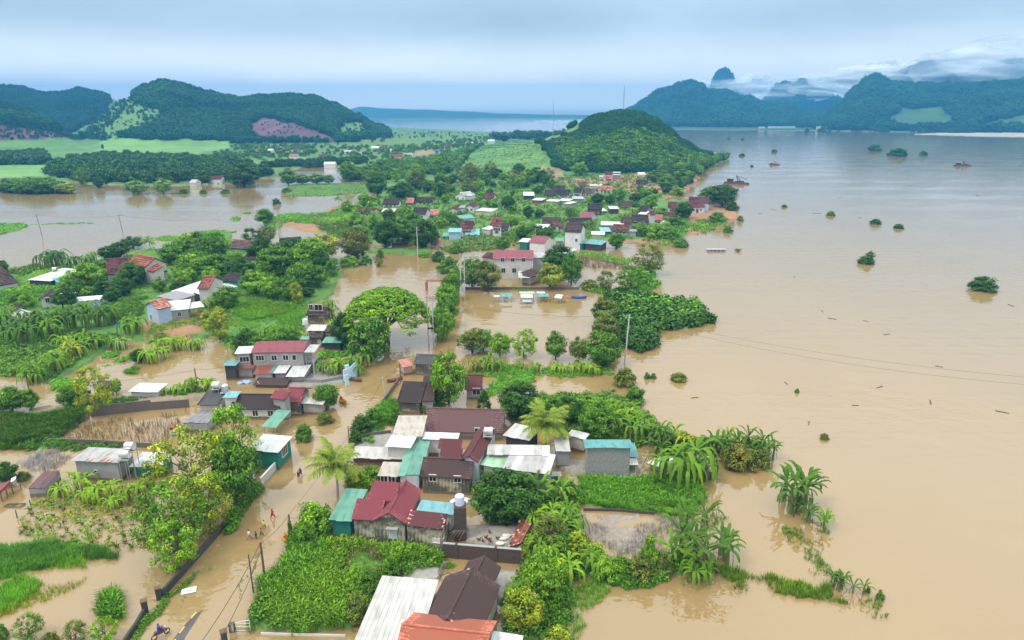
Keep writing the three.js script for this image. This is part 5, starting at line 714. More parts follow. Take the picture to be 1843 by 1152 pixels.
for (const a of [[1170, 822, 44, 'dark', 'stiff'], [1190, 806, 40, 'dark', 'stiff'], [1212, 802, 32, 'mid', 'stiff'], [1226, 806, 30, 'yellow', 'soft'], [1272, 816, 40, 'dark', 'stiff'], [1288, 818, 40, 'dark', 'stiff'], [1314, 814, 34, 'mid', 'stiff'], [1338, 814, 36, 'dark', 'stiff'], [1364, 824, 44, 'dark', 'stiff'], [1380, 826, 30, 'dark', 'stiff'], [1232, 872, 82, 'mid', 'soft'], [1216, 868, 60, 'mid', 'soft'], [1252, 864, 56, 'mid', 'soft'],
  [1418, 910, 66, 'dark', 'stiff'], [1438, 906, 58, 'dark', 'stiff'], [1428, 916, 34, 'dark', 'stiff'], [1462, 946, 40, 'dark', 'stiff'], [1476, 948, 28, 'mid', 'stiff'], [1258, 960, 58, 'dark', 'stiff'], [1246, 1016, 72, 'dark', 'stiff'], [1226, 1026, 54, 'mid', 'stiff'], [1290, 1008, 52, 'dark', 'stiff'], [1276, 1040, 40, 'mid', 'soft'], [1250, 1040, 42, 'mid', 'soft'], [1262, 992, 54, 'dark', 'stiff'],
  [946, 930, 46, 'mid', 'soft'], [966, 912, 50, 'dark', 'stiff'], [988, 912, 52, 'mid', 'stiff'], [998, 952, 46, 'bright', 'soft'], [1022, 958, 46, 'mid', 'soft'], [1034, 972, 40, 'mid', 'soft'], [978, 1008, 40, 'mid', 'soft'], [1034, 1040, 50, 'bright', 'soft'], [1068, 1034, 40, 'mid', 'soft'], [970, 950, 36, 'bright', 'soft'], [935, 1085, 32, 'mid', 'soft'], [1008, 930, 36, 'mid', 'soft'],
  [1518, 1062, 28, 'dark', 'stiff'], [1540, 1066, 26, 'dark', 'stiff'], [1502, 1056, 24, 'dark', 'stiff'], [120, 892, 34, 'bright', 'soft'], [145, 880, 34, 'bright', 'soft'], [160, 900, 30, 'bright', 'soft'], [190, 896, 36, 'bright', 'soft'], [178, 900, 30, 'bright', 'soft'], [242, 898, 34, 'bright', 'soft'], [262, 880, 28, 'mid', 'soft'], [212, 912, 26, 'bright', 'soft'],
]) banana(...a);
// bananas of the village, between the houses
{ const R = rng(77); let n = 0; for (let i = 0; i < 2500 && n < 62; i++) { const x = lerp(640, 1240, R()), y = lerp(352, 436, R()), p = at(x, y), h = 3.2 + R() * 1.6, hp = h * scaleAt(x, y); if (!inside(VILLAGE_POLY, x, y) || onBuilding(p.x, p.z, 1) || hides(x, y, hp, hp) > 0.25 || TREES.some(([a, b, w]) => Math.hypot(a - p.x, b - p.z) < w * 0.4)) continue; n++; banana(x, y, hp * 0.95, ['mid', 'pale', 'bright'][n % 3]); } }

function frondGeo(seed) {
  const R = rng(seed), L = new Leafage(), n = 26, at1 = (t) => V(0, Math.sin(t * 1.5) * 0.42 - t * t * (0.30 + 0.1 * (seed % 3)), t * 0.92);
  L.strip(Array.from({ length: 7 }, (_, i) => at1(i / 6)), Array.from({ length: 7 }, (_, i) => 0.02 * (1 - i / 8)), up, [1.7, 1.3, 0.8]);
  for (let i = 3; i < n; i++) for (const s of [-1, 1]) { const t = i / n, a = at1(t), d = V(s, -0.35 - 0.5 * R(), 0.65 + 0.3 * R()).normalize(), len = 0.25 * Math.sin(0.25 + t * 2.6) * (0.85 + 0.3 * R()); const c = 0.75 + 0.5 * R(); L.strip([a, a.clone().addScaledVector(d, len * 0.55), a.clone().addScaledVector(d, len).add(V(0, -len * 0.25, 0))], [0.03, 0.028, 0.004], up, [c * 1.1, c, c], [c * 1.5, c * 1.2, c]); }
  return L.geo();
}
const FRONDS = [1, 2, 3].map(frondGeo), farFrond = [0, 1].map((v) => { const list = []; for (let i = 0; i < 14; i++) list.push(FRONDS[i % 3].clone().applyMatrix4(new THREE.Matrix4().compose(V(0, 0, 0), new THREE.Quaternion().setFromEuler(new THREE.Euler(-0.6 + (i % 4) * 0.35, i * 2.4 + v, 0, 'YXZ')), V(1, 1, 1)))); return mergeGeometries(list); });
function palm(x, y, topY, wpx, tint, label, n = 20) {
  const p = at(x, y), h = heightFor(x, y, topY), s = wpx / scaleAt(x, y) / 1.75, o = thing('coconut_palm', p, label, 'palm tree'), R = rng(Math.round(x * 3)), mb = new MB(); let a = V(0, -1, 0);
  for (let i = 1; i <= 6; i++) { const b = V(0.25 * Math.sin(i * 0.5), -1 + (h + 1) * i / 6, 0.1 * i / 6); mb.bar(a, b, 0.2 - i * 0.012, undefined, 0.19 - i * 0.012, 8); a = b; }
  mb.build('trunk', paleBark, o);
  if (scaleAt(x, y) > 8) for (let i = 0; i < n; i++) { const f = mesh('frond', FRONDS[i % 3], LEAF[tint], o); f.position.copy(a); f.rotation.set(-0.95 + (i % 5) * 0.33 + R() * 0.15, i * 2.399 + R() * 0.3, 0, 'YXZ'); f.scale.setScalar(s * (0.85 + 0.25 * R())); }
  else { const f = mesh('fronds', farFrond[n % 2], LEAF[tint], o); f.position.copy(a); f.scale.setScalar(s); }
  if (!label) DRAFTS.push({ o, desc: 'slender coconut palm', x, y });
}
palm(606, 892, 838, 100, 'frond', 'coconut palm with drooping yellowish fronds over the road wall', 28); palm(979, 816, 766, 96, 'frond', 'coconut palm rising behind the patched white sheet roofs', 28);
palm(655, 426, 398, 34, 'mid'); palm(675, 418, 392, 34, 'mid'); palm(640, 412, 388, 28, 'mid'); palm(610, 374, 358, 20, 'mid'); palm(627, 376, 364, 18, 'mid'); palm(662, 400, 380, 26, 'dark'); palm(270, 452, 434, 30, 'mid', 'slender palm on the lagoon shore behind the tall orange roof', 14);

// ---------------------------------------------------------------- grass, crops, weeds: nobody could count these
function tuft(seed, { blades = 12, h = 1, spread = 0.45, w = 0.05, droop = 0.5 }) { const R = rng(seed), L = new Leafage(); for (let i = 0; i < blades; i++) { const a = R() * 6.28, r = spread * R(), hh = h * (0.55 + 0.55 * R()), b = V(Math.cos(a) * r * 0.5, -0.05, Math.sin(a) * r * 0.5), o = V(Math.cos(a + R() - 0.5), 0, Math.sin(a + R() - 0.5)), c = 0.7 + 0.6 * R(); L.strip([b, b.clone().add(V(0, hh * 0.6, 0)).addScaledVector(o, hh * 0.15), b.clone().add(V(0, hh * (1 - droop * 0.4), 0)).addScaledVector(o, hh * droop)], [w * 0.7, w, w * 0.1], V(o.x, 0.6, o.z).normalize(), [c, c, c], [c * 1.3, c * 1.15, c]); } return L.geo(); }
function leafy(seed, { leaves = 26, leaf = 0.34, h = 1, spread = 0.55 }) { const R = rng(seed), L = new Leafage(); for (let i = 0; i < leaves; i++) { const d = onSphere(R); d.y = Math.abs(d.y); const q = V(d.x * spread, h * (0.25 + 0.7 * d.y * Math.sqrt(R())), d.z * spread).multiply(V(0.5 + 0.5 * R(), 1, 0.5 + 0.5 * R())), o = d.clone().add(V(0, 0.5, 0)).normalize(), c = 0.62 + 0.7 * R(); const dir = onSphere(R).addScaledVector(o, 0.2); dir.y -= 0.3; L.leaf(q, dir.normalize(), o, leaf * (0.7 + 0.6 * R()), leaf * (0.45 + 0.3 * R()), [c, c, c], d); } return L.geo(); }
function sticks(seed) { const R = rng(seed), mb = new MB(); for (let i = 0; i < 3; i++) { const x = (R() - 0.5) * 0.7, z = (R() - 0.5) * 0.7; mb.bar(V(x, -0.1, z), V(x + (R() - 0.5) * 0.4, 0.5 + 0.6 * R(), z + (R() - 0.5) * 0.4), 0.022, undefined, 0.012, 4); } return mb.geo(); }
const BLADE = { tall: tuft(1, { blades: 22, h: 1, spread: 0.9, w: 0.05, droop: 0.6 }), short: tuft(2, { blades: 12, h: 1, spread: 1.2, w: 0.09, droop: 0.6 }), fine: tuft(8, { blades: 18, h: 1, spread: 0.8, w: 0.04, droop: 0.35 }), reed: tuft(3, { blades: 8, h: 1, spread: 0.5, w: 0.05, droop: 0.25 }), leafy: leafy(4, {}), crop: tuft(5, { blades: 9, h: 1, spread: 0.35, w: 0.11, droop: 0.7 }), mat: leafy(6, { leaves: 18, leaf: 0.5, h: 0.4, spread: 0.9 }), sticks: sticks(7) };
const deadMat = M('dead stalk', { rgb: [0.20, 0.13, 0.08], roughness: 0.95 });
function stuff(name, label, geo, mat, poly, n, size, seed, opt = {}) {
  const R = rng(seed), pts = poly.map(([x, y]) => at(x, y)), wp = pts.map((p) => [p.x, p.z]), bx = [Math.min(...wp.map((p) => p[0])), Math.max(...wp.map((p) => p[0]))], bz = [Math.min(...wp.map((p) => p[1])), Math.max(...wp.map((p) => p[1]))], list = [];
  for (let i = 0; i < n * 12 && list.length < n; i++) {
    const x = lerp(bx[0] - 3, bx[1] + 3, R()), z = lerp(bz[0] - 3, bz[1] + 3, R()), ww = opt.ragged ?? 5, wx = x + (fbm(x * 0.22, z * 0.22, 3, seed + 50) - 0.5) * ww, wz = z + (fbm(x * 0.22 + 31, z * 0.22, 3, seed + 60) - 0.5) * ww, k = fbm(x * (opt.grain ?? 0.12) + 5, z * (opt.grain ?? 0.12), 3, seed); if (!inside(wp, wx, wz) || (opt.gap && k < opt.gap * (0.85 + 0.3 * R())) || onBuilding(x, z, 0)) continue; if (opt.wild && ['paddy', 'field', 'burnt'].includes(groundAt(x, z)[1])) continue;
    list.push([x, z, k]);
  }
  const m = new THREE.InstancedMesh(geo, mat, list.length), q = new THREE.Quaternion(), M4 = new THREE.Matrix4(), col = new THREE.Color();
  list.forEach(([x, z, k], i) => { const s = lerp(...size, R()) * (0.8 + 0.5 * (k - 0.3)), y = opt.flat ? 0 : Math.max(0, groundAt(x, z)[0]) - 0.03; q.setFromEuler(new THREE.Euler((R() - 0.5) * 0.3, R() * 6.28, (R() - 0.5) * 0.3)); m.setMatrixAt(i, M4.compose(V(x, y, z), q, V(s * (opt.wide ?? 1), s, s * (opt.wide ?? 1)))); const b = 0.62 + 0.55 * R() + 0.6 * (k - 0.5), yl = opt.yellow ? Math.max(0, fbm(x * 0.07, z * 0.07, 2, seed + 9) - 0.42) * opt.yellow : 0; m.setColorAt(i, col.setRGB(b * (1 + 1.6 * yl), b * (1 + 0.5 * yl), b)); });
  m.name = numbered(name); m.castShadow = m.receiveShadow = true; scene.add(m); tag(m, label, null, null, 'stuff'); return m;
}
const G1 = LEAF.lush, G2 = LEAF.mid, G3 = LEAF.pale, G4 = LEAF.yellow;
stuff('grass', 'tall rank grass on the plot between the road and the crossed red roofs', BLADE.tall, G1, [[440, 1132], [470, 1085], [500, 1050], [525, 985], [560, 955], [640, 975], [800, 998], [800, 1012], [760, 1028], [715, 1040], [690, 1070], [650, 1130], [560, 1142], [470, 1138]], 2500, [0.4, 1.7], 1, { yellow: 0.9, wide: 1.0, gap: 0.42, grain: 0.22 });
stuff('grass', 'dry straw tufts in the tall rank grass plot', BLADE.tall, LEAF.straw, [[445, 1128], [470, 1085], [510, 1030], [600, 975], [700, 1000], [690, 1065], [640, 1130]], 360, [0.4, 1.2], 102, { gap: 0.46, grain: 0.2 });
stuff('grass', 'pale low grass between the taller clumps of the rank grass plot', BLADE.fine, G3, [[440, 1132], [470, 1085], [500, 1050], [525, 985], [560, 955], [640, 975], [800, 998], [800, 1012], [760, 1028], [715, 1040], [690, 1070], [650, 1130], [560, 1142], [470, 1138]], 1500, [0.3, 0.8], 104, {});
stuff('grass', 'leafy weeds among the tall rank grass plot', BLADE.leafy, G2, [[445, 1128], [470, 1085], [510, 1030], [600, 975], [800, 1000], [760, 1028], [690, 1065], [640, 1130]], 160, [0.6, 1.3], 2, { gap: 0.5, grain: 0.2 });
stuff('grass', 'short lawn grass by the concrete slab', BLADE.short, G1, [[690, 1040], [760, 1000], [800, 1000], [795, 1020], [740, 1025], [700, 1058]], 900, [0.2, 0.35], 3, {});
stuff('grass', 'dark reeds over the flooded lower left plot', BLADE.fine, LEAF.reed, [[-40, 985], [60, 980], [180, 992], [255, 998], [190, 1010], [110, 1025], [-40, 1045]], 1150, [0.7, 1.5], 4, { gap: 0.36, grain: 0.25 });
stuff('grass', 'bright flooded grass in the lower left corner', BLADE.reed, G1, [[-40, 1015], [130, 1005], [150, 1035], [60, 1085], [-40, 1120]], 1500, [0.5, 1.1], 5, { gap: 0.42, yellow: 1.2, grain: 0.2 });
stuff('grass', 'sparse grass at the margin of the lower left flood', BLADE.reed, G4, [[60, 1020], [180, 1005], [170, 1040], [60, 1100], [-40, 1130], [-40, 1080]], 420, [0.4, 0.8], 6, { gap: 0.48 });
stuff('grass', 'single clump of bright grass in the lower left flood', BLADE.tall, G1, [[165, 1105], [172, 1085], [195, 1075], [214, 1085], [216, 1104], [195, 1112]], 150, [0.9, 1.9], 7, {});
stuff('cane_field', 'bright cane field on the left below the bananas', BLADE.crop, LEAF.field, [[-60, 640], [0, 628], [60, 616], [140, 632], [150, 645], [90, 690], [50, 682], [-60, 680]], 2300, [0.8, 1.5], 8, { yellow: 1 });
stuff('cane_field', 'leafy slope below the dark bananas on the left', BLADE.leafy, G2, [[0, 628], [60, 600], [140, 600], [215, 612], [200, 622], [140, 634], [60, 622]], 700, [0.8, 1.5], 9, {});
stuff('cassava_field', 'cassava field between the white gable house and the pale blue house', BLADE.leafy, G2, [[178, 560], [215, 545], [258, 540], [258, 562], [236, 582], [196, 590]], 900, [0.8, 1.3], 10, {});
stuff('grass', 'green garden ground of the village on the lagoon shore', BLADE.short, G1, [[-40, 495], [60, 480], [140, 478], [260, 455], [420, 430], [560, 455], [610, 490], [560, 545], [420, 545], [300, 560], [180, 560], [0, 560], [-60, 580]], 9000, [0.35, 0.9], 11, { yellow: 1.2 });
stuff('grass', 'rough grass between the lagoon village and the road houses', BLADE.tall, G1, [[400, 545], [545, 540], [545, 600], [470, 642], [425, 642], [396, 605], [300, 612], [262, 618], [300, 570], [360, 556]], 3600, [0.35, 1.0], 103, { yellow: 1, gap: 0.3 });
stuff('grass', 'tall weeds beside the dark fronted workshop', BLADE.crop, G1, [[-20, 525], [60, 515], [100, 520], [70, 550], [0, 555]], 700, [0.7, 1.2], 12, { yellow: 1 });
stuff('grass', 'reeds on the lagoon shore before the workshop', BLADE.crop, G3, [[10, 492], [80, 478], [80, 486], [30, 502]], 420, [0.9, 1.5], 13, {});
stuff('grass', 'square of bright tall grass before the old whitewashed house', BLADE.tall, G1, [[414, 560], [480, 547], [536, 556], [510, 572], [440, 582], [416, 575]], 1100, [0.8, 1.4], 14, { yellow: 1.2 });
stuff('grass', 'grass along the path behind the pinkish red two-storey house', BLADE.short, G1, [[500, 578], [550, 562], [548, 600], [500, 600]], 260, [0.4, 0.9], 15, {});
stuff('grass', 'green courtyard weeds beside the pinkish red two-storey house', BLADE.leafy, G1, [[566, 640], [640, 628], [640, 640], [570, 652]], 220, [0.6, 1.1], 16, {});
stuff('grass', 'bank grass beside the earth lane', BLADE.tall, G2, [[-60, 755], [60, 752], [150, 745], [165, 748], [95, 790], [60, 805], [-60, 815]], 1600, [0.8, 1.5], 17, { yellow: 1 });
stuff('grass', 'low weeds along the flooded plot wall', BLADE.leafy, G2, [[60, 800], [125, 796], [205, 803], [200, 812], [120, 808], [50, 815]], 240, [0.5, 0.9], 18, {});
stuff('grass', 'weeds between the lane wall and the white tarpaulin hut', BLADE.leafy, G2, [[140, 738], [200, 720], [300, 706], [400, 700], [395, 708], [200, 728], [150, 744]], 320, [0.5, 0.9], 19, {});
stuff('grass', 'floating weed island beside the brown roofed lane house', BLADE.mat, G1, [[82, 698], [130, 680], [152, 690], [140, 702], [100, 706]], 260, [0.7, 1.0], 20, {});
for (const [i, [l, p, n]] of [['upper floating weed patch below the pale blue house', [[184, 638], [216, 632], [218, 638], [190, 645]], 80], ['lower floating weed patch below the pale blue house', [[204, 650], [238, 643], [240, 650], [208, 654]], 70], ['thin floating weed patch in the garden flood', [[184, 658], [200, 655], [208, 657], [190, 661]], 24], ['upright grass clump in the garden flood', [[218, 674], [235, 660], [246, 664], [238, 676]], 90]].entries()) stuff('weed_patch', l, i === 3 ? BLADE.tall : BLADE.mat, G1, p, n, [0.6, 1.0], 30 + i, {});
stuff('stalks', 'brown dead stalks standing in the walled flooded plot', BLADE.sticks, deadMat, [[105, 788], [170, 762], [330, 735], [338, 770], [300, 800], [120, 793]], 420, [0.7, 1.3], 35, { flat: true, gap: 0.42 });
stuff('grass', 'grass verge between the road and the beige sheet roof', BLADE.tall, G1, [[655, 795], [665, 765], [700, 722], [722, 724], [712, 745], [690, 775], [668, 795]], 420, [0.6, 1.1], 36, {});
stuff('grass', 'weedy meadow before the teal roofed brick shed', BLADE.tall, G1, [[1050, 860], [1110, 856], [1175, 858], [1240, 862], [1262, 885], [1250, 940], [1225, 928], [1130, 915], [1050, 912]], 1700, [0.5, 1.3], 37, { gap: 0.46, yellow: 1.0, grain: 0.25 });
stuff('grass', 'drowned weeds straggling from the weedy meadow', BLADE.reed, G2, [[1250, 885], [1290, 895], [1305, 920], [1270, 950], [1245, 945]], 240, [0.4, 0.8], 38, { gap: 0.47, flat: true });
stuff('grass', 'undergrowth beneath the bananas by the river', BLADE.leafy, G2, [[900, 732], [960, 716], [1060, 716], [1130, 732], [1165, 772], [1230, 792], [1380, 805], [1385, 832], [1340, 838], [1300, 812], [1220, 818], [1150, 802], [1050, 792], [920, 756]], 1500, [0.7, 1.4], 39, { gap: 0.38, yellow: 1.2 });
stuff('grass', 'pale reeds in the flood behind the riverside bananas', BLADE.crop, G3, [[1030, 716], [1090, 706], [1135, 722], [1120, 738], [1040, 736]], 420, [0.6, 1.2], 40, { gap: 0.38 });
stuff('grass', 'undergrowth between the crossed red roofs and the river', BLADE.leafy, G2, [[850, 880], [1040, 885], [1045, 1000], [1120, 1012], [1215, 1005], [1290, 1012], [1275, 1034], [1180, 1044], [1080, 1046], [1025, 1040], [1018, 1160], [925, 1160], [905, 1100], [945, 1000], [950, 930]], 2400, [0.6, 1.3], 41, { gap: 0.32, yellow: 1.5 });
stuff('grass', 'flooded grass at the lower river corner', BLADE.reed, G1, [[1020, 1070], [1080, 1050], [1100, 1060], [1070, 1110], [1030, 1140], [1015, 1110]], 420, [0.4, 0.9], 42, { gap: 0.42, flat: true });
stuff('grass', 'line of drowned grass running out into the river', BLADE.reed, G2, [[1298, 1022], [1350, 1032], [1440, 1052], [1490, 1060], [1560, 1078], [1550, 1090], [1440, 1076], [1330, 1064], [1300, 1046]], 620, [0.4, 1.2], 43, { flat: true, gap: 0.47, yellow: 1, grain: 0.3 });
stuff('grass', 'scattered weeds drifting in the lower right water', BLADE.reed, G2, [[1290, 1060], [1580, 1078], [1590, 1110], [1540, 1130], [1300, 1150]], 260, [0.2, 0.8], 44, { flat: true, gap: 0.5, grain: 0.12 });
stuff('grass', 'drowned weeds near the two upright banana clumps', BLADE.reed, G2, [[1420, 955], [1480, 950], [1500, 1000], [1520, 1030], [1480, 1040], [1440, 1000]], 300, [0.3, 0.7], 45, { flat: true, gap: 0.45, grain: 0.3 });
stuff('grass', 'weeds in the flooded plot behind the small maroon house', BLADE.leafy, G1, [[876, 690], [895, 672], [960, 668], [972, 682], [905, 705], [880, 712]], 420, [0.5, 1.0], 46, { gap: 0.36, flat: true });
stuff('grass', 'hedge line across the flooded field before the row of trees', BLADE.leafy, G1, [[850, 664], [900, 660], [1080, 668], [1130, 676], [1128, 682], [1070, 680], [900, 674], [852, 676]], 520, [0.5, 0.9], 47, { flat: true });
stuff('thicket', 'dense dark thicket growing out of the flood on the river side', BLADE.leafy, LEAF.dark, [[1090, 536], [1130, 530], [1180, 545], [1250, 550], [1274, 578], [1255, 592], [1182, 592], [1178, 628], [1150, 634], [1118, 612], [1095, 590]], 1500, [2.0, 3.4], 48, { flat: true, gap: 0.2 });
stuff('thicket', 'brighter leaves over the dark thicket on the river side', BLADE.leafy, G2, [[1100, 540], [1180, 548], [1250, 556], [1265, 578], [1182, 588], [1172, 622], [1120, 606]], 500, [2.2, 3.6], 49, { flat: true, gap: 0.45 });
stuff('grass', 'bright bank vegetation above the dark thicket', BLADE.crop, G1, [[1140, 485], [1172, 470], [1188, 500], [1175, 535], [1130, 535], [1060, 528], [1065, 520], [1130, 520]], 900, [0.9, 1.8], 50, { flat: true, yellow: 1 });
stuff('crop_field', 'maize plot before the turquoise roofed brick house', BLADE.crop, G3, [[796, 448], [835, 434], [900, 424], [950, 424], [940, 440], [880, 450], [810, 455]], 1500, [1.0, 1.7], 51, {});
stuff('crop_field', 'bright green plot beside the maize plot', BLADE.crop, G1, [[900, 424], [950, 416], [1010, 420], [1000, 432], [950, 438]], 700, [0.9, 1.5], 52, {});
stuff('grass', 'green strips on the bunds by the flooded reed beds', BLADE.crop, G1, [[1040, 452], [1080, 458], [1140, 466], [1130, 478], [1085, 470], [1040, 460]], 500, [0.6, 1.2], 53, { gap: 0.42, flat: true });
stuff('stalks', 'brown drowned reeds behind the crimson two-storey house', BLADE.sticks, deadMat, [[1030, 462], [1150, 478], [1140, 490], [1040, 480]], 420, [1.0, 1.7], 54, { flat: true });
stuff('grass', 'garden ground between the village houses', BLADE.leafy, G2, VILLAGE_POLY, 5200, [0.9, 2.0], 55, { gap: 0.3, yellow: 0.8 });
stuff('grass', 'riverside garden plants at the edge of the village', BLADE.crop, G1, [[1150, 436], [1190, 415], [1250, 398], [1320, 398], [1285, 414], [1235, 428], [1200, 442]], 1100, [0.9, 1.8], 56, { gap: 0.34 });
stuff('grass', 'cassava strip between the lagoon and the village', BLADE.leafy, G1, [[478, 404], [500, 388], [580, 386], [645, 372], [640, 402], [590, 408], [520, 402], [490, 412]], 1300, [0.9, 1.8], 57, { yellow: 0.8 });
stuff('grass', 'green strip below the cassava strip', BLADE.leafy, G2, [[560, 404], [620, 400], [650, 412], [640, 434], [600, 424]], 420, [0.9, 1.8], 58, {});
stuff('lotus_field', 'pale green crop standing in water before the lagoon', BLADE.mat, G3, [[512, 354], [528, 333], [676, 329], [668, 346], [610, 352]], 4200, [0.9, 1.5], 59, { flat: true });
for (const [i, [l, p, n, s]] of [['weed island at the left edge of the lagoon', [[-40, 410], [10, 402], [50, 404], [40, 413], [0, 424], [-40, 430]], 1300, 1.1], ['largest weed island near the lagoon shore', [[343, 421], [385, 414], [415, 418], [412, 432], [370, 434]], 900, 1.1], ['oval weed island in the lagoon', [[278, 430], [300, 424], [326, 428], [300, 434]], 340, 1.0], ['small weed island by the lagoon poles', [[413, 395], [425, 390], [433, 392], [425, 398]], 160, 1.0], ['thin weed island beyond the lagoon poles', [[432, 384], [450, 382], [449, 385]], 60, 1.0], ['weed bank on the lagoon shore behind the palms', [[190, 458], [212, 450], [215, 456], [195, 462]], 120, 1.2], ['grass bank in the flood below the tree shaded hut', [[640, 453], [690, 446], [780, 448], [775, 457], [730, 461], [670, 457]], 900, 0.5], ['grass strip beside the market stalls', [[893, 523], [900, 517], [958, 518], [960, 526]], 260, 0.5], ['thin floating weed line in the lagoon', [[56, 404], [120, 401], [180, 402], [120, 404]], 110, 0.7]].entries()) stuff('weed_island', l, i === 6 || i === 7 ? BLADE.short : BLADE.mat, G1, p, n, [s * 0.7, s * 1.2], 70 + i, { flat: true });
stuff('debris', 'grey drift litter caught in the walled plot', BLADE.sticks, M('grey litter', { rgb: [0.36, 0.33, 0.31] }), [[1045, 928], [1160, 924], [1222, 938], [1230, 965], [1195, 990], [1120, 1000], [1060, 985]], 620, [0.3, 0.7], 60, { flat: false, gap: 0.4, wide: 2.2, grain: 0.3 });
stuff('debris', 'grey drift litter beside the small red roofed hut', BLADE.sticks, M('grey litter', {}), [[35, 840], [60, 818], [125, 812], [126, 832], [90, 840]], 300, [0.4, 0.8], 61, { gap: 0.4, wide: 2 });
stuff('verge_weeds', 'weeds along the left edge of the flooded road', BLADE.leafy, G2, [[228, 1155], [262, 1110], [290, 1078], [345, 1030], [420, 930], [470, 870], [478, 874], [430, 940], [355, 1032], [300, 1080], [268, 1122], [242, 1158]], 420, [0.3, 0.65], 62, { flat: true, ragged: 2, gap: 0.36 });
stuff('verge_weeds', 'broken line of weeds on the road edge stripe', BLADE.reed, G1, [[262, 1152], [300, 1100], [345, 1058], [380, 1020], [384, 1024], [350, 1062], [308, 1102], [270, 1156]], 130, [0.25, 0.5], 63, { flat: true, gap: 0.45 });
stuff('verge_weeds', 'weed streak on the right side of the flooded road', BLADE.reed, G2, [[425, 1060], [445, 1030], [468, 1008], [470, 1014], [450, 1036], [430, 1064]], 120, [0.2, 0.4], 64, { flat: true });
stuff('verge_weeds', 'vines along the wall by the long white roadside wall', BLADE.leafy, G2, [[395, 965], [440, 905], [468, 868], [474, 874], [446, 912], [402, 970]], 240, [0.7, 1.2], 65, { flat: true });
// crop plants in the flooded garden: small, alike, but one by one
{
  const R = rng(91), P = [[60, 905], [130, 890], [240, 905], [330, 905], [300, 960], [270, 985], [150, 985], [30, 960], [40, 930]]; let n = 0; const proto = [leafy(11, { leaves: 30, leaf: 0.3, h: 1, spread: 0.5 }), tuft(12, { blades: 14, h: 1, spread: 0.5, w: 0.1, droop: 0.7 })], put = [];
  for (let i = 0; i < 6000 && n < 190; i++) { const x = lerp(20, 340, R()), y = lerp(885, 990, R()), p = at(x, y); if (!inside(P, x, y) || put.some((q) => Math.hypot(q.x - p.x, q.z - p.z) < 1.0)) continue; n++; put.push(p); const s = 0.7 + 0.6 * R(), o = mesh('crop_plant', proto[n % 2], [LEAF.bright, LEAF.olive, LEAF.yellow, LEAF.mid][n % 4]); o.position.set(p.x, -0.1, p.z); o.scale.set(s * 1.2, s, s * 1.2); o.rotation.y = R() * 6.28; tag(o, 'leafy crop plant standing in the flooded garden plot below the rust streaked shed', 'crop plant', 'crop plants in the flooded garden plot'); }
}
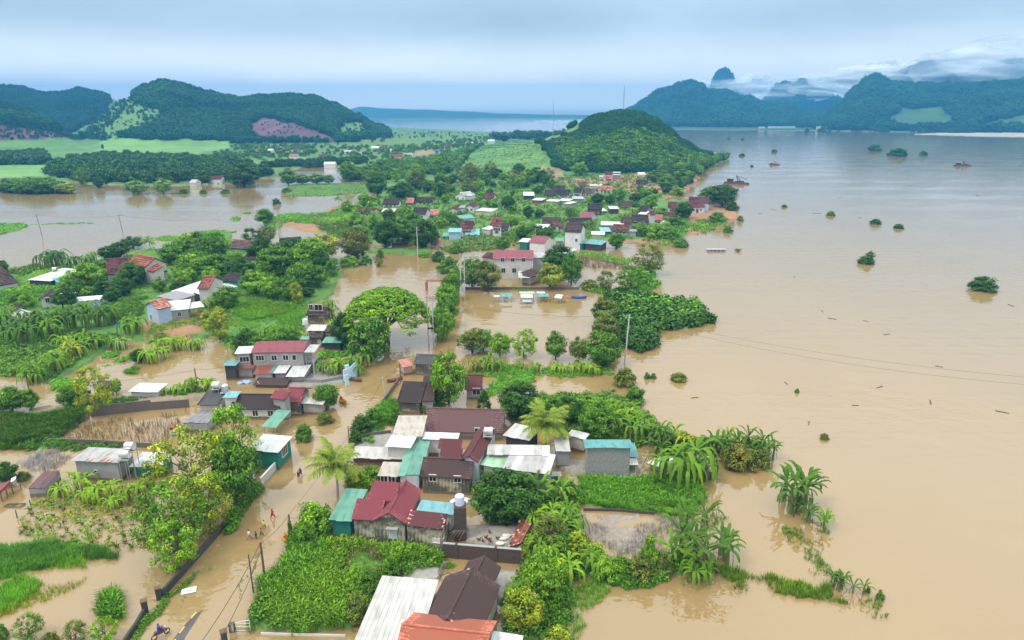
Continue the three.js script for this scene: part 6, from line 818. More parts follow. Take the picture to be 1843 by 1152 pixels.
// ---------------------------------------------------------------- forest on the hills, read as one mass on each hill
{
  const blob = [21, 22].map((s) => crownGeo(s, { form: 'round', clumps: 16, leaves: 12, leaf: 0.2, clump: 0.2 }).geo);
  const names = ['on the near green hill', 'on the burnt shoulder at the far left', 'on the long wooded hill at the left', 'on the ridge behind the long wooded hill', 'on the limestone hills across the river', 'on the distant limestone peaks', 'on the broad mountain at the right', 'on the cloudy summits at the right', 'on the blue ridge on the horizon'];
  RANGES.forEach((Rg, i) => {
    if (i === 8) return;
    const R = rng(300 + i), px0 = Math.max(-160, Rg.crest[0][0]), px1 = Math.min(2000, Rg.crest[Rg.crest.length - 1][0]), list = [], size = i === 0 ? [3.0, 4.6] : i < 4 ? [6, 10] : [11, 18], N = i === 0 ? 22000 : i < 4 ? 15000 : 11000;
    for (let k = 0; k < N * 4 && list.length < N; k++) {
      const px = lerp(px0, px1, R()), d = Rg.d - Rg.near * 1.02 + R() * Rg.near * 1.2, az = Math.atan((px - 921.5) / FOCAL * cP), x = Math.sin(az) * d, z = -Math.cos(az) * d, [h, cover] = groundAt(x, z);
      if (h < 2.5 || (cover !== 'forest' && !((cover === 'burnt' || cover === 'slope') && R() < 0.05))) continue; const q = fbm(x / 60, z / 60, 3, 77); if (cover === 'forest' && R() > 0.55 + q) continue; list.push([x, h, z, q, cover]);
    }
    const m = new THREE.InstancedMesh(blob[i % 2], LEAF.hill, list.length), M4 = new THREE.Matrix4(), Q = new THREE.Quaternion(), col = new THREE.Color();
    list.forEach(([x, h, z, q, cv], k) => { const s = lerp(...size, R()) * (0.8 + 0.5 * q) * (cv === 'forest' ? 1 : 0.34), t = s * (0.9 + 0.5 * R()); Q.setFromEuler(new THREE.Euler(0, R() * 6.28, 0)); m.setMatrixAt(k, M4.compose(V(x, h - 0.1 * t, z), Q, V(s, t, s))); const b = 0.6 + 0.5 * R() + 0.7 * (q - 0.5); m.setColorAt(k, col.setRGB(b, b, b)); });
    m.name = numbered('forest'); m.castShadow = m.receiveShadow = true; scene.add(m); tag(m, 'dense forest ' + names[i], null, null, 'stuff');
  });
  // scrub and plantation on the plain
  stuff('plantation', 'dark plantation wood on the rise before the near green hill', blob[0], LEAF.mid, [[610, 322], [690, 296], [760, 290], [850, 275], [870, 262], [830, 300], [800, 318], [700, 326]], 1500, [4, 7], 401, { gap: 0.38 });
  stuff('plantation', 'low green shrubs on the field slope before the near green hill', BLADE.mat, G2, [[800, 318], [835, 278], [880, 256], [940, 252], [985, 266], [1012, 296], [960, 312], [880, 325]], 3600, [0.9, 1.8], 402, { gap: 0.36, grain: 0.05 });
  stuff('plantation', 'scattered scrub on the far plain', blob[1], LEAF.dark, [[-100, 262], [200, 252], [430, 252], [800, 238], [1060, 240], [1000, 258], [800, 262], [440, 272], [200, 286], [-100, 284]], 260, [2.5, 5], 403, { wild: true, gap: 0.55, grain: 0.01 });
  stuff('plantation', 'wood at the foot of the near green hill', blob[0], LEAF.mid, [[1000, 300], [1120, 300], [1250, 296], [1310, 286], [1250, 310], [1110, 316], [1020, 312]], 1500, [5, 9], 404, {});
  stuff('plantation', 'dark wood around the far farmhouses', blob[0], LEAF.dark, [[75, 316], [130, 292], [200, 284], [330, 288], [430, 296], [490, 318], [420, 330], [300, 334], [150, 330]], 1500, [6, 10], 405, { gap: 0.3 });
  stuff('plantation', 'wood strip below the clearing at the far left', blob[0], LEAF.dark, [[-60, 284], [80, 280], [88, 298], [-60, 300]], 420, [7, 10], 410, { gap: 0.3 });
  stuff('plantation', 'scattered trees of the far hamlet', blob[0], LEAF.mid, [[380, 268], [480, 262], [600, 268], [700, 268], [820, 255], [880, 250], [860, 270], [760, 292], [600, 300], [460, 300], [390, 296]], 620, [3.5, 7], 411, { wild: true, gap: 0.46, grain: 0.03 });
  stuff('plantation', 'trees between the wooded hill and the far fields', blob[1], LEAF.dark, [[80, 252], [200, 250], [330, 252], [430, 250], [600, 256], [700, 250], [690, 258], [440, 262], [200, 260], [110, 264]], 520, [4, 7.5], 412, { wild: true, gap: 0.5, grain: 0.015 });
  stuff('plantation', 'tree line before the far lake', blob[0], LEAF.dark, [[880, 250], [1000, 244], [1080, 242], [1060, 247], [900, 256]], 120, [10, 18], 413, {});
  stuff('plantation', 'dark hedge rows by the far hamlet', blob[1], LEAF.dark, [[475, 300], [560, 294], [660, 290], [650, 298], [560, 302], [480, 304]], 420, [4, 6], 406, {});
  stuff('plantation', 'dike shrubs along the brown flooded strip', blob[0], LEAF.mid, [[0, 346], [20, 338], [100, 340], [135, 346], [60, 350]], 260, [5, 9], 407, { flat: true });
  stuff('plantation', 'far bank shrubs below the broad mountain', blob[1], LEAF.dark, [[1440, 236], [1560, 237], [1843, 234], [1900, 236], [1843, 240], [1600, 240], [1450, 240]], 700, [7, 14], 408, { gap: 0.45, grain: 0.006, flat: true });
}

// ---------------------------------------------------------------- the flooded road: a low asphalt crown breaks the surface at the bottom edge
{
  const line = [[296, 1190], [318, 1146], [338, 1120], [358, 1095], [392, 1050], [430, 1005], [470, 950], [510, 890], [560, 815], [620, 735], [668, 665], [740, 610]].map(([x, y]) => at(x, y)), mb = new MB(), crown = [0.05, 0.042, 0.034, 0.012, -0.03, -0.08, -0.14, -0.2, -0.3, -0.35, -0.4, -0.4];
  const side = (i) => { const d = line[Math.min(line.length - 1, i + 1)].clone().sub(line[Math.max(0, i - 1)]).normalize(); return V(-d.z, 0, d.x); };
  const P = (i, o) => { const R = fbm(i * 1.7, o * 0.9, 2, 3) - 0.5; return line[i].clone().addScaledVector(side(i), o).setY(crown[i] - 0.075 * Math.abs(o - 0.35) - 0.02 * Math.abs(R)); };
  for (let i = 0; i < line.length - 1; i++) for (let k = -6; k < 6; k++) mb.quad(P(i, k * 0.5), P(i, k * 0.5 + 0.5), P(i + 1, k * 0.5 + 0.5), P(i + 1, k * 0.5));
  const road = mb.build('road', M('wet asphalt', { rgb: [0.12, 0.11, 0.10], map: T.grain, roughness: 0.25, bumpMap: T.grain, bumpScale: 0.01 })); tag(road, null, null, null, 'structure');
  for (const [i, t] of [[0, 0.55], [1, 0.35], [2, 0.4], [3, 0.15]]) { const a = P(i, 0).lerp(P(i + 1, 0), t - 0.12), b = P(i, 0).lerp(P(i + 1, 0), t + 0.34), s = side(i).multiplyScalar(0.075), m = new MB(); a.y += 0.012; b.y += 0.012; m.slab(a.clone().sub(s), a.clone().add(s), b.clone().add(s), b.clone().sub(s), 0.008); m.build('road_marking', M('yellow road paint', { rgb: [0.62, 0.47, 0.14], roughness: 0.7 }), road); }
}
// ---------------------------------------------------------------- walls, fences and gates
function wall(name, label, pts, h, th, mat, opt = {}) {
  const P = pts.map(([x, y]) => at(x, y)), o = thing(name, P[0].clone(), label, opt.category ?? 'wall'), rel = P.map((p) => p.clone().sub(P[0]));
  for (let i = 0; i < rel.length - 1; i++) {
    const a = rel[i], b = rel[i + 1], L = a.distanceTo(b), yaw = Math.atan2(-(b.z - a.z), b.x - a.x), c = a.clone().add(b).multiplyScalar(0.5), hh = Array.isArray(h) ? h[i] : h, m = new MB(); m.box(c.x, hh / 2 - 0.4, c.z, L - (opt.pier ?? 0) * 0.5, hh + 0.8, th, yaw); m.build('wall_panel', mat, o);
    if (opt.cap) { const k = new MB(); k.box(c.x, hh + 0.04, c.z, L, 0.08, th + 0.1, yaw); k.build('coping', opt.capMat ?? plain('grey'), o); }
    if (opt.every) for (let t = opt.every / 2; t < L; t += opt.every) { const q = a.clone().lerp(b, t / L), k = new MB(); k.box(q.x, hh / 2 - 0.36, q.z, 0.3, hh + 0.9, th + 0.16, yaw); k.build('pier', mat, o); }
  }
  return o;
}
const mossWall = wallMat('cement', 'mould'), darkBrick = M('dark brick', { rgb: [0.12, 0.085, 0.07], map: T.brick, roughness: 0.95 }), blockWall = wallMat('grey');
wall('garden_wall', 'mossy low wall along the road under the lowest roadside tree', [[292, 1076], [346, 1016], [378, 980], [404, 950]], 0.9, 0.25, M('dark moss wall', { rgb: [0.075, 0.075, 0.06], map: T.grime, roughness: 0.95 }));
wall('garden_wall', 'mossy low wall running off the bottom edge beside the road', [[222, 1165], [246, 1130], [260, 1106]], 0.7, 0.25, M('dark moss wall', {}));
for (const [x, y, l] of [[287, 1078, 'dark square gate pillar at the road end of the mossy low wall'], [262, 1102, 'dark square gate pillar nearest the bottom edge on the left of the road'], [405, 1158, 'dark square pillar on the right of the road at the bottom edge']]) { const p = at(x, y), o = thing('gate_pillar', p, l, 'pillar'), m = new MB(), c = new MB(); m.box(0, 0.45, 0, 0.55, 1.9, 0.55, 0.5); m.build('shaft', M('dark moss wall', {}), o); c.box(0, 1.45, 0, 0.68, 0.12, 0.68, 0.5); c.build('cap', plain('wood'), o); }
wall('roadside_wall', 'long white roadside wall beside the white roadside shop', [[470, 874], [490, 852], [517, 823]], 1.1, 0.2, wallMat('offwhite'), { cap: true, capMat: plain('offwhite') });
wall('lane_wall', 'long dark wall between the earth lane and the walled flooded plot', [[165, 750], [273, 738], [341, 733]], [1.9, 1.5], 0.22, M('sooty wall', { rgb: [0.17, 0.14, 0.12], map: T.grime, roughness: 0.95 }));
wall('plot_wall', 'low dark wall along the front of the walled flooded plot', [[82, 797], [180, 800], [303, 808]], 0.8, 0.2, M('sooty wall', {}));
wall('plot_wall', 'low grey wall up the side of the walled flooded plot', [[82, 796], [125, 768], [160, 750]], 0.7, 0.2, blockWall);
wall('yard_wall', 'dark brick yard wall behind the joined dark brown roofs', [[798, 1003], [868, 1009], [938, 1015]], 1.9, 0.22, darkBrick, { every: 3.2, cap: true });
wall('yard_wall', 'low dark wall along the yard of the crimson two-storey house', [[836, 521], [900, 521], [985, 521], [1042, 521]], 0.7, 0.25, M('sooty wall', {}));
wall('plot_wall', 'low dark wall between the weedy meadow and the litter filled plot', [[1050, 919], [1110, 920], [1180, 926]], 0.35, 0.2, darkBrick);
wall('bund_wall', 'thin brown bund across the drowned reed beds', [[1040, 462], [1085, 470], [1140, 482], [1150, 485]], 0.5, 0.4, M('bund', { rgb: [0.2, 0.16, 0.1] }));
wall('yard_wall', 'dark mossy wall between the road and the angled dark brown house', [[693, 722], [704, 706], [716, 690]], 0.8, 0.22, M('sooty wall', {}));
wall('yard_wall', 'grey block wall of the gravel yard beside the two-storey house', [[549, 690], [580, 692], [618, 684]], 1.0, 0.2, blockWall);
wall('yard_wall', 'dark block wall before the beige sheet roof by the road', [[643, 793], [672, 786], [704, 782]], 0.8, 0.2, M('sooty wall', {}));
wall('yard_wall', 'mossy side wall from the mottled red wing to the yard', [[798, 998], [806, 962], [812, 940]], 1.9, 0.2, mossWall);
wall('fence', 'white pipe rail along the foot of the tall rank grass plot', [[470, 1142], [540, 1144], [622, 1146]], 0.25, 0.08, plain('offwhite'), { category: 'rail' });
{ // pale blue gate walls of the yard by the road
  const o = thing('gate_wall', at(631, 684), 'pale blue curved gate wall of the yard by the road', 'gate'), g = (x, y) => at(x, y).sub(o.position), m = M('pale blue paint', { rgb: [0.50, 0.70, 0.80], roughness: 0.7 });
  const A = g(619, 688), B = g(644, 676), mb = new MB(), n = 8; for (let i = 0; i < n; i++) { const p = A.clone().lerp(B, i / n), q = A.clone().lerp(B, (i + 1) / n), h = 2.4 + 0.9 * Math.pow((i + 0.5) / n - 0.3, 2) * 2, yaw = Math.atan2(-(q.z - p.z), q.x - p.x), c = p.clone().add(q).multiplyScalar(0.5); mb.box(c.x, h / 2 - 0.3, c.z, p.distanceTo(q), h + 0.6, 0.18, yaw); } mb.build('panel', m, o);
  const k = new MB(), c = g(626, 684); k.box(c.x, 1.3, c.z, 0.8, 3.6, 0.4, 0.3); k.build('pillar', m, o); const k2 = new MB(), c2 = g(625, 694); k2.box(c2.x, 0.9, c2.z, 0.8, 2.6, 0.2, 0.9); k2.build('wing', m, o);
}
{ const o = thing('garden_gate', at(424, 1136), 'white arched metal gate at the corner of the tall rank grass plot', 'gate'), mb = new MB(), w = 1.5; for (const y of [0.05, 0.55, 0.95]) mb.bar(V(0, y, 0), V(w, y, 0), 0.035); mb.bar(V(w, -0.4, 0), V(w, 1.25, 0), 0.04); let a = V(0, 0.95, 0); for (let i = 1; i <= 8; i++) { const b = V(w * i / 8, 0.95 + 0.35 * Math.sin(i / 8 * 1.57), 0); mb.bar(a, b, 0.035); a = b; } mb.build('leaf_frame', plain('offwhite'), o); const k = new MB(); k.box(-0.3, 0.2, 0, 0.5, 1.5, 0.5); k.build('pillar', mossWall, o); }
{ const o = thing('arch_gate', at(768, 522), 'red beam gate with a thin metal arch over the flooded road', 'gate'), w = at(812, 520).sub(o.position), a = new MB(), b = new MB(), c = new MB(), red = M('faded red paint', { rgb: [0.42, 0.12, 0.11], roughness: 0.8 }); const h = heightFor(768, 522, 507); a.box(0, h / 2 - 0.5, 0, 0.7, h + 1, 0.7); a.build('post', red, o); b.box(w.x, h / 2 - 0.5, w.z, 0.7, h + 1, 0.7); b.build('post', red, o); c.box(w.x / 2, h + 0.2, w.z / 2, w.x + 0.6, 0.7, 0.3); c.build('beam', M('pale red sign beam', { rgb: [0.58, 0.24, 0.22] }), o); const d = new MB(); let p = V(w.x * 0.2, h + 0.5, 0); for (let i = 1; i <= 10; i++) { const t = i / 10, q = V(w.x * (0.2 + 0.6 * t), h + 0.5 + 1.6 * Math.sin(t * 3.14), 0); d.bar(p, q, 0.09); p = q; } d.build('arch', plain('grey'), o); }
// ---------------------------------------------------------------- poles, masts and wires
const TOPS = {};
function pole(key, x, y, top, label, opt = {}) {
  const p = at(x, y), h = opt.h ?? heightFor(x, y, top), o = thing(opt.name ?? 'utility_pole', p, label, opt.category ?? 'pole'), r = opt.r ?? 0.14, mat = opt.mat ?? M('pole concrete', { rgb: [0.56, 0.55, 0.52], roughness: 0.9 });
  for (const s of opt.twin ? [-0.55, 0.55] : [0]) new MB().bar(V(s, -1, 0), V(s + (opt.lean ?? 0), h, 0), r, undefined, r * 0.7, 8).build('shaft', mat, o);
  if (opt.arms) for (let i = 0; i < opt.arms; i++) { const m = new MB(); m.box(0, h - 0.3 - i * 0.9, 0, opt.twin ? 2.4 : 1.7, 0.12, 0.12, opt.turn ?? 0.3); for (const k of [-0.7, 0, 0.7]) m.bar(V(k, h - 0.2 - i * 0.9, 0), V(k, h + 0.1 - i * 0.9, 0), 0.05); m.build('crossarm', plain('grey'), o); }
  if (opt.box) new MB().box(0, h * 0.32, 0, 1.3, 0.3, 0.5).build('switch_box', plain('dark'), o);
  if (opt.vine) { const g = mesh('vine', TREE.bush[1].crown, LEAF.olive, o); g.scale.set(0.8, h * 1.02, 0.8); }
  TOPS[key] = p.clone().setY(h - 0.1); return o;
}
const oldWood = M('weathered wood', { rgb: [0.15, 0.125, 0.10], map: T.grain, roughness: 0.95 });
pole('a', 476, 1036, 976, 'weathered roadside pole standing in the tall rank grass plot', { mat: oldWood, r: 0.16 }); pole('b', 524, 968, 926, 'vine covered pole beside the flooded road', { mat: oldWood, vine: true }); pole('c', 694, 719, 679, 'thin concrete pole at the road wall before the angled dark brown house', { r: 0.12, lean: -0.3 }); pole('d', 721, 688, 654, 'dark wooden pole beside the orange lean-to', { mat: oldWood }); pole('e', 456, 1066, 998, 'short rotten stake in the tall rank grass plot', { mat: oldWood, r: 0.1 });
pole('f', 776, 618, 532, 'tall twin concrete poles beside the huge spreading tree', { twin: true, arms: 2, box: true, r: 0.17 }); pole('g', 833, 528, 456, 'tall twin concrete poles beside the crimson two-storey house', { twin: true, arms: 1, box: true, r: 0.17 }); pole('h', 752, 460, 408, 'single white pole on the grass bank with many stays', { arms: 2, r: 0.17 }); pole('i', 1124, 654, 566, 'leaning concrete pole at the edge of the dark river thicket', { arms: 1, r: 0.17, lean: 0.5 });
pole('j', 76, 424, 386, 'nearest wire pole standing in the lagoon by the weed island', { mat: oldWood, r: 0.12, arms: 1, lean: -0.8 }); pole('k', 221, 418, 387, 'second wire pole standing in the middle of the lagoon', { mat: oldWood, r: 0.12, arms: 1, lean: -0.6 }); pole('l', 394, 412, 395, 'short wire pole behind the largest weed island', { r: 0.12, arms: 1 }); pole('m', 448, 411, 393, 'wire pole at the corner of the lagoon shore trees', { r: 0.12, arms: 1 }); pole('n', 485, 376, 350, 'thin grey pole at the mouth of the lagoon channel', { r: 0.1 });
pole('o', 356, 704, 663, 'dark pole among the young bananas by the earth lane', { mat: oldWood, arms: 0 }); pole('p', 55, 716, 688, 'crooked dark post at the flooded margin behind the lane trees', { mat: oldWood }); pole('q', 567, 690, 646, 'slim white post in the gravel yard', { r: 0.08 }); pole('r', 628, 790, 767, 'short dark post at the roadside before the beige sheet roof', { mat: oldWood, r: 0.1, name: 'post' });
pole('s', 805, 440, 420, 'thin pole in the maize plot', { r: 0.1 }); pole('t', 963, 438, 412, 'thin pole behind the crimson roofed white house', { r: 0.1 }); pole('x', 1110, 760, 700, undefined, { r: 0.01, h: 0.02, name: 'post' }); scene.remove(scene.children[scene.children.length - 1]);
function lattice(key, x, y, top, label, w, base = 0, pos) { const p = pos ?? at(x, y), h = pos ? base : heightFor(x, y, top), o = thing('radio_mast', p, label, 'mast'), m = new MB(), b = new MB(), r = w / 2; const c = [[-r, -r], [r, -r], [0, r]]; for (const [a, d] of c) m.bar(V(a, -0.5, d), V(a * 0.35, h, d * 0.35), w * 0.07, undefined, w * 0.05, 4); m.build('legs', plain('grey'), o); const n = Math.round(h / w / 1.2); for (let i = 0; i < n; i++) { const t0 = i / n, t1 = (i + 1) / n, s = (t) => 1 - 0.65 * t; for (let k = 0; k < 3; k++) { const [a, d] = c[k], [e, f] = c[(k + 1) % 3]; b.bar(V(a * s(t0), h * t0, d * s(t0)), V(e * s(t1), h * t1, f * s(t1)), w * 0.035, undefined, w * 0.035, 3); } } b.build('bracing', plain('grey'), o); new MB().bar(V(0, h, 0), V(0, h * 1.08, 0), w * 0.05).build('antenna', plain('grey'), o); return o; }
{ const on = (px, d) => { const az = Math.atan((px - 921.5) / FOCAL * cP), x = Math.sin(az) * d, z = -Math.cos(az) * d; return V(x, hillAt(x, z), z); }; const up1 = (p, y) => { let lo = 0, hi = 200; for (let i = 0; i < 40; i++) { const m = (lo + hi) / 2; if (toPhoto(p.x, p.y + m, p.z)[1] > y) lo = m; else hi = m; } return lo; }; const a = on(1122, 765), b = on(996, 790); lattice('hill', 0, 0, 0, 'tall radio mast on top of the near green hill', 1.5, up1(a, 155), a); lattice('slope', 0, 0, 0, 'lower radio mast on the shoulder of the near green hill', 1.3, up1(b, 185), b); lattice('lag', 505, 440, 372, 'pale lattice mast among the trees at the lagoon corner', 1.1); }
function wire(name, label, a, b, sag, r = 0.02) { const c = a.clone().add(b).multiplyScalar(0.5); c.y -= sag * 2; const curve = new THREE.QuadraticBezierCurve3(a, c, b); tag(mesh(name, new THREE.TubeGeometry(curve, 24, r, 4), M('cable', { rgb: [0.03, 0.03, 0.03], roughness: 0.6 })), label, 'cable'); }
const T2 = (k, dx = 0, dy = 0) => TOPS[k].clone().add(V(dx, dy, 0));
wire('cable', 'cable from the weathered roadside pole towards the bottom edge', T2('a'), at(352, 1170, 3.6), 0.5, 0.035); wire('cable', 'lower cable beside the one running to the bottom edge', T2('a', 0.1, -0.6), at(384, 1172, 3.0), 0.6, 0.03); wire('cable', 'cable between the vine covered pole and the weathered roadside pole', T2('b'), T2('a'), 0.35, 0.03); wire('cable', 'cable from the vine covered pole along the road to the thin concrete pole', T2('b'), T2('c'), 0.9, 0.02); wire('cable', 'cable from the thin concrete pole to the dark wooden pole', T2('c'), T2('d'), 0.4);
for (const [p, q, n] of [['j', 'k', 'first'], ['k', 'l', 'second'], ['l', 'm', 'third']]) wire('cable', n + ' wire span over the lagoon from the weed island side', T2(p), T2(q), 1.2, 0.03);
wire('cable', 'wire span over the lagoon leaving the picture at the left', T2('j'), at(-60, 432, 10), 1.2, 0.03); wire('cable', 'upper cable crossing the river from the leaning concrete pole', T2('i', 0.5), at(2150, 700, 12), 2.4, 0.016); wire('cable', 'lower cable crossing the river from the leaning concrete pole', T2('i', 0.5, -0.8), at(2150, 712, 11), 2.8, 0.016); wire('cable', 'cable between the two pairs of twin poles', T2('f'), T2('g'), 1, 0.02); wire('cable', 'cable from the twin poles to the leaning concrete pole', T2('f', 0, -0.4), T2('i'), 1.8, 0.02); wire('cable', 'cable from the far twin poles to the white pole on the grass bank', T2('g'), T2('h'), 1.2, 0.02); wire('cable', 'stay wire of the single white pole', T2('h', 0, -1), at(790, 450), 0.2, 0.02);
wire('cable', 'cable from the thin concrete pole to the bright red tile house', T2('c', 0, -0.2), at(582, 722, 3.4), 0.5, 0.018); wire('cable', 'cable from the slim white post to the pinkish red two-storey house', T2('q'), at(548, 650, 3.6), 0.3, 0.018); wire('cable', 'cable from the dark wooden pole to the black stained roof', T2('d'), at(748, 655, 3), 0.3, 0.018); wire('cable', 'cable from the dark pole in the bananas to the grey corner hut', T2('o'), at(402, 660, 3), 0.3, 0.018); wire('cable', 'cable from the dark pole in the bananas over the flooded gardens', T2('o', 0, -0.3), at(60, 690, 4), 0.8, 0.018); wire('cable', 'cable from the vine covered pole to the green sheet shed', T2('b', 0, -0.3), at(600, 930, 3.2), 0.3, 0.018);
// ---------------------------------------------------------------- water tanks and small yard things
function tank(x, y, label, opt) {
  const p = at(x, y), o = thing('water_tank', p, label, 'water tank'), h = opt.h, mb = new MB();
  if (opt.tower) { new MB().box(0, h / 2 - 0.4, 0, 1.5, h + 0.8, 1.5, 0.1).build('tower', opt.tower, o); } else { for (const [a, b] of [[-0.6, -0.6], [0.6, -0.6], [0.6, 0.6], [-0.6, 0.6]]) { const q = new MB(); q.bar(V(a, -0.5, b), V(a, h, b), 0.05); q.build('leg', plain('grey'), o); } mb.box(0, h, 0, 1.4, 0.08, 1.4); mb.build('deck', plain('grey'), o); }
  const n = 24, L = opt.lying, g = new THREE.LatheGeometry([[0.001, 0], [0.55, 0], [0.58, 0.08], [0.58, 1.15], [0.5, 1.25], [0.22, 1.34], [0.2, 1.42], [0.001, 1.42]].map(([a, b]) => new THREE.Vector2(a, b)), n), t = mesh('tank', g, opt.mat, o); if (L) { t.rotation.z = Math.PI / 2; t.position.set(0.7, h + 0.65, 0); } else t.position.y = h + 0.05;
  return o;
}
const steel = M('tank steel', { rgb: [0.72, 0.73, 0.75], metalness: 0.7, roughness: 0.3 });
tank(233, 866, 'lower lying steel water tank on a frame beside the rust streaked shed', { h: 3.6, mat: steel, lying: true }); tank(243, 860, 'upper lying steel water tank behind the first on the frame', { h: 4.4, mat: steel, lying: true });
tank(829, 968, 'standing water tank with a white lid on a brick tower by the mottled red wing', { h: 4.6, mat: M('blue white tank', { rgb: [0.62, 0.66, 0.78], roughness: 0.35 }), tower: darkBrick }); tank(879, 836, 'lying steel water tank over the light green sheet roof', { h: 4.8, mat: steel, lying: true }); tank(394, 735, 'lying white water tank above the slanting dark slate roof', { h: 3.8, mat: plain('offwhite'), lying: true }); tank(410, 738, 'standing grey water tank beside the lying white tank', { h: 3.4, mat: steel }); tank(104, 513, 'small lying water tank on the roof of the dark fronted workshop', { h: 4.2, mat: steel, lying: true }); tank(551, 600, 'white round tank beside the old whitewashed house', { h: 2.2, mat: plain('white') });
{ const o = thing('bird_house', at(902, 945), 'small red bird house on a post in the yard by the broad dark tree', 'bird house'); new MB().bar(V(0, -0.4, 0), V(0, 1.1, 0), 0.05).build('post', oldWood, o); new MB().box(0, 1.4, 0, 1.1, 0.55, 0.5).build('body', plain('brick'), o); new MB().box(0, 1.72, 0, 1.3, 0.08, 0.75).build('roof', plain('offwhite'), o); const d = new MB(); for (let i = -2; i < 3; i++) d.box(i * 0.2, 1.3, 0.26, 0.09, 0.2, 0.03); d.build('openings', plain('dark'), o); }
{ const o = thing('fallen_roof', at(934, 990), 'slipped red tile roof leaning over the yard below the bananas', 'roof'), mb = new MB(), g = (x, y, h) => at(x, y, h).sub(o.position); tileSlope(mb, g(914, 985, 0.5), g(938, 978, 0.8), g(958, 940, 2.0), g(936, 932, 2.2), C.brick, 0.27, 77, 0.2); tag(mb.build('roof_tiles', tileMat, o), null, null, null, 'stuff'); const b = new MB(); b.slab(g(914, 986, 0.42), g(938, 979, 0.72), g(958, 941, 1.92), g(936, 933, 2.12), 0.08); b.build('boards', plain('wood'), o); for (const [x, y, h] of [[918, 978, 0.5], [952, 944, 1.8]]) { const q = g(x, y, h), m = new MB(); m.bar(V(q.x, -0.3, q.z), q, 0.06); m.build('prop', oldWood, o); } }
for (const [i, [x, y, l]] of [[862, 978, 'brown hen at the near end of the yard'], [869, 980, 'brown hen behind the nearest hen in the yard'], [875, 974, 'dark brown hen highest of the yard flock'], [879, 978, 'red brown hen in the middle of the yard flock'], [883, 981, 'brown hen beside the red brown hen in the yard'], [896, 976, 'brown hen next to the white sacks in the yard'], [881, 964, 'lone brown hen at the water edge of the yard']].entries()) { const p = at(x, y); p.y = groundAt(p.x, p.z)[0]; const o = thing('hen', p, l, 'hen'), s = new THREE.SphereGeometry(1, 8, 6), b = s.clone().scale(0.2, 0.15, 0.13).translate(0, 0.26, 0), n = s.clone().scale(0.07, 0.13, 0.07).translate(0.18, 0.38, 0), h = s.clone().scale(0.07, 0.06, 0.06).translate(0.22, 0.5, 0), tl = s.clone().scale(0.12, 0.1, 0.05).rotateZ(-0.7).translate(-0.2, 0.36, 0), lg = new MB().bar(V(0.02, 0, 0.05), V(0, 0.2, 0.05), 0.015).bar(V(0.02, 0, -0.05), V(0, 0.2, -0.05), 0.015).geo(); mesh('body', mergeGeometries([b, n, h, tl]), M('hen feather', { rgb: [0.13, 0.05, 0.025] }), o); mesh('legs', lg, plain('orange'), o); mesh('comb', s.clone().scale(0.04, 0.03, 0.012).translate(0.23, 0.57, 0), plain('red'), o); o.rotation.y = i * 1.9; }
{ const R = rng(3); for (const [x, y, l] of [[905, 975, 'white sack in the yard beside the slipped red tile roof'], [912, 970, 'second white sack higher in the yard'], [900, 984, 'white board lying on the yard wall edge']]) { const p = at(x, y); p.y = groundAt(p.x, p.z)[0]; const o = thing('sack', p, l, 'sack'), g = new THREE.SphereGeometry(0.45, 10, 8); g.scale(1.3, 0.45, 0.8); const q = g.attributes.position; for (let i = 0; i < q.count; i++) q.setY(i, q.getY(i) * (0.8 + 0.4 * R()) + 0.15); g.computeVertexNormals(); mesh('bag', g, plain('offwhite'), o); new MB().bar(V(0.55, 0.2, 0), V(0.75, 0.3, 0.05), 0.07).build('tied_end', plain('offwhite'), o); } }
for (let i = 0; i < 9; i++) { const p = at(788 + (i % 3) * 3, 1040 - i * 1.5, 0), o = thing('pole_stack_log', p, ['lowest', 'second lowest', 'third lowest', 'fourth lowest', 'middle', 'fourth highest', 'third highest', 'second highest', 'highest'][i] + ' of the grey timber poles leaning by the pale concrete slab', 'timber pole'), b = at(799 + (i % 4) * 2, 1010 + (i % 3), 1.2 + 0.15 * i).sub(p); new MB().bar(V(0, 0.1, 0), b, 0.07, undefined, 0.05, 6).build('timber', M('grey timber', { rgb: [0.26, 0.23, 0.20], roughness: 0.95 }), o); }
for (let i = 0; i < 7; i++) { const p = at(800 + i * 5, 962 + (i % 3) * 6), o = thing('bamboo_pole', p, ['first', 'second', 'third', 'fourth', 'fifth', 'sixth', 'last'][i] + ' bamboo pole from the left leaning on the brick tank tower', 'bamboo pole'); const b = at(818 + i * 3.4, 955, 3.4 - (i % 3) * 0.3).sub(p); new MB().bar(V(0, -0.2, 0), b, 0.05, undefined, 0.035, 6).build('cane', M('dry bamboo', { rgb: [0.36, 0.31, 0.24] }), o); }
{ const o = thing('shrine', at(312, 783), 'small red and white shrine standing in the walled flooded plot', 'shrine'); new MB().box(0, 0.3, 0, 0.7, 1.2, 0.6).build('base', plain('offwhite'), o); new MB().box(0, 1.2, 0, 0.6, 0.6, 0.5).build('body', plain('red'), o); const r = new MB(); r.slab(V(-0.5, 1.5, 0.4), V(0.5, 1.5, 0.4), V(0.5, 1.85, 0), V(-0.5, 1.85, 0), 0.06); r.slab(V(0.5, 1.5, -0.4), V(-0.5, 1.5, -0.4), V(-0.5, 1.85, 0), V(0.5, 1.85, 0), 0.06); r.build('roof', plain('brick'), o); }
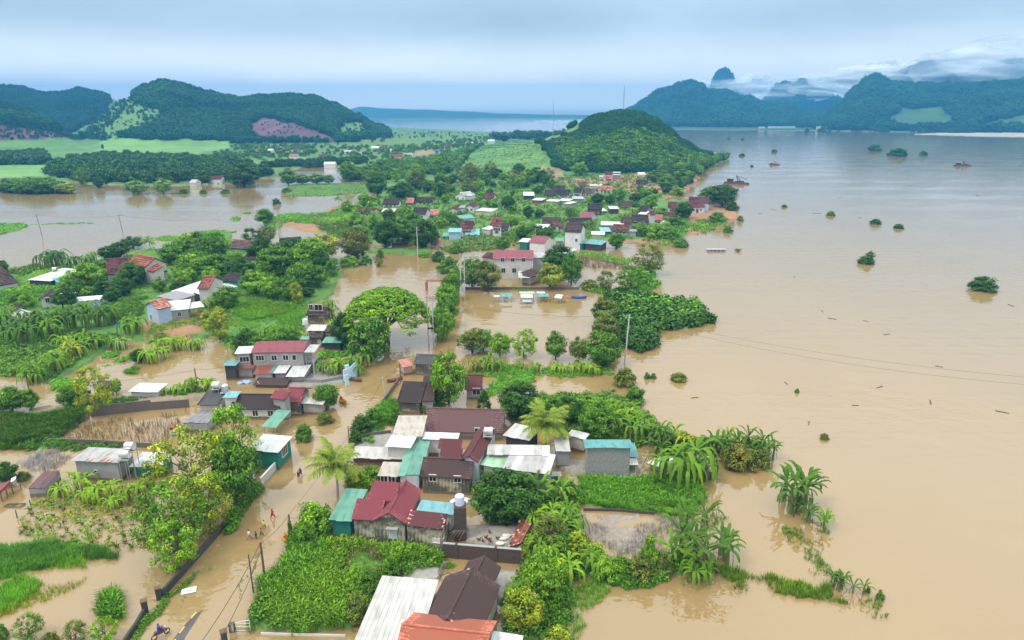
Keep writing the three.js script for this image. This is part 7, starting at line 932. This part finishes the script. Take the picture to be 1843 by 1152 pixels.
{ const o = thing('table_frame', at(28, 912), 'dark wooden table frame floating near the small red roofed hut', 'table frame'), m = new MB(), g = (x, y) => at(x, y, 0.15).sub(o.position), q = [g(7, 911), g(35, 913), g(46, 906), g(15, 907)]; for (let i = 0; i < 4; i++) { const b = new MB(); b.bar(q[i], q[(i + 1) % 4], 0.09, undefined, 0.09, 4); b.build('rail', oldWood, o); } m.bar(q[0].clone().lerp(q[1], 0.45), q[3].clone().lerp(q[2], 0.45), 0.07); m.build('crosspiece', oldWood, o); }
{ const o = thing('stilt_platform', at(8, 893), 'red topped stilt platform with a white sheet at the left edge', 'platform'), g = (x, y, h) => at(x, y, h).sub(o.position), h = 1.6; for (const [x, y] of [[4, 902], [14, 896], [24, 889], [-12, 910]]) { const q = g(x, y, 0), m = new MB(); m.bar(V(q.x, -0.4, q.z), V(q.x, h - 0.15, q.z), 0.08); m.build('stilt', oldWood, o); } const a = new MB(); a.slab(g(-20, 892, h), g(2, 882, h), g(20, 864, h), g(-2, 872, h), 0.4); a.build('deck', M('red deck', { rgb: [0.26, 0.07, 0.07] }), o); const b = new MB(); b.slab(g(19, 868, h + 0.06), g(28, 862, h + 0.06), g(29, 857, h + 0.06), g(20, 861, h + 0.06), 0.05); b.build('white_sheet', plain('white'), o); }
for (const [i, [x, y, t, l]] of [[38, 879, 872, 'short dark stake beyond the stilt platform'], [62, 888, 872, 'tall dark stake behind the small red roofed hut'], [56, 914, 900, 'leaning dark stake at the corner of the crop plot'], [31, 932, 918, 'dark stake nearest the drowned crop plants'], [82, 850, 838, 'dark stake at the drift litter'], [128, 1152, 1142, 'thin stake at the bottom edge beside the loose shrubs'], [84, 1152, 1144, 'short stake at the bottom edge left corner'], [740, 770, 758, 'post at the end of the beige sheet roof']].entries()) pole('stake' + i, x, y, t, l, { mat: oldWood, r: 0.09, name: 'stake', category: 'stake' });
{ const p = at(340, 1064), o = thing('white_sheet', p, 'white board with a blue mark stranded on the road edge', 'board'); new MB().box(0, 0.08, 0, 1.5, 0.05, 0.95, 0.35).build('board', plain('white', 0.5), o); new MB().box(0.05, 0.11, 0.05, 0.5, 0.02, 0.22, 0.7).build('mark', M('blue print', { rgb: [0.22, 0.38, 0.55] }), o); }
{ const o = thing('flag', at(640, 770), 'small red flag on a stick above the roadside hedge', 'flag'), h = heightFor(640, 770, 748); new MB().bar(V(0, -0.2, 0), V(0, h, 0), 0.03).build('stick', oldWood, o); const f = new MB(); for (let i = 0; i < 5; i++) f.slab(V(i * 0.2, h - 0.7 + 0.02 * i, Math.sin(i) * 0.05), V(i * 0.2 + 0.2, h - 0.72 + 0.02 * i, Math.sin(i + 1) * 0.05), V(i * 0.2 + 0.2, h - 0.1, Math.sin(i + 1) * 0.05), V(i * 0.2, h - 0.1, Math.sin(i) * 0.05), 0.01); f.build('cloth', M('red cloth', { rgb: [0.6, 0.04, 0.03] }), o); }
{ const p = at(513, 969), o = thing('marker', p, 'small orange pointed marker standing in the flood by the vine covered pole', 'marker'); const g = new THREE.ConeGeometry(0.55, 0.95, 7, 3); const m = mesh('hood', g, M('orange cloth', { rgb: [0.75, 0.25, 0.03] }), o); m.position.y = 0.4; mesh('badge', new THREE.SphereGeometry(0.1, 8, 6), plain('wood'), o).position.set(0.02, 0.45, 0.27); }
for (const [x, y, s, l, cat] of [[216, 588, 1.3, 'bright blue tarpaulin heap by the wooden trestles below the pale blue house', 'tarpaulin'], [181, 543, 1.2, 'bright blue tarpaulin under the white side sheds', 'tarpaulin'], [440, 690, 0.9, 'pale blue sacks by the low rusty roofs', 'sacks'], [828, 905, 0.9, 'white washing heap beyond the pale blue sheet roof', 'laundry']]) { const p = at(x, y), o = thing('tarpaulin', p, l, cat), R = rng(x); for (let i = 0; i < 3; i++) { const g = new THREE.IcosahedronGeometry(s * (0.6 + 0.4 * R()), 2), q = g.attributes.position; for (let k = 0; k < q.count; k++) { const f = 0.75 + 0.5 * vnoise(q.getX(k) * 2 + 9, q.getZ(k) * 2 + q.getY(k) * 3 + 9, i); q.setXYZ(k, q.getX(k) * f, Math.max(-0.1, q.getY(k) * f * 0.6 + 0.1), q.getZ(k) * f); } g.computeVertexNormals(); const m = mesh('fold', g, M('tarp ' + (cat === 'tarpaulin' ? 'blue' : cat), { rgb: cat === 'tarpaulin' ? [0.04, 0.17, 0.62] : cat === 'sacks' ? [0.3, 0.42, 0.6] : [0.75, 0.76, 0.8], roughness: 0.5 }), o); m.position.set((i - 1) * s * 0.8, 0, (R() - 0.5) * s); } }
// ---------------------------------------------------------------- market stalls half under water
for (const [i, [x0, y0, x1, y1, x2, y2, roof, l]] of [[900, 534, 922, 534, 922, 528, 'teal', 'teal roofed market stall nearest the grass strip'], [937, 535.5, 959, 535.5, 957, 529, 'white', 'white roofed market stall in the flooded yard'], [941, 543, 957, 543, 957, 539, 'paleblue', 'low pale blue stall counter before the white roofed stall'], [969, 534, 988, 534, 988, 528, 'teal', 'teal roofed market stall in the middle of the stalls'], [889, 534.5, 900, 534, 900, 531, 'offwhite', 'tilted white sheet beside the first teal stall'], [997, 536, 1010, 537, 1006, 530, 'white', 'leaning white sheet beside the broken red stall'], [966, 527.5, 981, 527.5, 981, 526, 'white', 'white strip roof behind the middle teal stall'], [935, 527.6, 962, 527.6, 962, 526, 'white', 'long white strip roof behind the white roofed stall']].entries()) { H(l, null, { e: [x0, y0, x1, y1, i === 2 ? 0.8 : 1.6, x2, y2], k: 'm', roof, rise: 0.08, open: true, over: 0.2 }, 'market stall', 'market_stall'); }
for (const [x, y, l, c] of [[998, 538, 'broken red stall planks beside the leaning white sheet', 'brick'], [1024, 537, 'faded red stall wreck towards the blue boat', 'salmon'], [912, 540, 'grey stall frame before the first teal stall', 'grey'], [985, 538, 'dark stall counter under the middle teal stall', 'dark']]) { const o = thing('stall_wreck', at(x, y), l, 'stall wreck'), R = rng(x); for (let i = 0; i < 6; i++) { const m = new MB(), a = V((R() - 0.5) * 2.6, 0.1 + R() * 0.5, (R() - 0.5)); m.bar(a, a.clone().add(V((R() - 0.2) * 1.6, R() * 0.5, R() - 0.5)), 0.1, undefined, 0.08, 4); m.build('plank', plain(c), o); } }
// ---------------------------------------------------------------- boats
function boat(x, y, len, wid, turn, c, inner, label, opt = {}) {
  const o = thing('boat', at(x, y), label, 'boat'), n = 14, hull = [], H0 = opt.h ?? 0.42, g = (t, k) => { const w = wid / 2 * Math.pow(Math.sin(Math.min(1, Math.max(0.02, t * 0.94 + 0.04)) * 3.1416), 0.6), sheer = H0 + 0.22 * Math.pow(2 * t - 1, 2) * (opt.sheer ?? 1); return { x: (t - 0.5) * len, w, s: sheer }; };
  const out = new MB(), inn = new MB(), rim = new MB();
  for (let i = 0; i < n; i++) { const a = g(i / n), b = g((i + 1) / n); for (const s of [-1, 1]) { const A = V(a.x, -0.15, s * a.w * 0.55), B = V(b.x, -0.15, s * b.w * 0.55), C2 = V(b.x, b.s, s * b.w), D = V(a.x, a.s, s * a.w); s > 0 ? out.quad(A, B, C2, D) : out.quad(B, A, D, C2); const E = V(a.x, 0.1, s * a.w * 0.5), F = V(b.x, 0.1, s * b.w * 0.5), k = 0.9; s > 0 ? inn.quad(F, E, V(a.x, a.s, s * a.w * k), V(b.x, b.s, s * b.w * k)) : inn.quad(E, F, V(b.x, b.s, s * b.w * k), V(a.x, a.s, s * a.w * k)); rim.bar(D, C2, 0.035, undefined, 0.035, 4); } inn.quad(V(a.x, 0.1, a.w * 0.5), V(b.x, 0.1, b.w * 0.5), V(b.x, 0.1, -b.w * 0.5), V(a.x, 0.1, -a.w * 0.5)); }
  out.build('hull', plain(c, 0.5), o); inn.build('inside', plain(inner, 0.7), o); rim.build('gunwale', plain(c, 0.5), o); for (const t of opt.seats ?? [0.3, 0.65]) { const a = g(t); new MB().box(a.x, a.s - 0.1, 0, 0.25, 0.04, a.w * 1.7).build('seat', plain('wood'), o); } o.rotation.y = turn; return o;
}
M('plain yellow0.5', { rgb: [0.62, 0.33, 0.03], roughness: 0.5 }); C.yellow = [0.62, 0.33, 0.03];
boat(617, 724, 2.9, 0.95, -0.9, 'yellow', 'yellow', 'yellow rowing boat with one rower on the flooded road'); boat(637, 685, 3.6, 0.9, -0.45, 'maroon', 'wood', 'dark red canoe moored at the pale blue gate wall'); boat(711, 686, 3.2, 0.95, 0.6, 'maroon', 'red', 'dark red canoe near the orange lean-to'); boat(654, 661, 1.6, 0.6, 0.1, 'orange', 'wood', 'small brown boat under the bananas at the road bend'); boat(1042, 537, 4.2, 1.3, 0.05, 'blue', 'blue', 'bright blue boat at the end of the market stalls');
function dredger(x, y, len, turn, label, opt = {}) {
  const o = thing('dredger', at(x, y), label, 'dredger boat'), w = len * 0.26, rusty = M('rusty hull', { rgb: [0.15, 0.06, 0.045], roughness: 0.9 }), iron = M('dark iron', { rgb: [0.05, 0.045, 0.045], roughness: 0.8 });
  const hull = new MB(), L = len / 2; hull.prism([{ x: -L, z: w / 2 }, { x: L * 0.7, z: w / 2 }, { x: L, z: 0 }, { x: L * 0.7, z: -w / 2 }, { x: -L, z: -w / 2 }], -0.5, len * 0.07); hull.build('hull', rusty, o);
  new MB().box(-L * 0.55, len * 0.07 + len * 0.07, 0, len * 0.22, len * 0.14, w * 0.7).build('cabin', iron, o); new MB().box(-L * 0.55, len * 0.22, 0, len * 0.27, len * 0.015, w * 0.85).build('cabin_roof', plain('grey'), o);
  const bm = new MB(); bm.bar(V(L * 0.1, len * 0.08, 0), V(-L * 0.1, len * 0.34, 0), len * 0.014); bm.bar(V(L * 0.35, len * 0.08, w * 0.3), V(-L * 0.1, len * 0.34, 0), len * 0.01); bm.bar(V(L * 0.35, len * 0.08, -w * 0.3), V(-L * 0.1, len * 0.34, 0), len * 0.01); bm.bar(V(-L * 0.1, len * 0.34, 0), V(L * 0.8, len * 0.2, 0), len * 0.009); bm.build('boom', iron, o);
  const pi = new MB(); pi.bar(V(-L * 0.2, len * 0.1, w * 0.2), V(L * 0.6, len * 0.12, w * 0.2), len * 0.022, undefined, len * 0.022, 7); pi.build('pipe', rusty, o); const dm = new MB(); for (let i = 0; i < 4; i++) dm.box(L * (0.05 + i * 0.15), len * 0.1, -w * 0.2, len * 0.06, len * 0.06, w * 0.25); dm.build('winches', iron, o); o.rotation.y = turn; return o;
}
dredger(1326, 331, 17, -0.5, 'largest rusty dredger moored at the river bank trees'); dredger(1394, 297, 10, -0.3, 'rusty dredger pair in the river beyond the bank trees'); dredger(1733, 299, 15, -0.15, 'rusty dredger at the right side of the wide river');
{ const o = thing('pontoon', at(1289, 452), 'grey pontoon raft floating off the village bank', 'pontoon'); for (let i = 0; i < 5; i++) { const g = new THREE.CylinderGeometry(0.5, 0.5, 2.0, 10); g.rotateX(Math.PI / 2); const m = mesh('drum', g, M('drum grey', { rgb: [0.22, 0.22, 0.3], roughness: 0.6 }), o); m.position.set(-2.8 + i * 1.4, 0.2, 0); } for (const z of [-0.8, 0, 0.8]) new MB().box(0, 0.75, z, 7.0, 0.1, 0.5).build('plank', plain('paletin'), o); }
// ---------------------------------------------------------------- things adrift on the river, one by one
for (const [x, y, w, h, f, t, l] of [[1770, 522, 52, 30, 'bush', 'dark', 'largest drifting tree clump on the open river'], [1558, 474, 34, 12, 'bush', 'dark', 'drifting bush with a raised branch on the open river'], [1566, 466, 16, 14, 'small', 'dark', 'raised branch of the bush drifting mid river'], [1575, 403, 22, 8, 'bush', 'dark', 'first of two dark bushes drifting off the village'], [1618, 411, 20, 8, 'bush', 'dark', 'second of two dark bushes drifting off the village'], [1495, 388, 18, 6, 'bush', 'mid', 'low bush drifting beside a log'], [1412, 373, 12, 5, 'bush', 'mid', 'small bush drifting off the river bank trees'], [1574, 272, 28, 9, 'bush', 'blue', 'first drowned island of shrubs in the far river'], [1614, 281, 36, 9, 'bush', 'blue', 'longest drowned island of shrubs in the far river'], [1662, 279, 16, 6, 'bush', 'blue', 'smallest drowned island of shrubs in the far river'], [1336, 281, 12, 6, 'bush', 'dark', 'drowned bush off the tip of the near green hill'], [1394, 274, 12, 5, 'bush', 'dark', 'drowned bush in mid river beyond the dredger pair'], [1353, 300, 7, 4, 'bush', 'dark', 'round floating clump before the dredger pair'], [1336, 252, 8, 4, 'bush', 'dark', 'far floating clump on the river'], [1312, 251, 6, 4, 'bush', 'dark', 'farthest floating clump near the limestone shore'], [1222, 684, 34, 8, 'bush', 'olive', 'leafy log drifting off the hedge line'], [1176, 681, 12, 12, 'bush', 'mid', 'single green shrub drowned off the hedge line'], [1434, 706, 10, 8, 'bush', 'mid', 'small drifting sprig in the lower river'], [1484, 790, 18, 12, 'bush', 'olive', 'pair of drifting leafy sprigs in the lower river'], [1332, 398, 14, 12, 'bush', 'olive', 'drowned shrub off the twin maroon riverside roofs'], [1328, 452, 12, 6, 'small', 'olive', 'spiky drowned palm top beside the pontoon'], [1584, 1078, 18, 18, 'bush', 'mid', 'low green shrub at the end of the drowned grass line'], [1562, 1066, 8, 14, 'bush', 'mid', 'narrow green sprig at the end of the drowned grass line']]) tree(x, y, w, h, f, t, l, { y: -0.05, name: 'drifting_shrub' });
{ const R = rng(17); for (const [i, [x, y, s]] of [[1675, 725, 1.1], [1804, 742, 1.0], [1583, 697, 0.9], [1498, 574, 1.0], [1430, 498, 0.8], [1558, 578, 0.6], [1596, 602, 0.9], [1640, 334, 1.8], [1528, 305, 1.8], [1392, 378, 1.4], [1490, 391, 2.2], [1470, 384, 2.0], [1548, 392, 1.5], [1820, 550, 1.1], [1250, 716, 0.7], [1456, 762, 0.7], [1540, 730, 0.6], [1690, 660, 0.7], [1415, 690, 0.6], [1480, 560, 0.7], [1368, 384, 1.2], [1510, 356, 1.6], [1470, 294, 1.8], [1760, 352, 1.8]].entries()) { const o = thing('driftwood', at(x, y), undefined, 'driftwood'); const m = new MB(), b = new MB(), a = R() * 3; m.bar(V(-s * Math.cos(a), 0.02, -s * Math.sin(a)), V(s * Math.cos(a), 0.05, s * Math.sin(a)), 0.09 * s + 0.03, undefined, 0.05, 6); m.build('trunk', oldWood, o); for (let k = 0; k < 3; k++) { const t = R() - 0.5, c = V(s * t * 1.6 * Math.cos(a), 0.05, s * t * 1.6 * Math.sin(a)); b.bar(c, c.clone().add(V((R() - 0.5) * s, 0.25 * s * R(), (R() - 0.5) * s)), 0.035, undefined, 0.012, 4); } b.build('branch', oldWood, o); DRAFTS.push({ o, desc: 'dark drifting driftwood', x, y, free: true }); } }
// ---------------------------------------------------------------- works on the far bank
for (const [l, e, roof, k, w] of [['long white factory hall on the far river bank', [1383, 227.5, 1432, 227.5, 6, 1430, 222.5], 'white', 'm', 'white'], ['round topped white store beside the long factory hall', [1366, 228, 1377, 228, 6, 1377, 221.5], 'white', 'm', 'white'], ['white factory roof with small towers on the far bank', [1470, 227.5, 1490, 227.5, 10, 1489, 223], 'offwhite', 'm', 'offwhite'], ['low white factory roof below the broad mountain', [1494, 227, 1514, 227, 9, 1513, 223.5], 'white', 'm', 'offwhite']]) H(l, null, { e, k, roof, wall: w, rise: 0.05, tiles: false, floor: l.includes('quarry') ? 20 : -1 }, 'factory', 'factory');

// ---------------------------------------------------------------- people: one continuous body each, clothes and hair as parts
const mcMat = M('people field', {});
function field(bones, lo, hi, n, blend) {                                        // bones: [ax, ay, az, bx, by, bz, ra, rb]
  const mc = new MarchingCubes(n, mcMat, false, false, 60000); mc.isolation = 0; const S = hi.clone().sub(lo), half = n / 2;
  for (let z = 0; z < n; z++) for (let y = 0; y < n; y++) for (let x = 0; x < n; x++) {
    const px = lo.x + (x / n) * S.x, py = lo.y + (y / n) * S.y, pz = lo.z + (z / n) * S.z; let d = 1e3;
    for (const b of bones) { const vx = b[3] - b[0], vy = b[4] - b[1], vz = b[5] - b[2], wx = px - b[0], wy = py - b[1], wz = pz - b[2], L = vx * vx + vy * vy + vz * vz, t = L ? clamp((wx * vx + wy * vy + wz * vz) / L) : 0, q = Math.hypot(wx - vx * t, wy - vy * t, wz - vz * t) - lerp(b[6], b[7], t), h = clamp(0.5 + 0.5 * (d - q) / blend); d = lerp(d, q, h) - blend * h * (1 - h); }
    mc.field[x + y * n + z * n * n] = -d;
  }
  mc.update(); const c = mc.count ?? mc.geometry.drawRange.count, P = new Float32Array(mc.positionArray.slice(0, c * 3)), N = new Float32Array(mc.normalArray.slice(0, c * 3));
  for (let i = 0; i < c; i++) { P[i * 3] = lo.x + (P[i * 3] * half + half) / n * S.x; P[i * 3 + 1] = lo.y + (P[i * 3 + 1] * half + half) / n * S.y; P[i * 3 + 2] = lo.z + (P[i * 3 + 2] * half + half) / n * S.z; }
  const g = new THREE.BufferGeometry(); g.setAttribute('position', new THREE.BufferAttribute(P, 3)); g.computeVertexNormals(); return g;
}
const skinMat = M('skin', { rgb: [0.34, 0.18, 0.11], roughness: 0.6 }), hairMat = M('hair', { rgb: [0.015, 0.012, 0.012], roughness: 0.6 });
function person(x, y, h, turn, shirt, shorts, label, pose = 'walk', opt = {}) {
  const s = h / 1.65, sit = pose === 'sit', st = pose === 'walk' ? 0.22 : 0.04, B = [], hipY = sit ? 0.42 : 0.86, t = sit ? -0.44 : 0, o = thing('person', opt.pos ?? at(x, y), label, 'person');
  const J = { hip: [0, hipY, 0], chest: [0, 1.2 + t, opt.lean ?? 0.02], neck: [0, 1.39 + t, (opt.lean ?? 0.02) * 1.3], head: [0, 1.54 + t, 0.03 + (opt.lean ?? 0) * 1.5] };
  const leg = (k, f) => (sit ? [[k * 0.1, hipY, 0], [k * 0.14, hipY + 0.1, 0.4], [k * 0.14, 0.06, 0.5]] : [[k * 0.095, hipY, 0], [k * 0.1, 0.46, f * st + 0.03], [k * 0.1, 0.06, f * st * 1.3 - (f < 0 ? 0.06 : 0)]]);
  const arm = (k, f) => (sit ? [[k * 0.18, 1.34 + t, 0.02], [k * 0.24, 1.12 + t, 0.16], [k * 0.2, 1.08 + t, 0.4]] : [[k * 0.18, 1.34, 0.02], [k * 0.25, 1.1, 0.02 - f * 0.08], [k * 0.24, 0.88, 0.08 + f * -0.16]]);
  const add = (list, a, b, r0, r1) => list.push([...a.map((v) => v * s), ...b.map((v) => v * s), r0 * s, r1 * s]);
  add(B, J.hip, J.chest, 0.125, 0.145); add(B, [-0.12, 1.3 + t, 0.02], [0.12, 1.3 + t, 0.02], 0.075, 0.075); add(B, J.chest, J.neck, 0.1, 0.05); add(B, J.neck, J.head, 0.05, 0.085); add(B, J.head, [J.head[0], J.head[1] + 0.05, J.head[2]], 0.092, 0.092); add(B, [0, J.head[1] - 0.01, J.head[2] + 0.08], [0, J.head[1] + 0.02, J.head[2] + 0.09], 0.018, 0.012);
  const S1 = [], S2 = [], HR = [];
  for (const [k, f] of [[-1, 1], [1, -1]]) { const [a, b, c] = leg(k, f); add(B, a, b, 0.085, 0.055); add(B, b, c, 0.055, 0.036); add(B, c, [c[0], c[1] - 0.03, c[2] + 0.15], 0.035, 0.03); const [d, e, g] = arm(k, f); add(B, d, e, 0.05, 0.04); add(B, e, g, 0.04, 0.028); add(B, g, [g[0], g[1] - 0.07, g[2] + 0.03], 0.034, 0.022); for (let q = 0; q < 4; q++) add(B, [g[0] + (q - 1.5) * 0.016, g[1] - 0.07, g[2] + 0.03], [g[0] + (q - 1.5) * 0.018, g[1] - 0.15 + Math.abs(q - 1.5) * 0.01, g[2] + 0.05], 0.009, 0.007); add(B, [g[0] - k * 0.03, g[1] - 0.03, g[2] + 0.03], [g[0] - k * 0.045, g[1] - 0.09, g[2] + 0.07], 0.01, 0.008); add(S2, a, b.map((v, i) => lerp(a[i], v, 0.8)), 0.105, 0.085); add(S1, d, e.map((v, i) => lerp(d[i], v, opt.sleeve ?? 0.7)), 0.068, 0.06); }
  add(S1, [0, hipY + 0.06, 0], J.chest, 0.15, 0.165); add(S1, [-0.13, 1.29 + t, 0.02], [0.13, 1.29 + t, 0.02], 0.092, 0.092); add(S2, [-0.05, hipY, 0], [0.05, hipY + 0.06, 0], 0.14, 0.14); add(HR, [0, J.head[1] + 0.075, J.head[2] - 0.02], [0, J.head[1] + 0.01, J.head[2] - 0.05], 0.088, 0.07);
  const lo = V(-0.45, -0.05, -0.5).multiplyScalar(s), hi = V(0.45, 1.75, 0.62).multiplyScalar(s);
  mesh('body', field(B, lo, hi, 76, 0.03 * s), skinMat, o); if (shirt) mesh('shirt', field(S1, lo, hi, 44, 0.04 * s), M('cloth ' + shirt.join(), { rgb: shirt, roughness: 0.9 }), o); mesh('shorts', field(S2, lo, hi, 44, 0.03 * s), M('cloth ' + shorts.join(), { rgb: shorts, roughness: 0.9 }), o); mesh('hair', field(HR, lo, hi, 56, 0.02 * s), opt.hat ? M('cloth ' + opt.hat.join(), { rgb: opt.hat }) : hairMat, o);
  o.rotation.y = turn; if (!opt.pos) o.position.y = opt.depth ?? -0.22; return o;
}
person(491, 933, 1.62, 2.6, [0.45, 0.015, 0.02], [0.3, 0.015, 0.02], 'person in red shirt and red shorts wading along the road'); person(475.5, 951, 1.4, 2.9, [0.72, 0.62, 0.04], [0.2, 0.18, 0.12], 'person in a yellow shirt wading behind the shirtless person'); person(471, 965, 1.4, 2.7, null, [0.1, 0.07, 0.06], 'shirtless person in dark shorts wading on the road'); person(449, 971, 1.62, 2.2, [0.62, 0.68, 0.78], [0.3, 0.28, 0.26], 'person in a pale shirt wading at the front of the group'); person(461.5, 971, 1.35, 2.5, [0.03, 0.04, 0.06], [0.12, 0.13, 0.2], 'person in a black shirt wading beside the pale shirt', 'stand'); person(541, 857, 1.55, 3.0, [0.10, 0.05, 0.05], [0.06, 0.05, 0.05], 'taller person in dark clothes wading before the roadside shop'); person(537, 860, 1.25, 3.0, [0.04, 0.035, 0.04], [0.12, 0.09, 0.08], 'shorter person in dark clothes wading before the roadside shop', 'stand');
{ const p = at(617, 724); person(0, 0, 1.6, -0.9 + 1.57, [0.3, 0.05, 0.03], [0.06, 0.05, 0.05], 'person sitting in the yellow rowing boat holding a paddle', 'sit', { pos: p.clone().add(V(-0.35, 0.02, -0.25)) }); const o = thing('paddle', p.clone().add(V(-0.9, 0, 0)), 'wooden paddle held over the side of the yellow rowing boat', 'paddle'); new MB().bar(V(0.5, 0.85, 0), V(-0.35, 0.15, 0.25), 0.022).build('shaft', oldWood, o); new MB().box(-0.45, 0.05, 0.28, 0.3, 0.25, 0.03, 0.4).build('blade', oldWood, o); }
{ // motorbike and rider at the bottom edge, seen from behind and above
  const p = at(290, 1146), turn = 2.45, o = thing('motorbike', p, 'dark motorbike ridden along the flooded road edge', 'motorbike'), dark = plain('dark', 0.4), tyre = M('rubber', { rgb: [0.025, 0.025, 0.025] });
  for (const z of [-0.62, 0.62]) { const g = new THREE.TorusGeometry(0.26, 0.055, 8, 24); g.rotateY(Math.PI / 2); const w = mesh('wheel', g, tyre, o); w.position.set(0, 0.3, z); const r = new MB(); for (let i = 0; i < 6; i++) r.bar(V(0, 0, 0), V(0, 0.24 * Math.cos(i * 1.047), 0.24 * Math.sin(i * 1.047)), 0.012, undefined, 0.012, 4); const q = mesh('spokes', r.geo(), steel, w); }
  const b = new MB(); b.box(0, 0.55, 0.05, 0.24, 0.26, 0.62); b.box(0, 0.62, -0.42, 0.26, 0.14, 0.4); b.bar(V(0, 0.3, 0.62), V(0, 0.95, 0.42), 0.05); b.build('body', M('bike paint', { rgb: [0.22, 0.03, 0.03], roughness: 0.3 }), o); new MB().box(0, 0.78, -0.18, 0.27, 0.1, 0.75).build('seat', dark, o); new MB().bar(V(-0.34, 1.02, 0.34), V(0.34, 1.02, 0.34), 0.02).build('handlebar', steel, o); new MB().bar(V(0.14, 0.3, 0.1), V(0.16, 0.36, -0.7), 0.045).build('exhaust', steel, o); new MB().box(0, 0.88, 0.5, 0.16, 0.14, 0.1).build('headlight', plain('offwhite', 0.2), o); o.rotation.y = turn;
  person(0, 0, 1.68, turn, [0.02, 0.06, 0.42], [0.05, 0.05, 0.06], 'person in a blue jacket riding the dark motorbike', 'sit', { pos: p.clone().add(V(-0.06, 0.4, 0.1)), sleeve: 1.3, hat: [0.05, 0.1, 0.3] });
}
// ---------------------------------------------------------------- torn cloud hanging on the mountains: thin shells of mist
{
  const fade = tex(256, (u, v) => Math.pow(Math.sin(v * Math.PI), 1.6) * smooth(0.36, 0.80, fbm(u * 6, v * 5, 6, 140, 6)) * 0.62, 1); fade.repeat.set(1, 1);
  const mist = M('mist', { rgb: [0.88, 0.92, 0.97], roughness: 1, transparent: true, alphaMap: fade, depthWrite: false });
  for (const [i, [px, py, d, w, h, dp]] of [[1640, 150, 2650, 620, 60, 200], [1760, 142, 2600, 560, 80, 220], [1700, 128, 3050, 640, 60, 160], [1830, 128, 2700, 420, 90, 200], [1400, 168, 3300, 720, 50, 160], [1345, 158, 3350, 320, 70, 130], [1290, 165, 3350, 300, 60, 110], [1480, 160, 3200, 420, 60, 140], [1580, 136, 3000, 260, 40, 120]].entries()) { const az = Math.atan((px - 921.5) / FOCAL * cP), el = EYE + d * (198 - py) / (FOCAL * 1.045), g = new THREE.SphereGeometry(1, 40, 24), q = g.attributes.position; for (let k = 0; k < q.count; k++) { const f = 0.8 + 0.45 * fbm(q.getX(k) * 2 + 5 + i, q.getY(k) * 2 + q.getZ(k) * 1.5 + 5, 3, i); q.setXYZ(k, q.getX(k) * f, q.getY(k) * f, q.getZ(k) * f); } g.computeVertexNormals(); const m = mesh('mist_cloud', g, mist); m.castShadow = false; m.position.set(Math.sin(az) * d, el, -Math.cos(az) * d); m.scale.set(w / 2, h * 0.8, dp / 2); m.rotation.y = -az + i; tag(m, 'torn mist cloud hanging on the far mountains', null, null, 'stuff'); }
}

// ---------------------------------------------------------------- labels for the plants and clutter, by the landmark each stands nearest to
{
  const ORD = ['leftmost', 'second', 'third', 'fourth', 'fifth', 'sixth', 'seventh', 'eighth', 'ninth', 'tenth', 'eleventh', 'twelfth'], by = {};
  for (const d of DRAFTS) {
    if (d.free) continue;
    if (d.own) { (by[d.desc] ??= []).push(d); continue; }
    let best = null, bd = 1e9; for (const l of LANDMARKS) { const k = scaleAt(d.x, d.y), q = Math.hypot((l[1] - d.x), (l[2] - d.y) * 2.2) / k; if (q < bd) { bd = q; best = l; } }
    const dy = d.y - best[2], dx = d.x - best[1], rel = Math.abs(dx) > Math.abs(dy) * 2.2 ? 'beside' : dy < 0 ? 'behind' : 'in front of';
    (by[d.desc + ' ' + rel + ' ' + best[0]] ??= []).push(d);
  }
  const free = DRAFTS.filter((d) => d.free).sort((a, b) => a.y - b.y), WHERE = ['off the tip of the near green hill', 'off the village bank', 'in the open river', 'in the lower river'];
  const bands = [[], [], [], []]; for (const d of free) bands[d.y < 340 ? 0 : d.y < 480 ? 1 : d.y < 640 ? 2 : 3].push(d);
  bands.forEach((list, b) => { list.sort((p, q) => p.x - q.x); list.forEach((d, i) => { d.o.userData.label = (i === 0 ? 'leftmost' : i === list.length - 1 ? 'rightmost' : ORD[i]) + ' dark driftwood piece ' + WHERE[b]; }); });
  for (const [text, list] of Object.entries(by)) { list.sort((a, b) => a.x - b.x); list.forEach((d, i) => { d.o.userData.label = list.length === 1 ? text : i === list.length - 1 ? 'rightmost ' + text : i === 0 ? 'leftmost ' + text : (ORD[i] ?? i + 1 + 'th') + ' ' + text; }); }
}

renderer.render(scene, camera);
